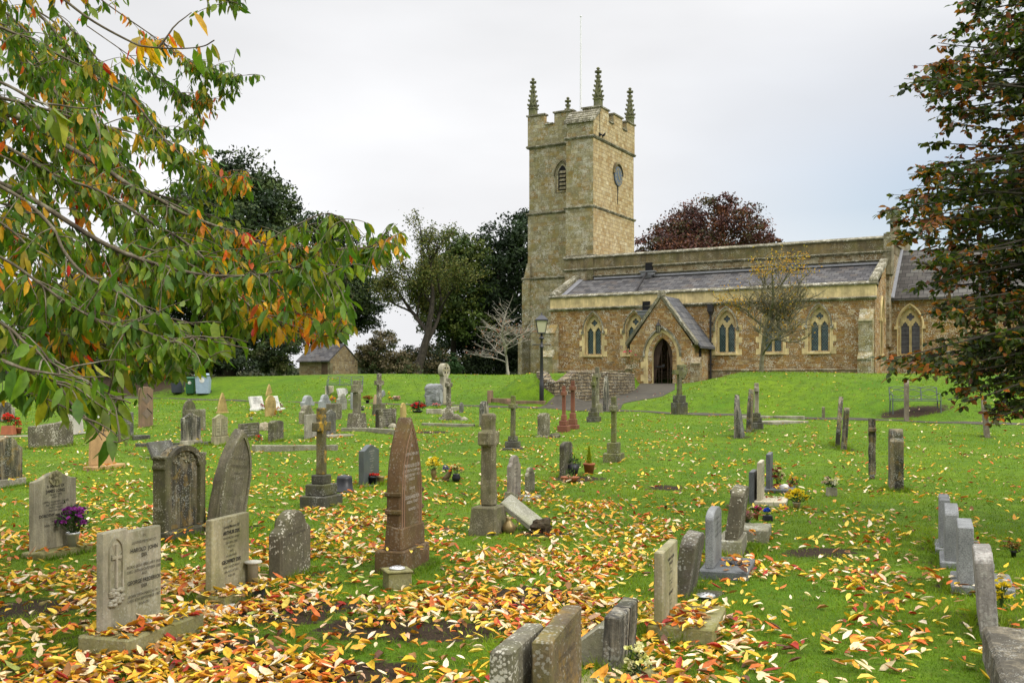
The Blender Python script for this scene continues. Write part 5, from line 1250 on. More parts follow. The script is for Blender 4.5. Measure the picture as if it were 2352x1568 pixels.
cross('E', 530, 297, [(226, 757, 780), (170, 703, 757), (108, 657, 703)], 46, M['mossy'], M['dark_base'], 'slim mossy cross on dark steps in the middle of the lawn', th=18, arm=.46, armz=.74, lean=1.5)
cross('E', 988, 210, [(148, 560, 618), (110, 515, 560), (66, 466, 515)], 34, M['red_granite'], M['red_granite'], 'smaller red granite cross, left of the pair', th=18, arm=.46, armz=.74, rough=None, bevel=.006)
cross('E', 1068, 160, [(148, 553, 592), (105, 502, 553), (76, 450, 502)], 38, M['red_granite'], M['red_granite'], 'larger red granite cross, right of the pair', th=18, arm=.46, armz=.76, rough=None, bevel=.006)
cross('E', 1256, 120, [(166, 478, 528), (128, 438, 478), (76, 400, 438)], 38, M['mossy'], M['dark_base'], 'dark mossy cross on three steps beside the path', th=18, arm=.42, armz=.76)
cross('E', 1285, 36, [(150, 362, 446, .7)], 40, M['grey_lichen'], M['grey_lichen'], 'pale lichen cross behind the dark mossy one beside the path', th=24, arm=.36, armz=.76)
cross('E', 1437, 308, [(246, 808, 884), (158, 714, 808)], 52, M['mossy'], M['mossy'], 'plain green grey cross on a wide mossy block, right of centre', th=18, arm=.44, armz=.74)
cross('G', 452, 143, [(140, 418, 464), (112, 382, 418), (80, 352, 382)], 34, stone('pale worn cross', (.32, .28, .2), lichen=.3, streak=.3), M['dark_base'], 'pale narrow cross on dark steps near the grave kerb on the right', th=17, arm=.44, armz=.78)
# broken, weathered cross edge on at the right
def crumbled(mb, zz, H, w, T, za): mb.cbox(.03, 0, zz + H * .2, w * 3.4, T * .9, H * .22); mb.cbox(.02, 0, zz + H * .42, w * 2.6, T * .95, H * .1)
cross('G', 1274, 395, [(52, 790, 820)], 30, M['dark_streak'], M['dark_streak'], 'crumbling wheel cross seen edge on at the right of the lawn', th=17, arm=.3, armz=.8, head=crumbled, T=.12, rough=(.05, .014, 7, 4))
# carved cross with a drooping arm on the bank edge
def anchor(mb, zz, H, w, T, za):
    mb.tube([(a_, 0, zz + H * (.55 + .4 * math.sin(q))) for a_, q in [(w * 1.2 + .16 * math.sin(k * .35), k * .27) for k in range(9)]], [.10, .11, .12, .12, .11, .10, .09, .08, .06], 8)
cross('P', 1562, 838, [(42, 924, 952), (33, 908, 924)], 12, M['mossy'], M['dark_base'], 'weathered carved cross with a curling arm on a black block by the bank', th=60, arm=.5, armz=.76, head=anchor, rough=(.06, .012, 8, 6))
# round headed memorial with a wheel cross
X, Y, z = pick(rx('C', 1800), ry('C', 362)); sc = Y / F / 3.84
r_ = empty('wheel_cross_memorial', (X, Y, z), (0, 0, R(90 - 30)), 'tall pale memorial with a round head carved as a wheel cross', 'gravestone', 'headstones in the churchyard')
H = 358 * sc; rr_ = 62 * sc
mb = MB(); mb.prism([(-.2, -.1), (.2, -.1), (.14, H - rr_ * 1.9), (.14, H - rr_ * 1.7)] + [(rr_ * math.cos(q), H - rr_ + rr_ * 1.0 * math.sin(q)) for q in np.linspace(-1.1, math.pi + 1.1, 24)] + [(-.14, H - rr_ * 1.7), (-.14, H - rr_ * 1.9)], -.11, .11)
sl = mb.build('slab', M['pale_stone'], r_, bevel=.01)
mb = MB()
for q in range(4):
    a = q * math.pi / 2
    for k in range(3): mb.cbox((rr_ * (.25 + .25 * k)) * math.cos(a), -.115, H - rr_ + rr_ * (.25 + .25 * k) * math.sin(a) - .03, .09, .02, .08)
mb.build('carved_wheel', M['tan_stone'], sl)
mb = MB()
for q in range(4):
    a = q * math.pi / 2 + math.pi / 4; disc(mb, lambda x, y, z: (x + rr_ * .45 * math.cos(a), y, z + rr_ * .45 * math.sin(a)), rr_ * .14, -.125, -.1, 10, H - rr_)
mb.build('pierced_hole', M['ink'], sl)
mb = MB(); mb.cbox(0, -.1, -.05, .75, .6, .12); mb.build('base', M['tan_stone'], r_, bevel=.02)
# rough boulder memorial
X, Y, z = pick(rx('K', 690), ry('K', 505)); sc = Y / F / 4.572; w, h = 200 * sc, 230 * sc
r_ = empty('boulder_memorial', (X, Y + .15, z), (0, 0, R(75)), 'rough hewn grey boulder memorial with a smooth oval panel', 'gravestone', 'headstones in the churchyard')
mb = MB(); mb.prism([(-w * .45, -.1), (w * .45, -.1), (w * .48, h * .5), (w * .44, h * .93), (w * .2, h), (-w * .3, h * .98), (-w * .47, h * .85), (-w * .5, h * .4)], -w * .36, w * .36)
b_ = mb.build('rock', M['granite'], r_, bevel=.05, rough=(.07, .035, 5, 1))
mb = MB(); mb.add([(w * .24 * math.cos(a), -w * .36 - .035, h * .42 + h * .30 * math.sin(a)) for a in np.linspace(0, 2 * math.pi, 21)[:-1]] + [(w * .24 * math.cos(a), -w * .3, h * .42 + h * .30 * math.sin(a)) for a in np.linspace(0, 2 * math.pi, 21)[:-1]], [tuple(range(20))] + [(i, (i + 1) % 20, (i + 1) % 20 + 20, i + 20) for i in range(20)]); mb.build('panel', M['blue_grey'], r_)
# ------------------------------------------------------------------ kerbs, slabs, rocks
def kerb(reg, pts, h, w, label, m=None, name='grave_kerb'):
    mb = MB(); P = [pick(rx(reg, a), ry(reg, b)) for a, b in pts]; x0, y0, z0 = P[0]
    for (xa, ya, za), (xb, yb_, zb) in zip(P[:-1], P[1:]):
        n = max(1, int(math.hypot(xb - xa, yb_ - ya) / .9)); dx, dy = xb - xa, yb_ - ya; l = math.hypot(dx, dy); nx, ny = -dy / l * w, dx / l * w
        for i in range(n):
            f0, f1 = i / n, (i + 1) / n - .006
            q = [(xa + dx * f - x0 + s * nx, ya + dy * f - y0 + s * ny) for f, s in ((f0, 0), (f1, 0), (f1, 1), (f0, 1))]
            zz = gz(xa + dx * f0, ya + dy * f0) - z0
            mb.hexa([(a, b, zz - .1) for a, b in q], [(a, b, zz + h) for a, b in q])
    o = mb.build(name, m or M['concrete'], None, bevel=.012); o.location = (x0, y0, z0)
    return tag(o, label, 'kerb', 'grave kerbs')
kerb('C', [(100, 780), (855, 776), (860, 770)], .13, .16, 'long low mossy stone kerb behind the ochre cross')
kerb('A', [(1190, 742), (1600, 735), (1900, 720)], .08, .14, 'stone kerb behind the dark ornate headstone', M['dark_base'])
kerb('C', [(890, 606), (1120, 608), (1390, 640)], .10, .16, 'grave kerb at the foot of the big tapered cross block')
kerb('C', [(1600, 552), (2048, 562)], .07, .2, 'pale grave kerb lying right of the tall brown memorial')
kerb('E', [(325, 352), (480, 372), (812, 378)], .16, .22, 'kerb of blocks running to the lamp post at the foot of the bank', M['brown_slab'])
kerb('K', [(610, 590), (775, 600), (960, 548)], .16, .16, 'pale kerb around the flower grave by the boulder', M['pale_stone'])
kerb('G', [(345, 392), (560, 388), (775, 398)], .08, .3, 'flat kerb slabs behind the pale narrow cross')
def slab(reg, x, y, w, d, h, th, m, label, cat='stone slab', name='stone_slab'):
    X, Y, z = pick(rx(reg, x), ry(reg, y)); mb = MB(); mb.cbox(0, 0, -.06, w, d, h + .06)
    o = mb.build(name, m, None, bevel=.012, rough=(.1, .004, 8, X)); o.location = (X, Y, z); o.rotation_euler = (0, 0, R(th)); return tag(o, label, cat)
slab('G', 600, 418, 1.5, 1.0, .05, 30, M['concrete'], 'round edged slab lying flat right of the pale narrow cross')
slab('E', 1335, 260, .1, .1, .05, 30, M['concrete'], 'x') if False else None
slab('A', 1245, 672, .42, .25, .1, 20, M['dark_base'], 'small flat stone by the wide dark slate headstone')
slab('B', 1530, 1045, .42, .3, .015, 18, M['white_stone'], 'broken pale paving slab in the leaves before the olive headstone')
slab('G', 400, 1222, .55, .42, .12, 72, M['concrete'], 'thick grey slab under the heather planter')
slab('J', 670, 715, .9, .5, .04, 60, M['concrete'], 'thin slab before the dark shouldered stone')
slab('F', 1800, 800, .4, .3, .015, 60, M['dark_base'], 'flat sunken stone behind the dark pitted leaning stone')
slab('F', 1170, 1440, .5, .4, .012, 70, M['moss_base'], 'mossy ring slab beneath the pale double panel stone')
slab('A', 160, 655, 1.0, .5, .04, 20, M['concrete'], 'low slab carrying the geranium pots')
def rock(reg, x, y, w, h, m, label, name='rock'):
    X, Y, z = pick(rx(reg, x), ry(reg, y)); mb = MB(); mb.lathe([(w * .5, -.05), (w * .48, h * .4), (w * .3, h * .85), (0, h)], (0, 0, 0), 9)
    o = mb.build(name, m, None, rough=(.04, .05 if name != 'rock' else .025, 9, X)); o.location = (X, Y, z); return tag(o, label, 'rock')
rock('C', 220, 592, .45, .22, stone('pale brown rock', (.30, .25, .16), lichen=.4), 'pale brown rock between two dark stones')
rock('C', 1975, 505, .25, .1, M['pale_stone'], 'small pale rock right of the sloping cross foot')
rock('C', 1905, 500, .35, .18, M['spotted'], 'lichened rock beside the sloping cross foot')
rock('E', 905, 665, .3, .12, M['dark_lichen'], 'small dark stone lump right of the carved stump')
rock('E', 785, 1515, .26, .17, M['soil'], 'clump of dark earth at the foot of the fallen slab', 'earth_clump')
rock('J', 1270, 630, .25, .14, M['pale_stone'], 'pale stone lump before the low lettered tablet')
# ------------------------------------------------------------------ flower holders, pots, flowers
def holder_disc(parent_z, X, Y, r, label, m=None):
    mb = MB(); mb.lathe([(0, .022), (r * .5, .02), (r * .9, .01), (r, .0), (r * .95, -.004), (0, -.004)], (0, 0, 0), 20)
    o = mb.build('flower_holder', m or M['steel'], None, smooth=True); o.location = (X, Y, parent_z)
    h = MB()
    for k in range(14):
        a = k * 2.399; q = r * .78 * math.sqrt((k + .5) / 14); h.lathe([(0, 0), (r * .09, -.0005)], (q * math.cos(a), q * math.sin(a), .0245 - .012 * (q / r) ** 2), 7)
    h.build('flower_hole', M['ink'], o)
    return tag(o, label, 'flower holder', 'perforated flower holders')
def on_base(label, fx_, fy_):
    x, y, z, W, T, H, rz, hb = GEO[label]; c, s = math.cos(rz), math.sin(rz)
    lx, ly = fx_ * W, -T / 2 - fy_; return x + lx * c - ly * s, y + lx * s + ly * c, z + hb
def _hold(lab, a, b, label, r=.07, m=None):
    x, y, z = on_base(lab, a, b); holder_disc(z + .004, x, y, r, label, m)
_hold('pale stone with a carved cross panel and wide mossy base, nearest on the left', .06, .1, 'silver flower holder on the mossy base of the carved cross stone', .062)
_hold('plain olive grey headstone with black lettering, silver vase at its right', -.12, .09, 'silver flower holder on the olive headstone base', .055)
_hold('grey granite headstone with a rounded top on a granite base', .0, .16, 'dark flower holder on the granite base', .075, M['black_plastic'])
_hold('pale streaked headstone with cut shoulders behind the lichen cross', -.05, .16, 'silver flower holder before the pale streaked headstone', .075)
x, y, z = on_base('plain olive grey headstone with black lettering, silver vase at its right', .42, .06)
mb = MB(); mb.lathe([(0, 0), (.043, 0), (.043, .15), (.055, .155), (.075, .165), (.07, .175), (0, .185)], (0, 0, 0), 18)
o = mb.build('memorial_vase', stone('pale enamel', (.42, .40, .33), grain=.15, rough=.5, bump=.05), None, smooth=True); o.location = (x, y, z); tag(o, 'cylindrical silver vase beside the olive headstone', 'vase')
X, Y, z = pick(rx('D', 1250), ry('D', 755))
mb = MB(); mb.cbox(0, 0, -.05, .21, .21, .19, .97); mb.cbox(0, 0, .14, .23, .23, .02); o = mb.build('vase_block', M['moss_base'], None, bevel=.006); o.location = (X, Y + .1, z); o.rotation_euler = (0, 0, R(20)); tag(o, 'square mossy stone vase before the tall brown memorial', 'vase')
holder_disc(z + .166, X, Y + .1, .072, 'silver flower holder on the square stone vase')
X, Y, z = pick(rx('F', 1850), ry('F', 830)); holder_disc(z + .03, X, Y, .08, 'silver flower holder tipped in the leaves by the leaning pitted stone')
X, Y, z = pick(rx('D', 135), ry('D', 820)); mb = MB(); mb.hexa([(-.06, -.03, 0), (.06, -.03, 0), (.06, .05, 0), (-.06, .05, 0)], [(-.055, -.0, .03), (.055, -.0, .03), (.055, .05, .075), (-.055, .05, .075)])
o = mb.build('name_plaque', M['black_plastic'], None); o.location = (X, Y, z); tag(o, 'small black plaque on the grass right of the olive headstone', 'plaque')

def blooms(C, r, cols, parent, name='blooms', npet=14):
    """each bloom a little dome of petals"""
    n = len(C); C = np.asarray(C); k = npet
    d = RNG.normal(size=(n, k, 3)); d[..., 2] = np.abs(d[..., 2]) * .8 + .1; d = nrm(d)
    P = C[:, None] + d * (r[:, None, None] * .25); up = nrm(d + RNG.normal(size=d.shape) * .35)
    V, Fc = leaf_mesh(P.reshape(-1, 3), d.reshape(-1, 3), up.reshape(-1, 3)[:, [1, 2, 0]], np.repeat(r, k) * .9, np.repeat(r, k) * .75, .3, .2)
    c = np.repeat(np.repeat(cols, k, 0) * RNG.uniform(.75, 1.15, (n * k, 1)), 8, 0)
    return np_mesh(name, V, Fc, M['petal'], parent, c)
def greens(C, L, parent, n, spread, col=(.05, .10, .02), name='foliage', up=.6, w=.3):
    P = np.asarray(C)[RNG.integers(0, len(C), n)] + RNG.normal(size=(n, 3)) * spread; d = rdir(n); d[:, 2] = np.abs(d[:, 2]) * .6 + up * RNG.uniform(0, 1, n); 
    P[:, 2] = np.maximum(P[:, 2], .01)
    V, Fc = leaf_mesh(P, d, rdir(n), L * RNG.uniform(.6, 1.3, n), L * w, .4, .2)
    c = np.repeat(np.array(col)[None] * RNG.uniform(.5, 1.5, (n, 1)), 8, 0)
    return np_mesh(name, V, Fc, M['leaf'], parent, c)
POTS = {'urn': [(0, 0), (.45, 0), (.5, .06), (.38, .18), (.7, .5), (.8, .75), (.55, .92), (.75, 1.0), (.7, .98), (.5, .9)], 'pot': [(0, 0), (.62, 0), (.85, .82), (.95, .84), (.95, 1.0), (.85, 1.0), (.8, .88), (0, .86)], 'bowl': [(0, 0), (.5, 0), (.85, .5), (1.0, 1.0), (.92, 1.0), (.8, .7), (0, .6)], 'box': None, 'round': [(0, 0), (.6, 0), (.95, .3), (1, .6), (.75, .85), (.85, 1), (.75, .98), (0, .9)]}
FG = 'pots and bunches of flowers on the graves'
def flowers(reg, x, yb, w, h, label, cols, pot=('pot', 'black_plastic', .5, .35), n=14, br=.14, green=(.045, .09, .02), ng=60, flat=False, z_add=0, at=None, name='potted_flowers'):
    """w,h: overall size in picture units; pot: kind, material, width and height as shares"""
    X, Y, z = pick(rx(reg, x), ry(reg, yb)); sc = Y / F / REG[reg][2]; w *= sc; h *= sc
    if at: X, Y, z = at
    root = empty(name, (X, Y, z + z_add), (0, 0, 0), label, 'flowers', FG)
    ph = 0
    if pot:
        kind, pm, pw, phh = pot; ph = h * phh; pr = w * pw / 2; mb = MB()
        if kind == 'box': mb.cbox(0, 0, 0, pr * 2, pr * 1.6, ph, .86); mb.build('pot', M[pm], root, bevel=.006)
        else: mb.lathe([(r * pr, zz * ph) for r, zz in POTS[kind]], (0, 0, 0), 18); mb.build('pot', M[pm], root, smooth=True)
    q = RNG.normal(size=(n, 3)) * np.array([w * .26, w * .2, 0]); q[:, :2] = np.clip(q[:, :2], -w * .45, w * .45)
    rr2 = (q[:, 0] / (w * .5)) ** 2
    q[:, 2] = ph + (h - ph) * (RNG.uniform(.35, 1.0, n) if not flat else RNG.uniform(.6, 1, n)) * (1 - .45 * rr2) - w * br * .4
    cc = np.array([cols[i % len(cols)] for i in range(n)])
    if ng: greens(np.array([[0, 0, ph * .9]] + list(q * np.array([.8, .8, .75]) + np.array([0, 0, ph * .2]))), max(w * .24, .04), root, ng, w * .1, green)
    mb = MB()
    for p in q[::2]: mb.tube([(0, 0, ph * .8), tuple(p * np.array([.5, .5, .7])), tuple(p)], max(.0025, w * .008), 4, False)
    mb.build('stem', plain('flower stem', (.06, .10, .025)), root)
    blooms(q, np.full(n, w * br) * RNG.uniform(.8, 1.2, n), cc, root)
    return root
YE, PU, RED, OR, CR, PK, WH, MG, BL = (.75, .55, .02), (.20, .03, .22), (.62, .02, .015), (.75, .20, .02), (.72, .66, .38), (.62, .18, .22), (.75, .72, .62), (.60, .02, .22), (.02, .07, .5)
x, y, z = on_base('cream headstone with a curved top and purple flowers at its foot', .22, .1)
flowers('B', 480, 580, 250, 300, 'purple chrysanthemums in a silver pot before the curved cream headstone', [PU, (.35, .05, .36), (.28, .04, .30)], ('pot', 'steel', .42, .34), n=52, br=.085, ng=120, at=(x, y, z))
flowers('C', 1708, 1035, 120, 205, 'big yellow bunch in a brown urn right of the brown memorial', [YE, (.8, .68, .12)], ('urn', 'bronze', .55, .48), n=26, br=.17, ng=40)
flowers('C', 1815, 960, 62, 60, 'small purple posy between yellow and orange flowers', [(.20, .12, .42), (.14, .08, .34)], None, n=16, br=.16, ng=24)
flowers('C', 1908, 1050, 118, 165, 'orange and cream flowers in a black urn', [OR, CR, (.7, .62, .25)], ('round', 'black_plastic', .66, .42), n=20, br=.17, ng=40)
flowers('F', 1300, 1470, 230, 290, 'cream roses at the foot of the pale double panel stone', [CR, (.70, .68, .25), (.74, .70, .40)], None, n=13, br=.17, ng=80, green=(.03, .07, .02))
flowers('G', 372, 1185, 130, 150, 'dried pink heather in a square grey planter', [(.45, .26, .19), (.40, .27, .17), (.50, .20, .24)], ('box', 'concrete', .62, .42), n=60, br=.07, ng=50, green=(.18, .12, .07))
flowers('G', 440, 1100, 80, 105, 'magenta flower in a terracotta pot behind the heather', [MG, (.5, .1, .05), (.1, .15, .03)], ('pot', 'terracotta', .5, .4), n=12, br=.16, ng=50)
flowers('G', 520, 1105, 75, 85, 'shiny blue bow bouquet in a dark box', [BL, (.03, .12, .6)], ('box', 'black_plastic', .9, .45), n=16, br=.2, ng=6, flat=True)
flowers('G', 590, 900, 95, 175, 'cream and dark red wreath beside the dark granite stone', [CR, (.25, .02, .02), (.7, .5, .35), (.22, .06, .03)], ('pot', 'terracotta', .6, .3), n=26, br=.15, ng=60)
flowers('G', 690, 900, 105, 120, 'pink roses and yellow sprays right of the wreath', [PK, YE, (.6, .4, .03)], None, n=16, br=.13, ng=70, green=(.03, .055, .015))
flowers('G', 724, 1015, 150, 130, 'bright yellow chrysanthemums in a buff pot', [YE, (.78, .62, .03)], ('pot', 'cream_stone', .4, .3), n=60, br=.09, ng=30)
flowers('G', 968, 933, 130, 145, 'white and cream flowers in a square pale pot alone on the lawn', [WH, CR, (.55, .4, .35)], ('box', 'pale_stone', .55, .42), n=16, br=.15, ng=50)
flowers('H', 1925, 1060, 140, 190, 'yellow flowers behind the tall worn stone at the right edge', [YE, (.8, .66, .02)], None, n=40, br=.13, ng=40)
flowers('H', 2008, 715, 110, 105, 'rusty orange plant in a black pot at the right edge', [(.35, .12, .03), (.3, .2, .04)], ('pot', 'black_plastic', .38, .42), n=20, br=.11, ng=60, green=(.06, .06, .015))
flowers('H', 1640, 620, 60, 100, 'red and green flowers behind the near right hand row', [RED, (.2, .3, .03)], None, n=10, br=.2, ng=40)
at_ = pick(rx('A', 160), ry('A', 655))
flowers('A', 75, 650, 125, 200, 'red geraniums in the larger terracotta trough at the left edge', [RED, (.75, .06, .04)], ('box', 'terracotta', .86, .40), n=22, br=.14, ng=120, z_add=.045)
flowers('A', 165, 645, 80, 150, 'red geraniums in a smaller terracotta pot right of the trough', [RED, (.75, .06, .04)], ('pot', 'terracotta', .75, .40), n=10, br=.18, ng=60, z_add=.045)
flowers('C', 1568, 440, 140, 95, 'bed of red geraniums on the kerbed grave by the boulder', [RED, (.6, .05, .1)], ('bowl', 'black_plastic', .7, .2), n=34, br=.09, ng=160, green=(.03, .06, .015))
flowers('C', 1730, 400, 70, 55, 'pale pink flowers by the round headed memorial', [PK, (.65, .35, .4)], None, n=10, br=.16, ng=30)
flowers('C', 1125, 357, 80, 70, 'dark red flowers in a black pot below the bank', [(.30, .03, .015), (.35, .08, .02)], ('pot', 'black_plastic', .5, .4), n=22, br=.12, ng=50)
flowers('C', 1378, 334, 80, 45, 'cellophane wrapped peach bouquet lying on a grave', [(.6, .4, .33), (.65, .55, .5)], None, n=14, br=.2, ng=6)
flowers('C', 1350, 420, 100, 42, 'pale green creeping plant on a grave', [(.4, .45, .15)], None, n=16, br=.1, ng=90, green=(.14, .20, .05))
flowers('K', 225, 470, 60, 110, 'yellow and green spray behind the small brown pointed stone', [YE, (.5, .02, .02)], None, n=10, br=.16, ng=40, green=(.12, .18, .02))
flowers('C', 335, 470, 70, 80, 'orange flowers leaning on the front yellow arched stone', [(.6, .25, .04), (.5, .12, .03), YE], None, n=16, br=.14, ng=40)
flowers('C', 100, 508, 75, 75, 'yellow flowers in a white pot on the lawn, left of centre', [YE, (.7, .6, .15)], ('pot', 'white_stone', .4, .35), n=14, br=.14, ng=24)
flowers('C', 352, 402, 55, 60, 'purple and white posy before the right white book stone', [(.3, .05, .2), WH, (.45, .1, .3)], None, n=12, br=.17, ng=12)
flowers('C', 196, 420, 45, 60, 'small dark red posy before the left white book stone', [(.4, .03, .05), (.3, .1, .1)], ('pot', 'steel', .5, .3), n=8, br=.2, ng=12)
flowers('C', 822, 355, 55, 70, 'orange and yellow flowers between the blue grey headstones', [OR, YE, (.6, .1, .3)], None, n=12, br=.2, ng=16)
flowers('C', 965, 345, 40, 65, 'cream flowers beside the white tilted tablet', [CR, WH], ('pot', 'white_stone', .6, .35), n=8, br=.22, ng=10)
flowers('C', 170, 715, 80, 90, 'red and violet flowers before the low dark lettered stone', [RED, (.2, .04, .35), OR], None, n=14, br=.12, ng=30)
flowers('J', 945, 445, 50, 48, 'white and black wrapped flowers right of the big lichen cross', [WH, (.05, .05, .05)], ('box', 'black_plastic', .9, .5), n=6, br=.25, ng=8)
flowers('K', 385, 615, 60, 50, 'pale cream flowers before the olive yellow stone', [(.6, .6, .3)], None, n=10, br=.18, ng=14)
flowers('C', 1165, 1080, 110, 105, 'red posy in a dark pot before the polished slate headstone', [(.65, .06, .05), RED], ('pot', 'black_plastic', .9, .75), n=12, br=.16, ng=12)
X, Y, z = pick(rx('C', 1240), ry('C', 1065)); mb = MB(); mb.lathe([(0, 0), (.05, 0), (.065, .03), (.055, .09), (.07, .11), (.05, .12), (0, .12)], (0, 0, 0), 14)
o = mb.build('glass_jar', M['bronze'], None, smooth=True); o.location = (X, Y, z); tag(o, 'brown lidded jar beside the polished slate headstone', 'jar')
X, Y, z = pick(rx('C', 910), ry('C', 1148)); mb = MB(); mb.lathe([(0, 0), (.16, 0), (.16, .02), (.13, .03), (.12, .2), (.11, .24), (.05, .25), (0, .27)], (0, 0, 0), 18)
o = mb.build('plastic_pot', M['black_plastic'], None, smooth=True); o.location = (X, Y + .12, z); tag(o, 'upturned black plastic pot right of the ochre cross', 'pot')
# gilt jug beside the lichen cross
X, Y, z = pick(rx('E', 495), ry('E', 1515)); r_ = empty('jug', (X, Y, z - .02), (0, 0, R(200)), 'rounded bronze jug tucked under the fallen slab', 'jug'); r_.scale = (.78, .78, .78)
mb = MB(); mb.lathe([(0, 0), (.05, .0), (.085, .04), (.10, .09), (.09, .14), (.05, .19), (.035, .22), (.05, .26), (.04, .26), (0, .2)], (0, 0, 0), 20); mb.build('body', M['bronze'], r_, smooth=True)
mb = MB(); mb.tube([(-.04, 0, .23), (-.10, 0, .235), (-.14, 0, .18), (-.135, 0, .12), (-.095, 0, .09)], .009, 6); mb.build('handle', M['bronze'], r_, smooth=True)
# bird figure
X, Y, z = pick(rx('C', 1825), ry('C', 1045)); mb = MB(); mb.tube([(-.08, 0, .03), (-.03, 0, .05), (.02, 0, .09), (.05, 0, .15), (.065, 0, .2), (.09, 0, .2)], [.015, .04, .05, .035, .03, .008], 8); mb.cbox(0, 0, 0, .08, .06, .04)
o = mb.build('bird_ornament', stone('brown ornament', (.14, .10, .05)), None, smooth=True); o.location = (X, Y, z); tag(o, 'small brown bird ornament between the two urns', 'ornament')
# conifer in a pot, planter and bowl
X, Y, z = pick(rx('E', 1210), ry('E', 985)); sc = Y / F / 3.88
r_ = empty('potted_conifer', (X, Y, z), (0, 0, 0), 'lime green dwarf conifer in a terracotta pot', 'potted plant')
mb = MB(); pr, ph = 54 * sc, 92 * sc; mb.lathe([(0, 0), (pr * .7, 0), (pr * .92, ph * .8), (pr * 1.02, ph * .82), (pr * 1.02, ph), (pr * .9, ph), (pr * .88, ph * .9), (0, ph * .88)], (0, 0, 0), 20); mb.build('pot', M['terracotta'], r_, smooth=True)
mb = MB(); mb.tube([(0, 0, ph * .85), (0, 0, ph + 120 * sc)], .008, 5); mb.build('trunk', M['bark'], r_)
n = 700; hh = RNG.uniform(0, 1, n); a = RNG.uniform(0, 6.28, n); rad = (1 - hh) ** .8 * 27 * sc * RNG.uniform(.3, 1, n); P = np.stack([rad * np.cos(a), rad * np.sin(a), ph + hh * 150 * sc], 1)
d = np.stack([np.cos(a) * .5, np.sin(a) * .5, np.full(n, 1.0)], 1); V, Fc = cards(P, d, rdir(n), .05, .012); np_mesh('foliage', V, Fc, M['leaf'], r_, np.repeat(np.array([[.30, .36, .02]]) * RNG.uniform(.6, 1.2, (n, 1)), 4, 0))
X, Y, z = pick(rx('E', 1060), ry('E', 1005)); r_ = empty('planter', (X, Y, z), (0, 0, 0), 'black planter of trailing dark leaves beside the lichened stone edge', 'potted plant')
mb = MB(); mb.lathe([(0, 0), (.09, 0), (.13, .2), (.12, .2), (0, .17)], (0, 0, 0), 16); mb.build('pot', M['black_plastic'], r_, smooth=True); greens([[0, 0, .22], [.08, .02, .2], [-.07, 0, .26]], .07, r_, 130, .05, (.04, .075, .02))
X, Y, z = pick(rx('E', 1040), ry('E', 1062)); r_ = empty('planter', (X, Y, z), (0, 0, 0), 'shallow terracotta bowl with grass before the black planter', 'potted plant')
mb = MB(); mb.lathe([(0, 0), (.09, 0), (.15, .07), (.16, .09), (.14, .09), (0, .07)], (0, 0, 0), 18); mb.build('bowl', M['terracotta'], r_, smooth=True); greens([[0, 0, .08]], .09, r_, 60, .06, (.06, .12, .02), up=1.2, w=.12)
X, Y, z = pick(rx('G', 645), ry('G', 905)); mb = MB(); mb.lathe([(0, 0), (.06, .0), (.065, .01), (.065, .16), (.05, .18), (0, .18)], (0, 0, 0), 14)
o = mb.build('bottle', M['white_stone'], None, smooth=True); o.location = (X, Y, z + .065); o.rotation_euler = (R(90), 0, R(-30)); tag(o, 'white plastic bottle lying by the bank of flowers', 'bottle')
# rose bush against the porch
bx, by = uv2w(U(1448, 53.6), 53.6)
# ------------------------------------------------------------------ benches, lamp post, bins, railings, shed
BENCH = plain('grey green metal', (.09, .105, .10), .5, .4)
def bench(reg, xl, xr, yt, yb, label, rz):
    X, Y, z = pick((rx(reg, xl) + rx(reg, xr)) / 2, ry(reg, yb)); L = (rx(reg, xr) - rx(reg, xl)) / F * Y / math.cos(rz); Hh = (ry(reg, yb) - ry(reg, yt)) / F * Y
    r_ = empty('bench', (X, Y, z), (0, 0, rz), label, 'bench', 'metal benches at the foot of the bank'); h = L / 2; s = Hh * .46
    def bk(z_): return .22 + .12 * max(0, (z_ - s)) / max(.1, Hh - s)
    mb = MB()
    for i in range(4):
        x = -h + L * i / 3; mb.tube([(x, bk(s), s), (x, bk(Hh), Hh - .02)], .018, 6)
    for i in range(3):
        xa = -h + L * i / 3; w = L / 3
        for f, am in ((.92, .05), (.92, -.05), (.55, .12), (.45, -.10)):
            mb.tube([(xa + w * t_, bk(s + (Hh - s) * f), s + (Hh - s) * f + am * math.sin(math.pi * t_) * .8) for t_ in np.linspace(0, 1, 9)], .010, 5)
    mb.tube([(-h, bk(Hh * .7), s + .05), (h, bk(Hh * .7), s + .05)], .013, 5); mb.build('backrest', BENCH, r_)
    mb = MB()
    for k in range(6): mb.box(-h, h, -.22 + k * .075, -.22 + k * .075 + .05, s - .012, s + .012)
    mb.build('seat', BENCH, r_)
    for x in (-h, h):
        for y in (-.2, .2):
            mb = MB(); mb.tube([(x, y * .9, s), (x, y * 1.1, -.05)], .02, 6); mb.build('leg', BENCH, r_)
        mb = MB(); mb.tube([(x, .26, s + .2), (x, .0, s + .24), (x, -.2, s + .2), (x, -.22, s)], .015, 6); mb.build('armrest', BENCH, r_)
bench('J', 585, 948, 80, 268, 'metal bench with looped back at the foot of the left bank', R(4))
bench('G', 1395, 1712, 168, 350, 'metal bench with looped back on the right, under the beech tips', R(-8))
X, Y, z = pick(1244, 922); Y = max(Y, 38.0); X = (1244 - MIDX) / F * Y; z = gz(X, Y); sc = Y / F
r_ = empty('lamp_post', (X, Y, z), (0, 0, 0), 'black cast iron lamp post with a four sided lantern', 'lamp post')
IRONB = plain('black painted iron', (.022, .022, .026), .45, 0, .2, .5)
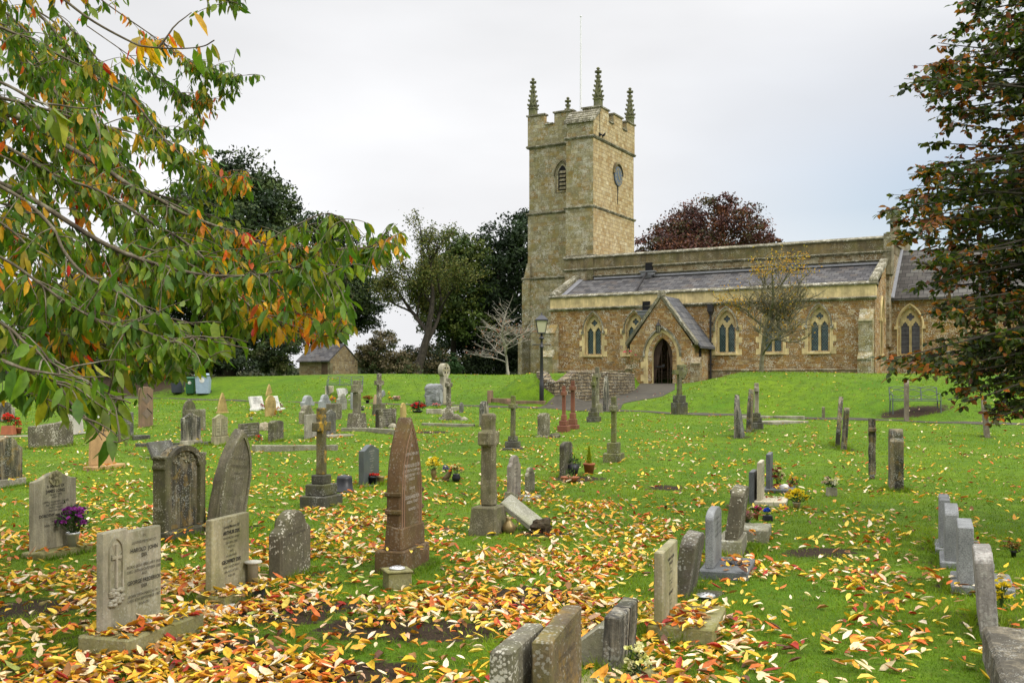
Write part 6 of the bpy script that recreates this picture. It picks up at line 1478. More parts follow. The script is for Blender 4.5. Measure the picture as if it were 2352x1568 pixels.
mb = MB(); hp = 123 * sc; r0 = 5.2 * sc; mb.lathe([(0, -.3), (r0, -.3), (r0, .6), (r0 * 1.05, .65), (r0 * .8, .75), (r0 * .62, hp), (r0 * .95, hp + .02), (r0 * .95, hp + .06), (r0 * .5, hp + .1), (r0 * .5, hp + .32), (r0 * 1.15, hp + .35), (r0 * 1.15, hp + .39), (r0 * .5, hp + .45), (r0 * .5, hp + .6), (0, hp + .6)], (0, 0, 0), 14); mb.build('post', IRONB, r_, smooth=True)
mb = MB(); mb.tube([(-.33, 0, hp + .13), (.33, 0, hp + .13)], .018, 6); 
for s in (-1, 1): mb.lathe([(0, -.03), (.03, 0), (0, .03)], (s * .34, 0, hp + .13), 8)
mb.build('ladder_bar', IRONB, r_)
zl = hp + .58; mb = MB(); a0, a1, hl = .14, .215, .46
for sx in (-1, 1):
    for sy in (-1, 1): mb.tube([(sx * a0, sy * a0, zl), (sx * a1, sy * a1, zl + hl)], .012, 5)
mb.cbox(0, 0, zl - .03, a0 * 2.1, a0 * 2.1, .04); mb.build('lantern_frame', IRONB, r_)
mb = MB(); mb.cbox(0, 0, zl + .011, a0 * 1.9, a0 * 1.9, hl - .012, a1 / a0); 
lg = NT('lantern glass pane'); lg.fin((.42, .40, .27), .2, .5); mb.build('lantern_glass', lg.m, r_)
mb = MB(); mb.cbox(0, 0, zl + hl, a1 * 2.3, a1 * 2.3, .05); mb.cbox(0, 0, zl + hl + .05, a1 * 2.2, a1 * 2.2, .16, .35); mb.cbox(0, 0, zl + hl + .21, .1, .1, .06, .6); mb.lathe([(0, 0), (.03, .02), (0, .06)], (0, 0, zl + hl + .27), 8); mb.build('lantern_cap', IRONB, r_)
# bins
def bin_(x0, x1, yt, yb, col, label):
    X, Y, z = pick((rx('A', x0) + rx('A', x1)) / 2, ry('A', yb)); sc = Y / F / 3.84; w = (x1 - x0) * sc; h = (yb - yt) * sc
    r_ = empty('wheelie_bin', (X, Y, z), (0, 0, R(6)), label, 'wheelie bin', 'wheelie bins under the yew'); m = plain('bin plastic ' + label.split()[0], col, .5, 0, .1, .4)
    mb = MB(); mb.cbox(0, 0, .04, w * .78, w * .85, h * .86, 1.16); mb.build('body', m, r_, bevel=.02)
    mb = MB(); mb.cbox(0, -.02, .04 + h * .86, w * .98, w * 1.08, h * .05, 1); mb.cbox(0, -.0, .04 + h * .91, w * .9, w * .98, h * .06, .8); mb.build('lid', m, r_, bevel=.01)
    for s in (-1, 1):
        mb = MB(); mb.tube([(s * w * .36, w * .42, .1), (s * w * .45, w * .42, .1)], .1, 12); mb.build('wheel', M['black_plastic'], r_)
    mb = MB(); disc(mb, lambda x, y, z: (x, y - w * .47, z), w * .17, -.012, 0, 14, h * .68); mb.build('emblem', M['white_stone'], r_)
bin_(1512, 1622, 95, 272, (.03, .035, .045), 'black wheelie bin, leftmost of three')
bin_(1638, 1724, 128, 280, (.02, .10, .035), 'green wheelie bin, middle of three')
bin_(1726, 1860, 95, 280, (.25, .32, .40), 'pale blue wheelie bin, rightmost of three')
# railings and a far stone at the left edge
X, Y = -28.5, 52.0; z = gz(X, Y)
r_ = empty('iron_railing', (X, Y, z), (0, 0, R(10)), 'thin iron railings at the far left edge', 'railing')
mb = MB()
for k in range(60): mb.tube([(-4 + k * .15, 0, -.2), (-4 + k * .15, 0, 1.45)], .016, 4)
mb.build('bars', IRONB, r_)
mb = MB()
for zz in (.25, 1.3): mb.tube([(-4.1, 0, zz), (4.9, 0, zz)], .022, 4)
mb.build('rail', IRONB, r_)
stone_('L', 200, 225, 310, 245, 60, 14, 'peak', M['spotted'], 'weathered lichen stone by the far left railings', T=.3, W=.6)
# stone shed
VSH = 56.0
u0, v0 = U(758, VSH), VSH; x, y = uv2w(u0, v0); zg = gz(x, y); Ysh = y; scs = y / F
r_ = empty('stone_shed', (x, y, zg), (0, 0, -A), 'small stone shed with a slate roof beyond the grassy bank', 'shed')
SHED = masonry('shed rubble', [(.1, (.14, .085, .035)), (.4, (.24, .17, .085)), (.7, (.32, .25, .14)), (.95, (.17, .12, .07))], (.2, .16, .1), .4, .17, .016, lichen=.4, dark=.5, distort=.09)
hE, hG = 39 * scs, 76 * scs; wl = 76 * scs / .87 * 1.05; wg = 3.1
mb = MB(); mb.box(-wl, 0, 0, wg, -.4, hE); mb.prism([(0, hE), (wg, hE), (wg / 2, hG)], 0, 0.001)
mb.f = mb.f[:6]; mb.v = mb.v[:8]
mb.add([(0, 0, hE), (0, wg, hE), (0, wg / 2, hG), (-wl, 0, hE), (-wl, wg, hE), (-wl, wg / 2, hG)], [(0, 1, 2), (3, 5, 4)])
mb.build('wall', SHED, r_)
mb = MB()
for s in (0, 1):
    ya = -.2 if s == 0 else wg + .2
    mb.hexa([(-wl - .15, ya, hE - .1), (.06, ya, hE - .1), (.06, wg / 2, hG + .02), (-wl - .15, wg / 2, hG + .02)], [(-wl - .15, ya, hE - .02), (.06, ya, hE - .02), (.06, wg / 2, hG + .1), (-wl - .15, wg / 2, hG + .1)])
mb.build('roof', SLATE, r_)
mb = MB(); mb.box(-.75, -.2, -.03, .05, -.1, hE * .86); mb.build('door', WOOD2, r_); mb = MB(); mb.box(-.9, -.05, -.012, .04, hE * .86, hE * .99); mb.box(-.2, .012, -.015, .3, -.1, hE * .86); mb.build('door_surround', ASHD, r_)
ground_sheet()
# ------------------------------------------------------------------ trees
def PW(px, py, Y): return np.array([(px - MIDX) / F * Y, Y, EYE - (py - HOR) / F * Y])
def smooth_path(P, n):
    """Catmull-Rom through the points"""
    P = np.asarray(P, float); P = np.vstack([2 * P[0] - P[1], P, 2 * P[-1] - P[-2]]); out = []
    m = len(P) - 3
    for q in np.linspace(0, m - 1e-6, n):
        i = int(q); t_ = q - i; a, b, c, d = P[i:i + 4]
        out.append(.5 * ((2 * b) + (-a + c) * t_ + (2 * a - 5 * b + 4 * c - d) * t_ ** 2 + (-a + 3 * b - 3 * c + d) * t_ ** 3))
    return np.array(out)

# ---- the cherry whose boughs hang in from the left
CH_T = np.array([-5.6, 7.2])
LIMBS = [  # picture polyline, depth at start and end, radius at start
    ([(-250, 330), (0, 421), (83, 463), (208, 542), (283, 580), (354, 605), (458, 630), (542, 634), (620, 628), (708, 612), (770, 640)], 5.6, 4.7, .034),
    ([(-250, 150), (27, 262), (82, 290), (164, 342), (246, 391), (304, 430), (367, 459), (417, 488), (500, 521), (625, 563), (708, 571), (846, 567), (929, 530)], 7.0, 6.0, .045),
    ([(-200, 120), (0, 189), (82, 232), (137, 242), (191, 249), (230, 243)], 3.6, 3.4, .012),
    ([(20, -60), (55, 0), (123, 68), (170, 148), (246, 191), (301, 227), (355, 293), (396, 339), (459, 380), (506, 407), (547, 402)], 8.2, 7.0, .03),
    ([(90, -40), (131, 30), (191, 96), (238, 153), (275, 200), (330, 260), (400, 300), (470, 290)], 8.6, 8.2, .018),
    ([(100, -40), (200, 40), (300, 96), (339, 108), (410, 112), (465, 107), (492, 93)], 4.0, 3.8, .010),
    ([(180, -40), (260, 20), (361, 90), (410, 128), (478, 159), (520, 175), (588, 171)], 9.5, 9.0, .016),
    ([(200, 60), (300, 130), (380, 190), (450, 230), (530, 215)], 9.5, 9.2, .012),
    ([(-200, 350), (12, 434), (112, 513), (146, 575), (179, 617), (225, 651), (292, 680), (360, 730), (430, 770), (520, 790), (570, 800)], 5.2, 4.4, .022),
    ([(-200, 500), (0, 590), (90, 650), (160, 700), (240, 740), (330, 760), (420, 800), (470, 850)], 4.7, 4.2, .016),
    ([(-200, 640), (0, 740), (60, 790), (130, 840), (200, 880), (250, 905), (300, 925)], 4.2, 3.8, .012),
    ([(-200, 750), (-20, 820), (60, 850), (130, 880), (165, 930), (200, 965), (240, 1000), (268, 1015), (296, 1005)], 3.7, 3.5, .009),
    ([(-200, 250), (0, 330), (120, 400), (230, 440), (330, 500), (430, 560), (520, 640), (600, 690), (700, 720), (760, 730), (800, 720)], 6.0, 5.2, .024),
    ([(300, 560), (420, 600), (520, 660), (600, 720), (680, 750), (740, 770), (790, 760)], 5.4, 4.9, .012),
    ([(-200, 10), (0, 90), (100, 180), (170, 270), (240, 340), (300, 400)], 7.5, 7.0, .022),
    ([(-200, 420), (-50, 480), (60, 560), (110, 650), (130, 740), (150, 800)], 5.0, 4.7, .014),
    ([(600, 570), (660, 540), (720, 500), (760, 490), (790, 510)], 5.8, 5.6, .008),
    ([(380, 460), (450, 500), (520, 580), (600, 640), (640, 650)], 6.4, 6.0, .01),
    ([(-200, 560), (0, 640), (100, 700), (190, 770), (280, 820), (350, 850), (440, 840)], 5.6, 5.2, .012),
    ([(-200, 680), (-50, 720), (40, 770), (90, 830), (140, 900), (170, 960)], 5.0, 4.8, .009),
    ([(430, -60), (480, -20), (520, 2), (560, 8)], 6.5, 6.4, .008),
    ([(-150, -50), (0, 20), (90, 110), (150, 210), (190, 330), (210, 420)], 8.5, 8.0, .02),
]
LOWX, LOWY = [-400, 0, 100, 200, 250, 300, 330, 400, 480, 500, 600, 760, 820, 840, 950], [1000, 945, 960, 955, 1045, 1045, 880, 868, 862, 825, 795, 795, 760, 640, 600]
FARY, FARX = [-200, 30, 45, 100, 180, 230, 300, 350, 400, 480, 520, 600, 640, 780, 860, 930, 1050], [590, 580, 440, 530, 605, 530, 475, 490, 585, 790, 940, 930, 800, 830, 470, 310, 310]
_r5 = np.random.default_rng(15)
for _pts, _a, _b, _r in [l for l in LIMBS if l[1] > 4.4 and l[0][0][0] < 60]:
    _dx, _dy, _dz = _r5.uniform(-70, -5), _r5.uniform(-45, 50), _r5.uniform(.2, 1.4)
    LIMBS.append(([(x + _dx * i / len(_pts) + _r5.uniform(-14, 14), y + _dy + _r5.uniform(-16, 16)) for i, (x, y) in enumerate(_pts)], _a + _dz, _b + _dz, _r * .7))
cherry = empty('cherry_tree', (CH_T[0], CH_T[1], gz(*CH_T)), (0, 0, 0), 'autumn cherry with drooping green and orange leaves hanging in from the left', 'tree')
CT0 = Vector(cherry.location)
def cherry_tree():
    wood = MB(); twigs = MB(); LP = []; LD = []; LL = []; LC = []
    zt = gz(*CH_T)
    trunk_top = np.array([CH_T[0] + .2, CH_T[1] - .1, zt + 2.0])
    wood.tube([(CH_T[0], CH_T[1], zt - .2), (CH_T[0] + .05, CH_T[1], zt + .3), tuple(trunk_top), (CH_T[0] - .1, CH_T[1] + .2, zt + 4.0), (CH_T[0] - .3, CH_T[1] + .3, zt + 6.5)], [.30, .22, .19, .13, .03], 10)
    paths = []
    for pts, d0, d1, r0 in LIMBS:
        if d0 > 4.3: d0, d1 = d0 * 1.22 + .2, d1 * 1.22 + .2
        m = len(pts); W_ = [PW(x, y, d0 + (d1 - d0) * i / (m - 1)) for i, (x, y) in enumerate(pts)]
        n = 6 * m; P = smooth_path(W_, n)
        r0 *= .62; rad = np.interp(np.linspace(0, 1, n), [0, .75, 1], [r0, r0 * .38, .0025])
        if pts[0][0] < -100:       # joins the trunk outside the frame
            h = float(np.clip(W_[0][2] - .8, zt + 1.4, zt + 5.5)); base = np.array([CH_T[0], CH_T[1], h])
            mid = (base + W_[0]) / 2 + np.array([0, 0, .15]); wood.tube([tuple(base), tuple(mid), tuple(W_[0])], [r0 * 1.8 + .01, r0 * 1.3, r0], 7)
        wood.tube([tuple(p) for p in P], list(rad), 6); paths.append((P, rad))
    # limbs on the far side and above, out of view or thin in it: they fill the crown
    rr = np.random.default_rng(4)
    for k in range(34):
        a = rr.uniform(-2.6, 2.4); L = rr.uniform(2.0, 4.2); h = zt + rr.uniform(2.4, 5.2)
        end = np.array([CH_T[0] + L * math.cos(a) * .9, CH_T[1] + L * math.sin(a), h + rr.uniform(-.7, .8)])
        if abs(end[0]) < 1e9 and end[1] > 0 and end[0] / end[1] > -.36 : end[0] = -.40 * end[1]
        if end[1] < 3.4: end[1] = 3.4 + rr.uniform(0, 1)
        if end[1] > 0 and end[2] < 1.9 + .02 * end[1]: end[2] = 2.2
        b = np.array([CH_T[0], CH_T[1], h - .6]); P = smooth_path([b, (b + end) / 2 + np.array([0, 0, .45]), end], 16)
        wood.tube([tuple(p) for p in P], list(np.linspace(.03, .005, 16)), 5); paths.append((P, np.linspace(.03, .005, 16)))
    def inside(p, slack=0.0):
        if p[1] < 2.6: return True
        x_ = MIDX + p[0] / p[1] * F; y_ = HOR - (p[2] - EYE) / p[1] * F
        return y_ < np.interp(x_, LOWX, LOWY) + slack and x_ < np.interp(y_, FARY, FARX) + slack
    def add_leaves(P, dens, spread=0.0):
        for i in range(len(P) - 1):
            seg = P[i + 1] - P[i]; l = np.linalg.norm(seg); k = rr.poisson(l * dens)
            for _ in range(k):
                p = P[i] + seg * rr.random() + rr.normal(size=3) * spread
                side = rr.normal(size=3); side[2] *= .3; side /= np.linalg.norm(side) + 1e-6
                LP.append(p + side * .015); d = side * rr.uniform(.15, .75) + seg / (l + 1e-6) * .25 + np.array([0, 0, -rr.uniform(.55, 1.2)]); LD.append(d)
                LL.append(np.clip(rr.normal(.092, .022), .04, .135))
    for (P, rad), lim in zip(paths, LIMBS + [None] * 60):
        n = len(P); L = np.linalg.norm(np.diff(P, axis=0), axis=1).sum(); tot = int(L * (25 if lim else 16))
        if lim and len(lim[0]) in (6, 7) and lim[1] < 4.2: tot = int(L * 3.5)
        for _ in range(tot):
            i = int(n * (.12 + .88 * rr.random() ** .85)); i = min(i, n - 2); p = P[i]; tg = P[i + 1] - P[i]; tg = tg / (np.linalg.norm(tg) + 1e-9)
            d = tg * rr.uniform(.2, .9) + rr.normal(size=3) * np.array([.55, .55, .45]); d /= np.linalg.norm(d)
            l = rr.uniform(.14, .42) * (1.15 if lim is None else 1.0); m = 6; pts = [p]
            for k in range(m): d = d + np.array([0, 0, -.12]) + rr.normal(size=3) * .08; d /= np.linalg.norm(d); pts.append(pts[-1] + d * l / m)
            if not inside(pts[-1], 10) or not inside(pts[3], 10): continue
            twigs.tube([tuple(q) for q in pts], list(np.linspace(.0045, .0016, m + 1)), 4, False)
            add_leaves(np.array(pts), 31 if lim else 32)
        add_leaves(P[int(n * .55):], 14)
    wood.build('trunk', M['bark'], cherry, tuple(CT0), smooth=True); twigs.build('twigs', M['bark'], cherry, tuple(CT0))
    LPa, LDa, LLa = np.array(LP), np.array(LD), np.array(LL); n = len(LPa)
    # keep the leafage clear of the lens
    ppx = MIDX + LPa[:, 0] / np.maximum(LPa[:, 1], .1) * F; ppy = HOR - (LPa[:, 2] - .06 - EYE) / np.maximum(LPa[:, 1], .1) * F; jit = rr.normal(size=n) * 14
    inview = LPa[:, 1] > 2.6
    low = np.interp(ppx, LOWX, LOWY); far_ = np.interp(ppy, FARY, FARX)
    ok = (LPa[:, 1] > 2.6) & (~inview | ((ppy + jit < low) & (ppx + jit < far_))); LPa, LDa, LLa = LPa[ok], LDa[ok], LLa[ok]; n = len(LPa)
    base = np.array([[.055, .125, .008], [.095, .175, .010], [.15, .21, .012], [.11, .15, .010], [.25, .25, .014]])[rr.choice(5, n, p=[.28, .30, .22, .12, .08])]
    aut = np.array([[.55, .30, .012], [.62, .20, .012], [.55, .10, .015], [.40, .28, .015], [.30, .22, .015], [.48, .03, .015]])[rr.choice(6, n, p=[.32, .24, .09, .17, .14, .04])]
    cl = np.sin(LPa[:, 0] * 5.1 + LPa[:, 2] * 3.7) + np.sin(LPa[:, 1] * 4.3 - LPa[:, 2] * 5.9) + rr.normal(size=n) * .9
    isa = cl > 1.35
    near = (LPa[:, 1] < 4.3) & (LPa[:, 2] > 3.0); isa |= near & (rr.random(n) < .85)
    col = np.where(isa[:, None], aut, base) * rr.uniform(.75, 1.25, (n, 1))
    V, Fc = leaf_mesh(LPa, LDa, rr.normal(size=(n, 3)) + np.array([0, -.6, .2]), LLa, LLa * rr.uniform(.33, .44, n), rr.uniform(-.1, .45, n), rr.uniform(.05, .22, n))
    np_mesh('crown', V, Fc, M['leaf'], cherry, np.repeat(col, 8, 0), loc=tuple(CT0)).location = (0, 0, 0)
    print('cherry leaves', n)
cherry_tree()

# ---- copper beech at the right edge
BT = np.array([8.6, 11.6])
beech = empty('copper_beech', (BT[0], BT[1], gz(*BT)), (0, 0, 0), 'dark copper beech with rusty leaf tips filling the right edge', 'tree')
BT0 = Vector(beech.location)
def beech_tree():
    rr = np.random.default_rng(9); zt = gz(*BT); wood = MB(); twigs = MB(); LP = []; LD = []; TIP = []
    wood.tube([(BT[0], BT[1], zt - .2), (BT[0], BT[1], zt + .4), (BT[0] - .1, BT[1], zt + 3), (BT[0], BT[1], zt + 7), (BT[0], BT[1], zt + 10)], [.42, .32, .26, .15, .04], 10)
    # how far left the boughs reach in the picture at each height of the picture
    ys = [-150, 0, 100, 180, 260, 330, 400, 480, 540, 600, 660, 720, 790, 830, 870, 920, 960, 1000]
    xl = [2230, 2225, 2165, 2085, 2150, 2130, 2095, 2025, 2050, 2100, 2085, 2150, 2130, 2030, 2130, 2215, 2265, 2330]
    jobs = []
    for k in range(235):
        py = rr.uniform(-160, 985); Y = rr.uniform(9.4, 12.6)
        x0 = np.interp(py, ys, xl); px = x0 + abs(rr.normal()) * 60 + (rr.random() < .62) * rr.uniform(0, 330)
        jobs.append((px, py, Y))
    for py, x0 in zip(ys[1:-1], xl[1:-1]): jobs += [(x0 + rr.uniform(-12, 6), py + rr.uniform(-8, 8), rr.uniform(9.4, 10.4))]
    for px, py, Y in jobs:
        end = PW(px, py, Y); b = np.array([BT[0], BT[1], min(max(end[2] + rr.uniform(-.7, .5), zt + 1.7), zt + 8.5)])
        mid = (b + end) / 2 + np.array([0, 0, rr.uniform(.1, .4)]); P = smooth_path([b, mid, end], 22)
        wood.tube([tuple(p) for p in P], list(np.interp(np.linspace(0, 1, 22), [0, .7, 1], [.045, .014, .003])), 5)
        for _ in range(30):
            i = int(22 * (.35 + .65 * rr.random())); i = min(i, 20); p = P[i]; tg = P[i + 1] - P[i]; tg /= np.linalg.norm(tg) + 1e-9
            d = tg * rr.uniform(.5, 1.1) + rr.normal(size=3) * np.array([.5, .6, .28]); d /= np.linalg.norm(d); l = rr.uniform(.18, .5) * (1 if i < 16 else .65); m = 5; pts = [p]
            for q in range(m): d = d + np.array([0, 0, -.05]) + rr.normal(size=3) * .07; d /= np.linalg.norm(d); pts.append(pts[-1] + d * l / m)
            twigs.tube([tuple(q) for q in pts], list(np.linspace(.004, .0015, m + 1)), 4, False)
            for q in range(int(l * 34)):
                f = rr.random() * m; j = min(int(f), m - 1); pp = np.array(pts[j]) + (np.array(pts[j + 1]) - np.array(pts[j])) * (f - j)
                s = rr.normal(size=3); s[2] = s[2] * .35 - .25; LP.append(pp); LD.append(s + d * .5); TIP.append(max(0, (i - 12) / 9) * .7 + .3 * f / m)
    wood.build('trunk', M['dark_bark'], beech, tuple(BT0), smooth=True); twigs.build('twigs', M['dark_bark'], beech, tuple(BT0))
    LPa, LDa, tip = np.array(LP), np.array(LD), np.array(TIP); n = len(LPa); LL = rr.uniform(.055, .095, n)
    g = np.array([[.045, .075, .010], [.085, .095, .015], [.026, .046, .008]])[rr.integers(0, 3, n)]
    rd = np.array([[.22, .075, .014], [.32, .12, .018], [.15, .045, .015], [.50, .13, .012], [.24, .15, .025]])[rr.choice(5, n, p=[.34, .24, .24, .06, .12])]
    isr = rr.random(n) < np.clip(.02 + .8 * (tip - .5) + .22 * np.sin(LPa[:, 0] * 3 + LPa[:, 2] * 4), .06, .85)
    col = np.where(isr[:, None], rd, g) * rr.uniform(.7, 1.3, (n, 1))
    V, Fc = leaf_mesh(LPa, LDa, rr.normal(size=(n, 3)) * .7 + np.array([0, 0, 1.0]), LL, LL * .62, .15, .12)
    np_mesh('crown', V, Fc, M['leaf'], beech, np.repeat(col, 8, 0), loc=tuple(BT0)).location = (0, 0, 0); print('beech leaves', n)
beech_tree()

# ---- trees behind
def skeleton(rr, base, H, spread, levels=4, r0=.2, up=.6, kids=(3, 5), lean=(0, 0), bare_to=.25, wob=.22):
    mb = MB(); tips = []
    def grow(p, d, l, r, lv):
        pts = [p]; m = 5; dd = np.array(d, float)
        for i in range(m): dd = dd + rr.normal(size=3) * wob * .5 + np.array([0, 0, .03 * up]); dd /= np.linalg.norm(dd); pts.append(pts[-1] + dd * l / m)
        mb.tube([tuple(q) for q in pts], list(np.linspace(r, r * .62, m + 1)), 7 if lv == 0 else 5 if lv < 3 else 3, False)
        if lv >= 2: tips.extend(pts[2:])
        if lv < levels:
            for k in range(rr.integers(*kids)):
                f = rr.uniform(bare_to if lv == 0 else .3, 1.0); j = min(int(f * m), m - 1); q = pts[j] + (pts[j + 1] - pts[j]) * (f * m - j)
                a = rr.uniform(0, 2 * math.pi); sd = np.array([math.cos(a), math.sin(a), 0]); nd = dd * (1 - spread) + sd * spread + np.array([0, 0, up * .35]); nd /= np.linalg.norm(nd)
                grow(q, nd, l * rr.uniform(.52, .78), max(r * .52, .006), lv + 1)
            grow(pts[-1], dd + rr.normal(size=3) * .15, l * .7, r * .6, lv + 1)
    grow(np.zeros(3), np.array([lean[0], lean[1], 1.0]), H * .42, r0, 0)
    return mb, np.array(tips)
TG = 'trees around the churchyard'
def crown_tree(name, px, Y, py0, blobs, n, size, cols, label, tr=.25, seed=1, mat_='bush', flat=1.0, core=True, twig=None, cat='tree', group=TG, upw=.3):
    """blobs: (px, py, radius px, squash) in picture units at the tree's own distance, each with its own depth"""
    rr = np.random.default_rng(seed); X = (px - MIDX) / F * Y; z = gz(X, Y); sc = Y / F
    root = empty(name, (X, Y, z), (0, 0, 0), label, cat, group)
    P = []; Nn = []; C = []; mb = MB()
    top = min(b[1] for b in blobs); zt = EYE - (top - HOR) * sc - z
    if tr: mb.tube([(0, 0, -.3), (.05, 0, zt * .3), (-.1, .1, zt * .62), (0, 0, zt * .9)], [tr, tr * .8, tr * .5, tr * .1], 9)
    tot = sum(b[2] ** 2 * b[3] for b in blobs)
    for bx_, by_, r, sq in blobs:
        c = np.array([(bx_ - px) * sc, rr.normal() * r * sc * .45, EYE - (by_ - HOR) * sc - z]); R_ = r * sc
        if tr: mb.tube([(0, 0, max(.5, min(c[2] * .75, zt * .6))), tuple(c * np.array([.6, .6, .9])), tuple(c)], [tr * .35, tr * .2, tr * .06], 5)
        m = int(n * r * r * sq / tot); k = max(8, int(m / 42))
        cd = rdir(k) * (rr.random((k, 1)) ** .42); cc = c + cd * np.array([R_, R_, R_ * sq])
        ids = rr.integers(0, k, m); g = np.array([1, 1, .55 * flat]) * R_ * .17
        P.append(cc[ids] + rr.normal(size=(m, 3)) * g); Nn.append(cd[ids] + rdir(m) * .8 + np.array([0, 0, upw]))
        cs = np.array(cols)[rr.integers(0, len(cols), k)] * rr.uniform(.75, 1.25, (k, 1)); C.append(cs[ids] * rr.uniform(.7, 1.3, (m, 1)))
    P = np.concatenate(P); Nn = np.concatenate(Nn); C = np.concatenate(C); m = len(P)
    d = rdir(m); d[:, 2] -= .25; V, Fc = cards(P, d, Nn, size * rr.uniform(.6, 1.4, m), size * .62 * rr.uniform(.6, 1.3, m))
    np_mesh('crown', V, Fc, M[mat_], root, np.repeat(C, 4, 0))
    if tr: mb.build('trunk', M['dark_bark'], root, smooth=True)
    return root
YEW = [(.012, .026, .007), (.020, .040, .009), (.032, .056, .010), (.050, .072, .014)]
crown_tree('yew_tree', 520, 62, 850, [(540, 390, 75, .8), (590, 440, 75, .75), (500, 430, 70, .8), (440, 480, 90, .8), (560, 520, 110, .75), (640, 540, 55, .8), (470, 600, 120, .7), (590, 640, 110, .7), (350, 600, 110, .8), (420, 700, 130, .6), (560, 740, 115, .5), (650, 640, 60, .8), (300, 720, 100, .6), (650, 720, 45, .7), (470, 790, 90, .4), (570, 810, 60, .35), (520, 380, 40, .8), (640, 480, 50, .8), (600, 560, 100, .7), (520, 670, 120, .7), (610, 770, 80, .45)], 60000, .26, YEW, 'tall dark yew towering behind the cherry leaves', tr=.6, seed=3)
crown_tree('yew_tree', 775, 80, 850, [(720, 525, 45, .8), (775, 555, 50, .7), (730, 600, 70, .7), (800, 620, 65, .6), (845, 650, 42, .6), (770, 680, 95, .5), (850, 700, 45, .5), (700, 720, 60, .6), (820, 740, 60, .4), (680, 770, 55, .6), (660, 650, 60, .7), (740, 640, 80, .6), (800, 700, 70, .6), (750, 760, 70, .4), (840, 590, 30, .7)], 38000, .24, YEW, 'dark spreading yew above the small stone shed', tr=.45, seed=5)
crown_tree('conifer_tree', 1150, 82, 850, [(1195, 540, 60, 1.1), (1150, 570, 60, 1.0), (1210, 600, 80, 1.0), (1120, 630, 70, .9), (1180, 700, 100, .9), (1090, 700, 75, .9), (1140, 780, 110, .7), (1060, 780, 60, .8), (1210, 790, 70, .8), (1200, 500, 20, 1.6)], 30000, .30, [(.010, .024, .006), (.018, .037, .009), (.027, .050, .011)], 'very dark conifers standing beside the church tower', tr=.4, seed=7, flat=1.0)
crown_tree('leafy_tree', 1040, 78, 850, [(1050, 580, 55, .9), (1010, 620, 55, .8), (1070, 640, 60, .8), (1030, 690, 75, .8), (1085, 590, 45, .9), (1000, 740, 45, .7), (1060, 740, 65, .7)], 17000, .25, [(.05, .085, .014), (.07, .11, .016), (.10, .125, .018), (.034, .064, .012)], 'mid green leafy tree between the bare limbed tree and the conifers', tr=.25, seed=11)
BEE = [(.065, .020, .016), (.09, .028, .016), (.045, .018, .014), (.05, .04, .012), (.12, .045, .018)]
crown_tree('copper_beech', 1620, 105, 850, [(1620, 510, 75, .85), (1560, 545, 65, .8), (1690, 530, 65, .8), (1510, 565, 50, .7), (1740, 560, 42, .7), (1640, 570, 90, .5), (1580, 590, 100, .5), (1700, 600, 90, .5), (1650, 470, 40, .6), (1480, 590, 30, .6), (1775, 550, 20, .6)], 30000, .30, BEE, 'rounded copper beech rising behind the nave roof', tr=.5, seed=13)
# open, thinly leaved tree with ivy trunk
def open_tree():
    rr = np.random.default_rng(21); Y = 70; px = 958; X = (px - MIDX) / F * Y; z = gz(X, Y)
    root = empty('open_tree', (X, Y, z), (0, 0, 0), 'airy tree with thin autumn foliage and sky between its limbs', 'tree', TG)
    mb, tips = skeleton(rr, None, 9.6, .55, 5, .34, .55, (2, 4), (.05, 0), .45)
    mb.build('trunk', M['dark_bark'], root, smooth=True)
    tips = tips[tips[:, 2] > 2.2]; n = 15000; P = tips[rr.integers(0, len(tips), n)] + rr.normal(size=(n, 3)) * .22
    c = np.array([(.075, .10, .017), (.11, .125, .022), (.14, .13, .022), (.055, .08, .015)])[rr.integers(0, 4, n)] * rr.uniform(.7, 1.3, (n, 1))
    V, Fc = cards(P, rdir(n), rdir(n), .17 * rr.uniform(.6, 1.3, n), .10); np_mesh('crown', V, Fc, M['bush'], root, np.repeat(c, 4, 0))
open_tree()
def small_tree(name, px, py, Y, H, m, label, seed, cluster, cc, n, sp=.6, wid=1.0, lsz=.07, kids=(3, 5), bare=.3, r0=.10):
    rr = np.random.default_rng(seed); X = (px - MIDX) / F * Y; z = gz(X, Y)
    root = empty(name, (X, Y, z), (0, 0, 0), label, 'tree', TG)
    mb, tips = skeleton(rr, None, H, sp, 4, r0, .5, kids, (0, 0), bare, .25); k = H / max(1e-6, tips[:, 2].max()); 
    mb.v = [(a * k * wid, b * k * wid, c * k) for a, b, c in mb.v]; tips = tips * np.array([k * wid, k * wid, k])
    mb.build('trunk', m, root, smooth=True)
    w = cluster(tips); w = w / w.sum(); P = tips[rr.choice(len(tips), n, p=w)] + rr.normal(size=(n, 3)) * .07
    c = np.array(cc)[rr.integers(0, len(cc), n)] * rr.uniform(.7, 1.25, (n, 1)); V, Fc = leaf_mesh(P, rdir(n), rdir(n), lsz * rr.uniform(.7, 1.3, n), lsz * .6, .3, .15); np_mesh('crown', V, Fc, M['leaf'], root, np.repeat(c, 8, 0))
small_tree('rowan_tree', 1748, 850, 43.0, 5.1, stone('grey green bark', (.15, .135, .075), lichen=.3, grain=.4), 'small bare lawn tree with a few orange leaves before the church windows', 33, lambda t_: np.where(t_[:, 2] > 4.0, 3.0, 0.15) + np.where((t_[:, 0] < -1.0), 1.5, 0), [(.55, .28, .02), (.45, .25, .03), (.42, .30, .03)], 1300, .62, 1.0, .085, (4, 7), .34, .11)
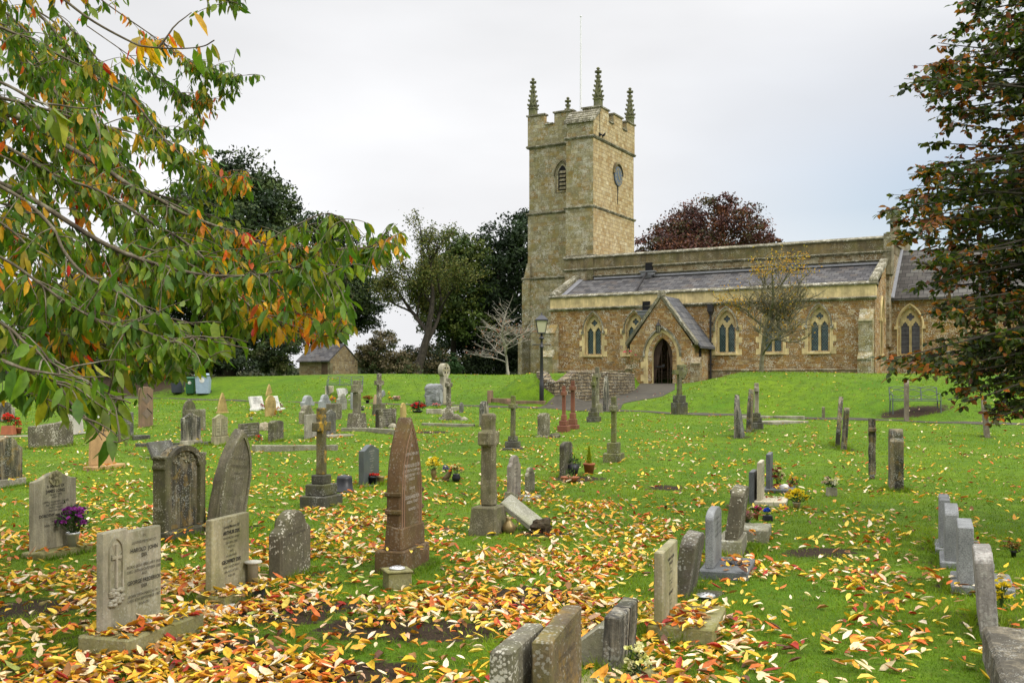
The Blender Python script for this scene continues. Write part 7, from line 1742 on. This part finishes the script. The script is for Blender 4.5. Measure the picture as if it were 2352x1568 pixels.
small_tree('bare_tree', 1168, 850, 60.0, 4.6, stone('bare white twig', (.34, .31, .25), grain=.3), 'little bare whitish tree left of the church tower', 41, lambda t_: np.where(t_[:, 2] < 3.2, 1.0, .1), [(.35, .14, .10), (.30, .15, .09)], 160, .72, 1.15, .12, (3, 6), .32, .08)
# shrubs and hedge
HG = 'shrubs beyond the grassy bank'
def shrub(px, Y, blobs, n, size, cols, label, seed): crown_tree('shrub', px, Y, 850, blobs, n, size, cols, label, tr=0.0, seed=seed, cat='shrub', group=HG)
BR = [(.07, .06, .02), (.10, .08, .035), (.04, .055, .015), (.14, .11, .06)]; DK = [(.012, .022, .007), (.02, .034, .010), (.03, .05, .012)]
shrub(880, 66, [(850, 810, 30, .9), (880, 790, 34, .9), (900, 830, 42, .6), (860, 840, 34, .6), (930, 845, 34, .4)], 9000, .16, BR, 'brown twiggy bramble thicket right of the stone shed', 51)
shrub(975, 74, [(950, 820, 34, .7), (990, 810, 42, .7), (1020, 840, 46, .6), (960, 845, 50, .4), (925, 830, 30, .6)], 9000, .18, DK + BR[:2], 'low dark hedge beneath the airy tree', 52)
shrub(1040, 62, [(1040, 835, 15, 1.2), (1040, 845, 22, .6), (1040, 815, 6, 1.6)], 1600, .12, [(.02, .05, .01), (.03, .07, .015)], 'young green fir in front of the dark conifers', 53)
shrub(1120, 78, [(1080, 840, 50, .6), (1130, 830, 55, .7), (1190, 820, 46, .8)], 9000, .2, DK, 'dark shrub mass at the foot of the conifers', 54)
shrub(640, 60, [(620, 815, 34, .9), (660, 800, 30, 1.0), (600, 835, 34, .6), (650, 840, 34, .5)], 6500, .15, DK + [(.05, .07, .015), (.07, .075, .02)], 'sprawling green shrub left of the stone shed', 55)
shrub(540, 58, [(520, 820, 40, .7), (560, 835, 36, .5), (480, 840, 40, .5)], 6000, .17, DK, 'dark evergreen shrub under the tall yew', 56)
shrub(400, 57, [(380, 800, 60, .9), (430, 820, 50, .7), (320, 810, 60, .8), (460, 840, 40, .5), (340, 850, 60, .5)], 9000, .19, DK, 'dark evergreen shrub behind the wheelie bins', 57)
shrub(200, 62, [(240, 780, 70, .9), (170, 800, 70, .8), (100, 820, 60, .7), (260, 840, 60, .5)], 8000, .2, DK + [(.04, .06, .012)], 'dark laurel mass behind the cherry boughs', 58)
shrub(60, 72, [(20, 800, 50, .7), (90, 820, 50, .5), (-40, 790, 60, .8)], 5000, .22, [(.04, .06, .015), (.06, .075, .02), (.09, .08, .02)], 'loose hedge beyond the far left railings', 59)
bx, by = uv2w(U(1447, 53.4), 53.5)
r_ = empty('rose_bush', (bx, by, gz(bx, by)), (0, 0, 0), 'leggy rose bush with pink blooms against the porch', 'shrub')
greens([[0, 0, .4], [.2, 0, .8], [-.2, 0, .7], [.1, 0, 1.1]], .09, r_, 260, .2, (.045, .07, .02))
blooms(np.array([[-.35, -.15, 1.35], [-.05, -.2, 1.38], [.25, -.15, 1.2]]), np.array([.10, .10, .07]), np.array([[.65, .12, .16]] * 3), r_)
# distant field edge and wood beyond everything
def far_wood():
    n = 60000; rr = np.random.default_rng(77); a = rr.uniform(-.62, .62, n); D = rr.uniform(165, 190, n); X = D * np.sin(a); Y = D * np.cos(a)
    lim = 2.2 + 2.2 * (np.sin(a * 31) * .5 + np.sin(a * 77 + 1) * .3 + .6); Z = np.array(ground(X, Y)) + rr.random(n) ** .8 * lim
    V, Fc = cards(np.stack([X, Y, Z], 1), rdir(n), rdir(n), .8, .6); c = np.array([(.05, .06, .03), (.07, .07, .035), (.035, .05, .025)])[rr.integers(0, 3, n)]
    tag(np_mesh('far_wood', V, Fc, M['bush'], None, np.repeat(c, 4, 0)), 'low distant hedge line beyond the churchyard', 'trees', kind='stuff')
far_wood()

# ------------------------------------------------------------------ fallen leaves and grass blades
def in_slabs(X, Y, pad=.0):
    bad = np.zeros(len(X), bool)
    for (cx_, cy_, z, W, T, H, rz, hb) in GEO.values():
        c, s = math.cos(rz), math.sin(rz); dx, dy = X - cx_, Y - cy_; a = dx * c + dy * s; b = -dx * s + dy * c
        bad |= (np.abs(a) < W / 2 + pad) & (np.abs(b) < T / 2 + pad)
    return bad
def litter():
    rr = np.random.default_rng(31); X = []; Y = []
    def field(x, y):
        d = 620 * np.exp(-((x + 2.8) / 3.6) ** 2 - ((y - 4.8) / 5.2) ** 2) + 190 * np.exp(-((x - .2) / 2.8) ** 2 - ((y - 6.0) / 6.5) ** 2) + 55 * np.exp(-((x + 4) / 10) ** 2 - ((y - 14) / 10) ** 2) + 12.0 * np.exp(-((y - 10) / 12) ** 2) + 5.0 * np.exp(-((y - 25) / 16) ** 2) + .35
        p = np.sin(x * 2.1 + 1.3 * np.sin(y * .9)) + np.sin(y * 2.7 + x * .8) + np.sin(x * 5.3 - y * 1.7) * .8
        return d * np.clip(.62 + .42 * p, .12, 2.2)
    for (xa, xb, ya, yb, cell) in ((-5, 5, 2.5, 9, 1), (-10, 12, 9, 18, 1), (-24, 22, 18, 36, 2), (-32, 30, 36, 52, 3)):
        area = (xb - xa) * (yb - ya); m = 1100 if ya < 9 else 300 if ya < 18 else 26 if ya < 36 else 6
        n = int(area * m); x = rr.uniform(xa, xb, n); y = rr.uniform(ya, yb, n); keep = (rr.random(n) * m < field(x, y)) & (np.abs(x) < .53 * y + 1.2)
        X.append(x[keep]); Y.append(y[keep])
    X = np.concatenate(X); Y = np.concatenate(Y); ok = ~in_slabs(X, Y, .02)
    u = X * CA - Y * SA; v = X * SA + Y * CA; ok &= v < 53; X, Y = X[ok], Y[ok]; n = len(X)
    Z = ground(X, Y) + np.where(Y < 9, rr.uniform(.008, .042, n), rr.uniform(.008, .036, n))
    for (cx_, cy_, z, W, T, H, rz, hb) in GEO.values():       # some lie on the plinths
        if hb > 0.03:
            c, s = math.cos(rz), math.sin(rz); dx, dy = X - cx_, Y - cy_; a = dx * c + dy * s; b = -dx * s + dy * c
            on = (np.abs(a) < W / 2 + .09) & (np.abs(b) < T / 2 + .28); Z = np.where(on, np.maximum(Z, z + hb + .008), Z)
    yaw = rr.uniform(0, 2 * math.pi, n); D = np.stack([np.cos(yaw), np.sin(yaw), rr.normal(0, .12, n)], 1)
    N = np.stack([rr.normal(0, .22, n), rr.normal(0, .22, n), np.ones(n)], 1)
    L = np.clip(rr.normal(.080, .021, n), .03, .125); cols = np.array([[.72, .46, .03], [.66, .30, .025], [.76, .60, .34], [.55, .13, .02], [.80, .66, .46], [.35, .03, .015], [.70, .52, .08], [.28, .13, .04], [.75, .48, .30], [.12, .05, .025], [.32, .36, .08]])
    c = cols[rr.choice(11, n, p=[.19, .18, .10, .13, .08, .04, .09, .08, .06, .03, .02])] * rr.uniform(.75, 1.15, (n, 1))
    V, Fc = leaf_mesh(np.stack([X, Y, Z], 1) - D * L[:, None] * .5, D, N, L, L * rr.uniform(.36, .5, n), rr.uniform(-.6, .35, n), rr.uniform(.02, .55, n))
    tag(np_mesh('fallen_leaves', V, Fc, M['litter'], None, np.repeat(c, 8, 0)), 'yellow orange and cream leaves scattered over the grass', 'leaves', kind='stuff'); print('litter', n)
litter()
def blades():
    rr = np.random.default_rng(8); X = []; Y = []; Hh = []; Wd = []
    for ya, yb, dens, h, w in ((3.0, 5.5, 4600, .036, .0045), (5.5, 8, 2900, .036, .006), (8, 12, 1200, .036, .010), (12, 18, 420, .036, .016), (18, 27, 150, .036, .026), (27, 36, 70, .04, .04), (36, 50, 36, .05, .055)):
        xa, xb = -.52 * yb - .3, .52 * yb + .3; n = int((yb - ya) * (xb - xa) * dens); x = rr.uniform(xa, xb, n); y = rr.uniform(ya, yb, n); k = (np.abs(x) < .53 * y + .4)
        X.append(x[k]); Y.append(y[k]); Hh.append(np.full(k.sum(), h)); Wd.append(np.full(k.sum(), w))
    for (cx_, cy_, z, W, T, H, rz, hb) in GEO.values():       # longer grass left round the stones
        if cy_ > 26: continue
        e = np.array([.05 if not hb else .09, .05 if not hb else .22]); a0, b0 = W / 2 + e[0] * .4, T / 2 + e[1] * .45; m = int((a0 + b0) * 4 * (340 if cy_ < 10 else 160))
        sd_ = rr.random(m) < a0 / (a0 + b0); a = np.where(sd_, rr.uniform(-a0, a0, m), np.sign(rr.normal(size=m)) * (a0 + np.abs(rr.normal(0, .03, m)))); b = np.where(sd_, np.sign(rr.normal(size=m)) * (b0 + np.abs(rr.normal(0, .03, m))), rr.uniform(-b0, b0, m))
        if hb: b = b - .06
        c, s = math.cos(rz), math.sin(rz); X.append(cx_ + a * c - b * s); Y.append(cy_ + a * s + b * c); Hh.append(np.full(m, .085)); Wd.append(np.full(m, .006 if cy_ < 10 else .014))
    X, Y, Hh, Wd = map(np.concatenate, (X, Y, Hh, Wd)); soil = np.zeros(len(X))
    for (px, py, a, b) in SOIL:
        x, y, _ = pick(px, py); soil = np.maximum(soil, np.exp(-(((X - x) / a) ** 2 + ((Y - y) / b) ** 2)))
    soil = np.maximum(soil, .42 * np.exp(-(((X + 2.9) / 2.6) ** 2 + ((Y - 5.6) / 2.6) ** 2)))
    pn = np.sin(X * 7.1 + 2 * np.sin(Y * 3.3)) * .16 + np.sin(Y * 9.7 + X * 4.1) * .12
    ok = (soil + pn < .5) | (rr.random(len(X)) < .12); ok &= ~in_slabs(X, Y, 0.0); uu_, vv_ = X * CA - Y * SA, X * SA + Y * CA; dd_ = uu_ - path_c(vv_); ok &= ~((vv_ > 33.5) & (np.abs(dd_) < 1.6)) & ~((vv_ > 33.5) & (vv_ < 34.8)) & (vv_ < 53.5); X, Y, Hh, Wd = X[ok], Y[ok], Hh[ok], Wd[ok]; n = len(X)
    Z = ground(X, Y) - .004; pt = np.sin(X * 1.7 + np.sin(Y * 1.1)) + np.sin(Y * 2.3 - X * 1.3) + .6 * np.sin(X * 5 + Y * 4)
    h = Hh * rr.uniform(.45, 1.15, n) * (1 + .12 * pt); a = rr.uniform(0, 2 * math.pi, n); ln = rr.normal(0, .55, (n, 2)) * h[:, None]
    B = np.stack([X, Y, Z], 1); S = np.stack([np.cos(a) * Wd / 2, np.sin(a) * Wd / 2, np.zeros(n)], 1); T = B + np.concatenate([ln, h[:, None]], 1)
    V = np.stack([B - S, B + S, T], 1).reshape(-1, 3); Fc = np.arange(n * 3).reshape(-1, 3)
    t_ = np.clip(.5 + .25 * pt + rr.normal(0, .22, n), 0, 1)[:, None]; c = np.array([.085, .165, .003]) * (1 - t_) + np.array([.21, .295, .006]) * t_
    dry = rr.random(n) < .04; c[dry] = (.20, .17, .05)
    tag(np_mesh('grass', V, Fc, M['grassblade'], None, np.repeat(c, 3, 0)), 'short bright green grass blades of the lawn', 'grass', kind='stuff'); print('blades', n)
blades()
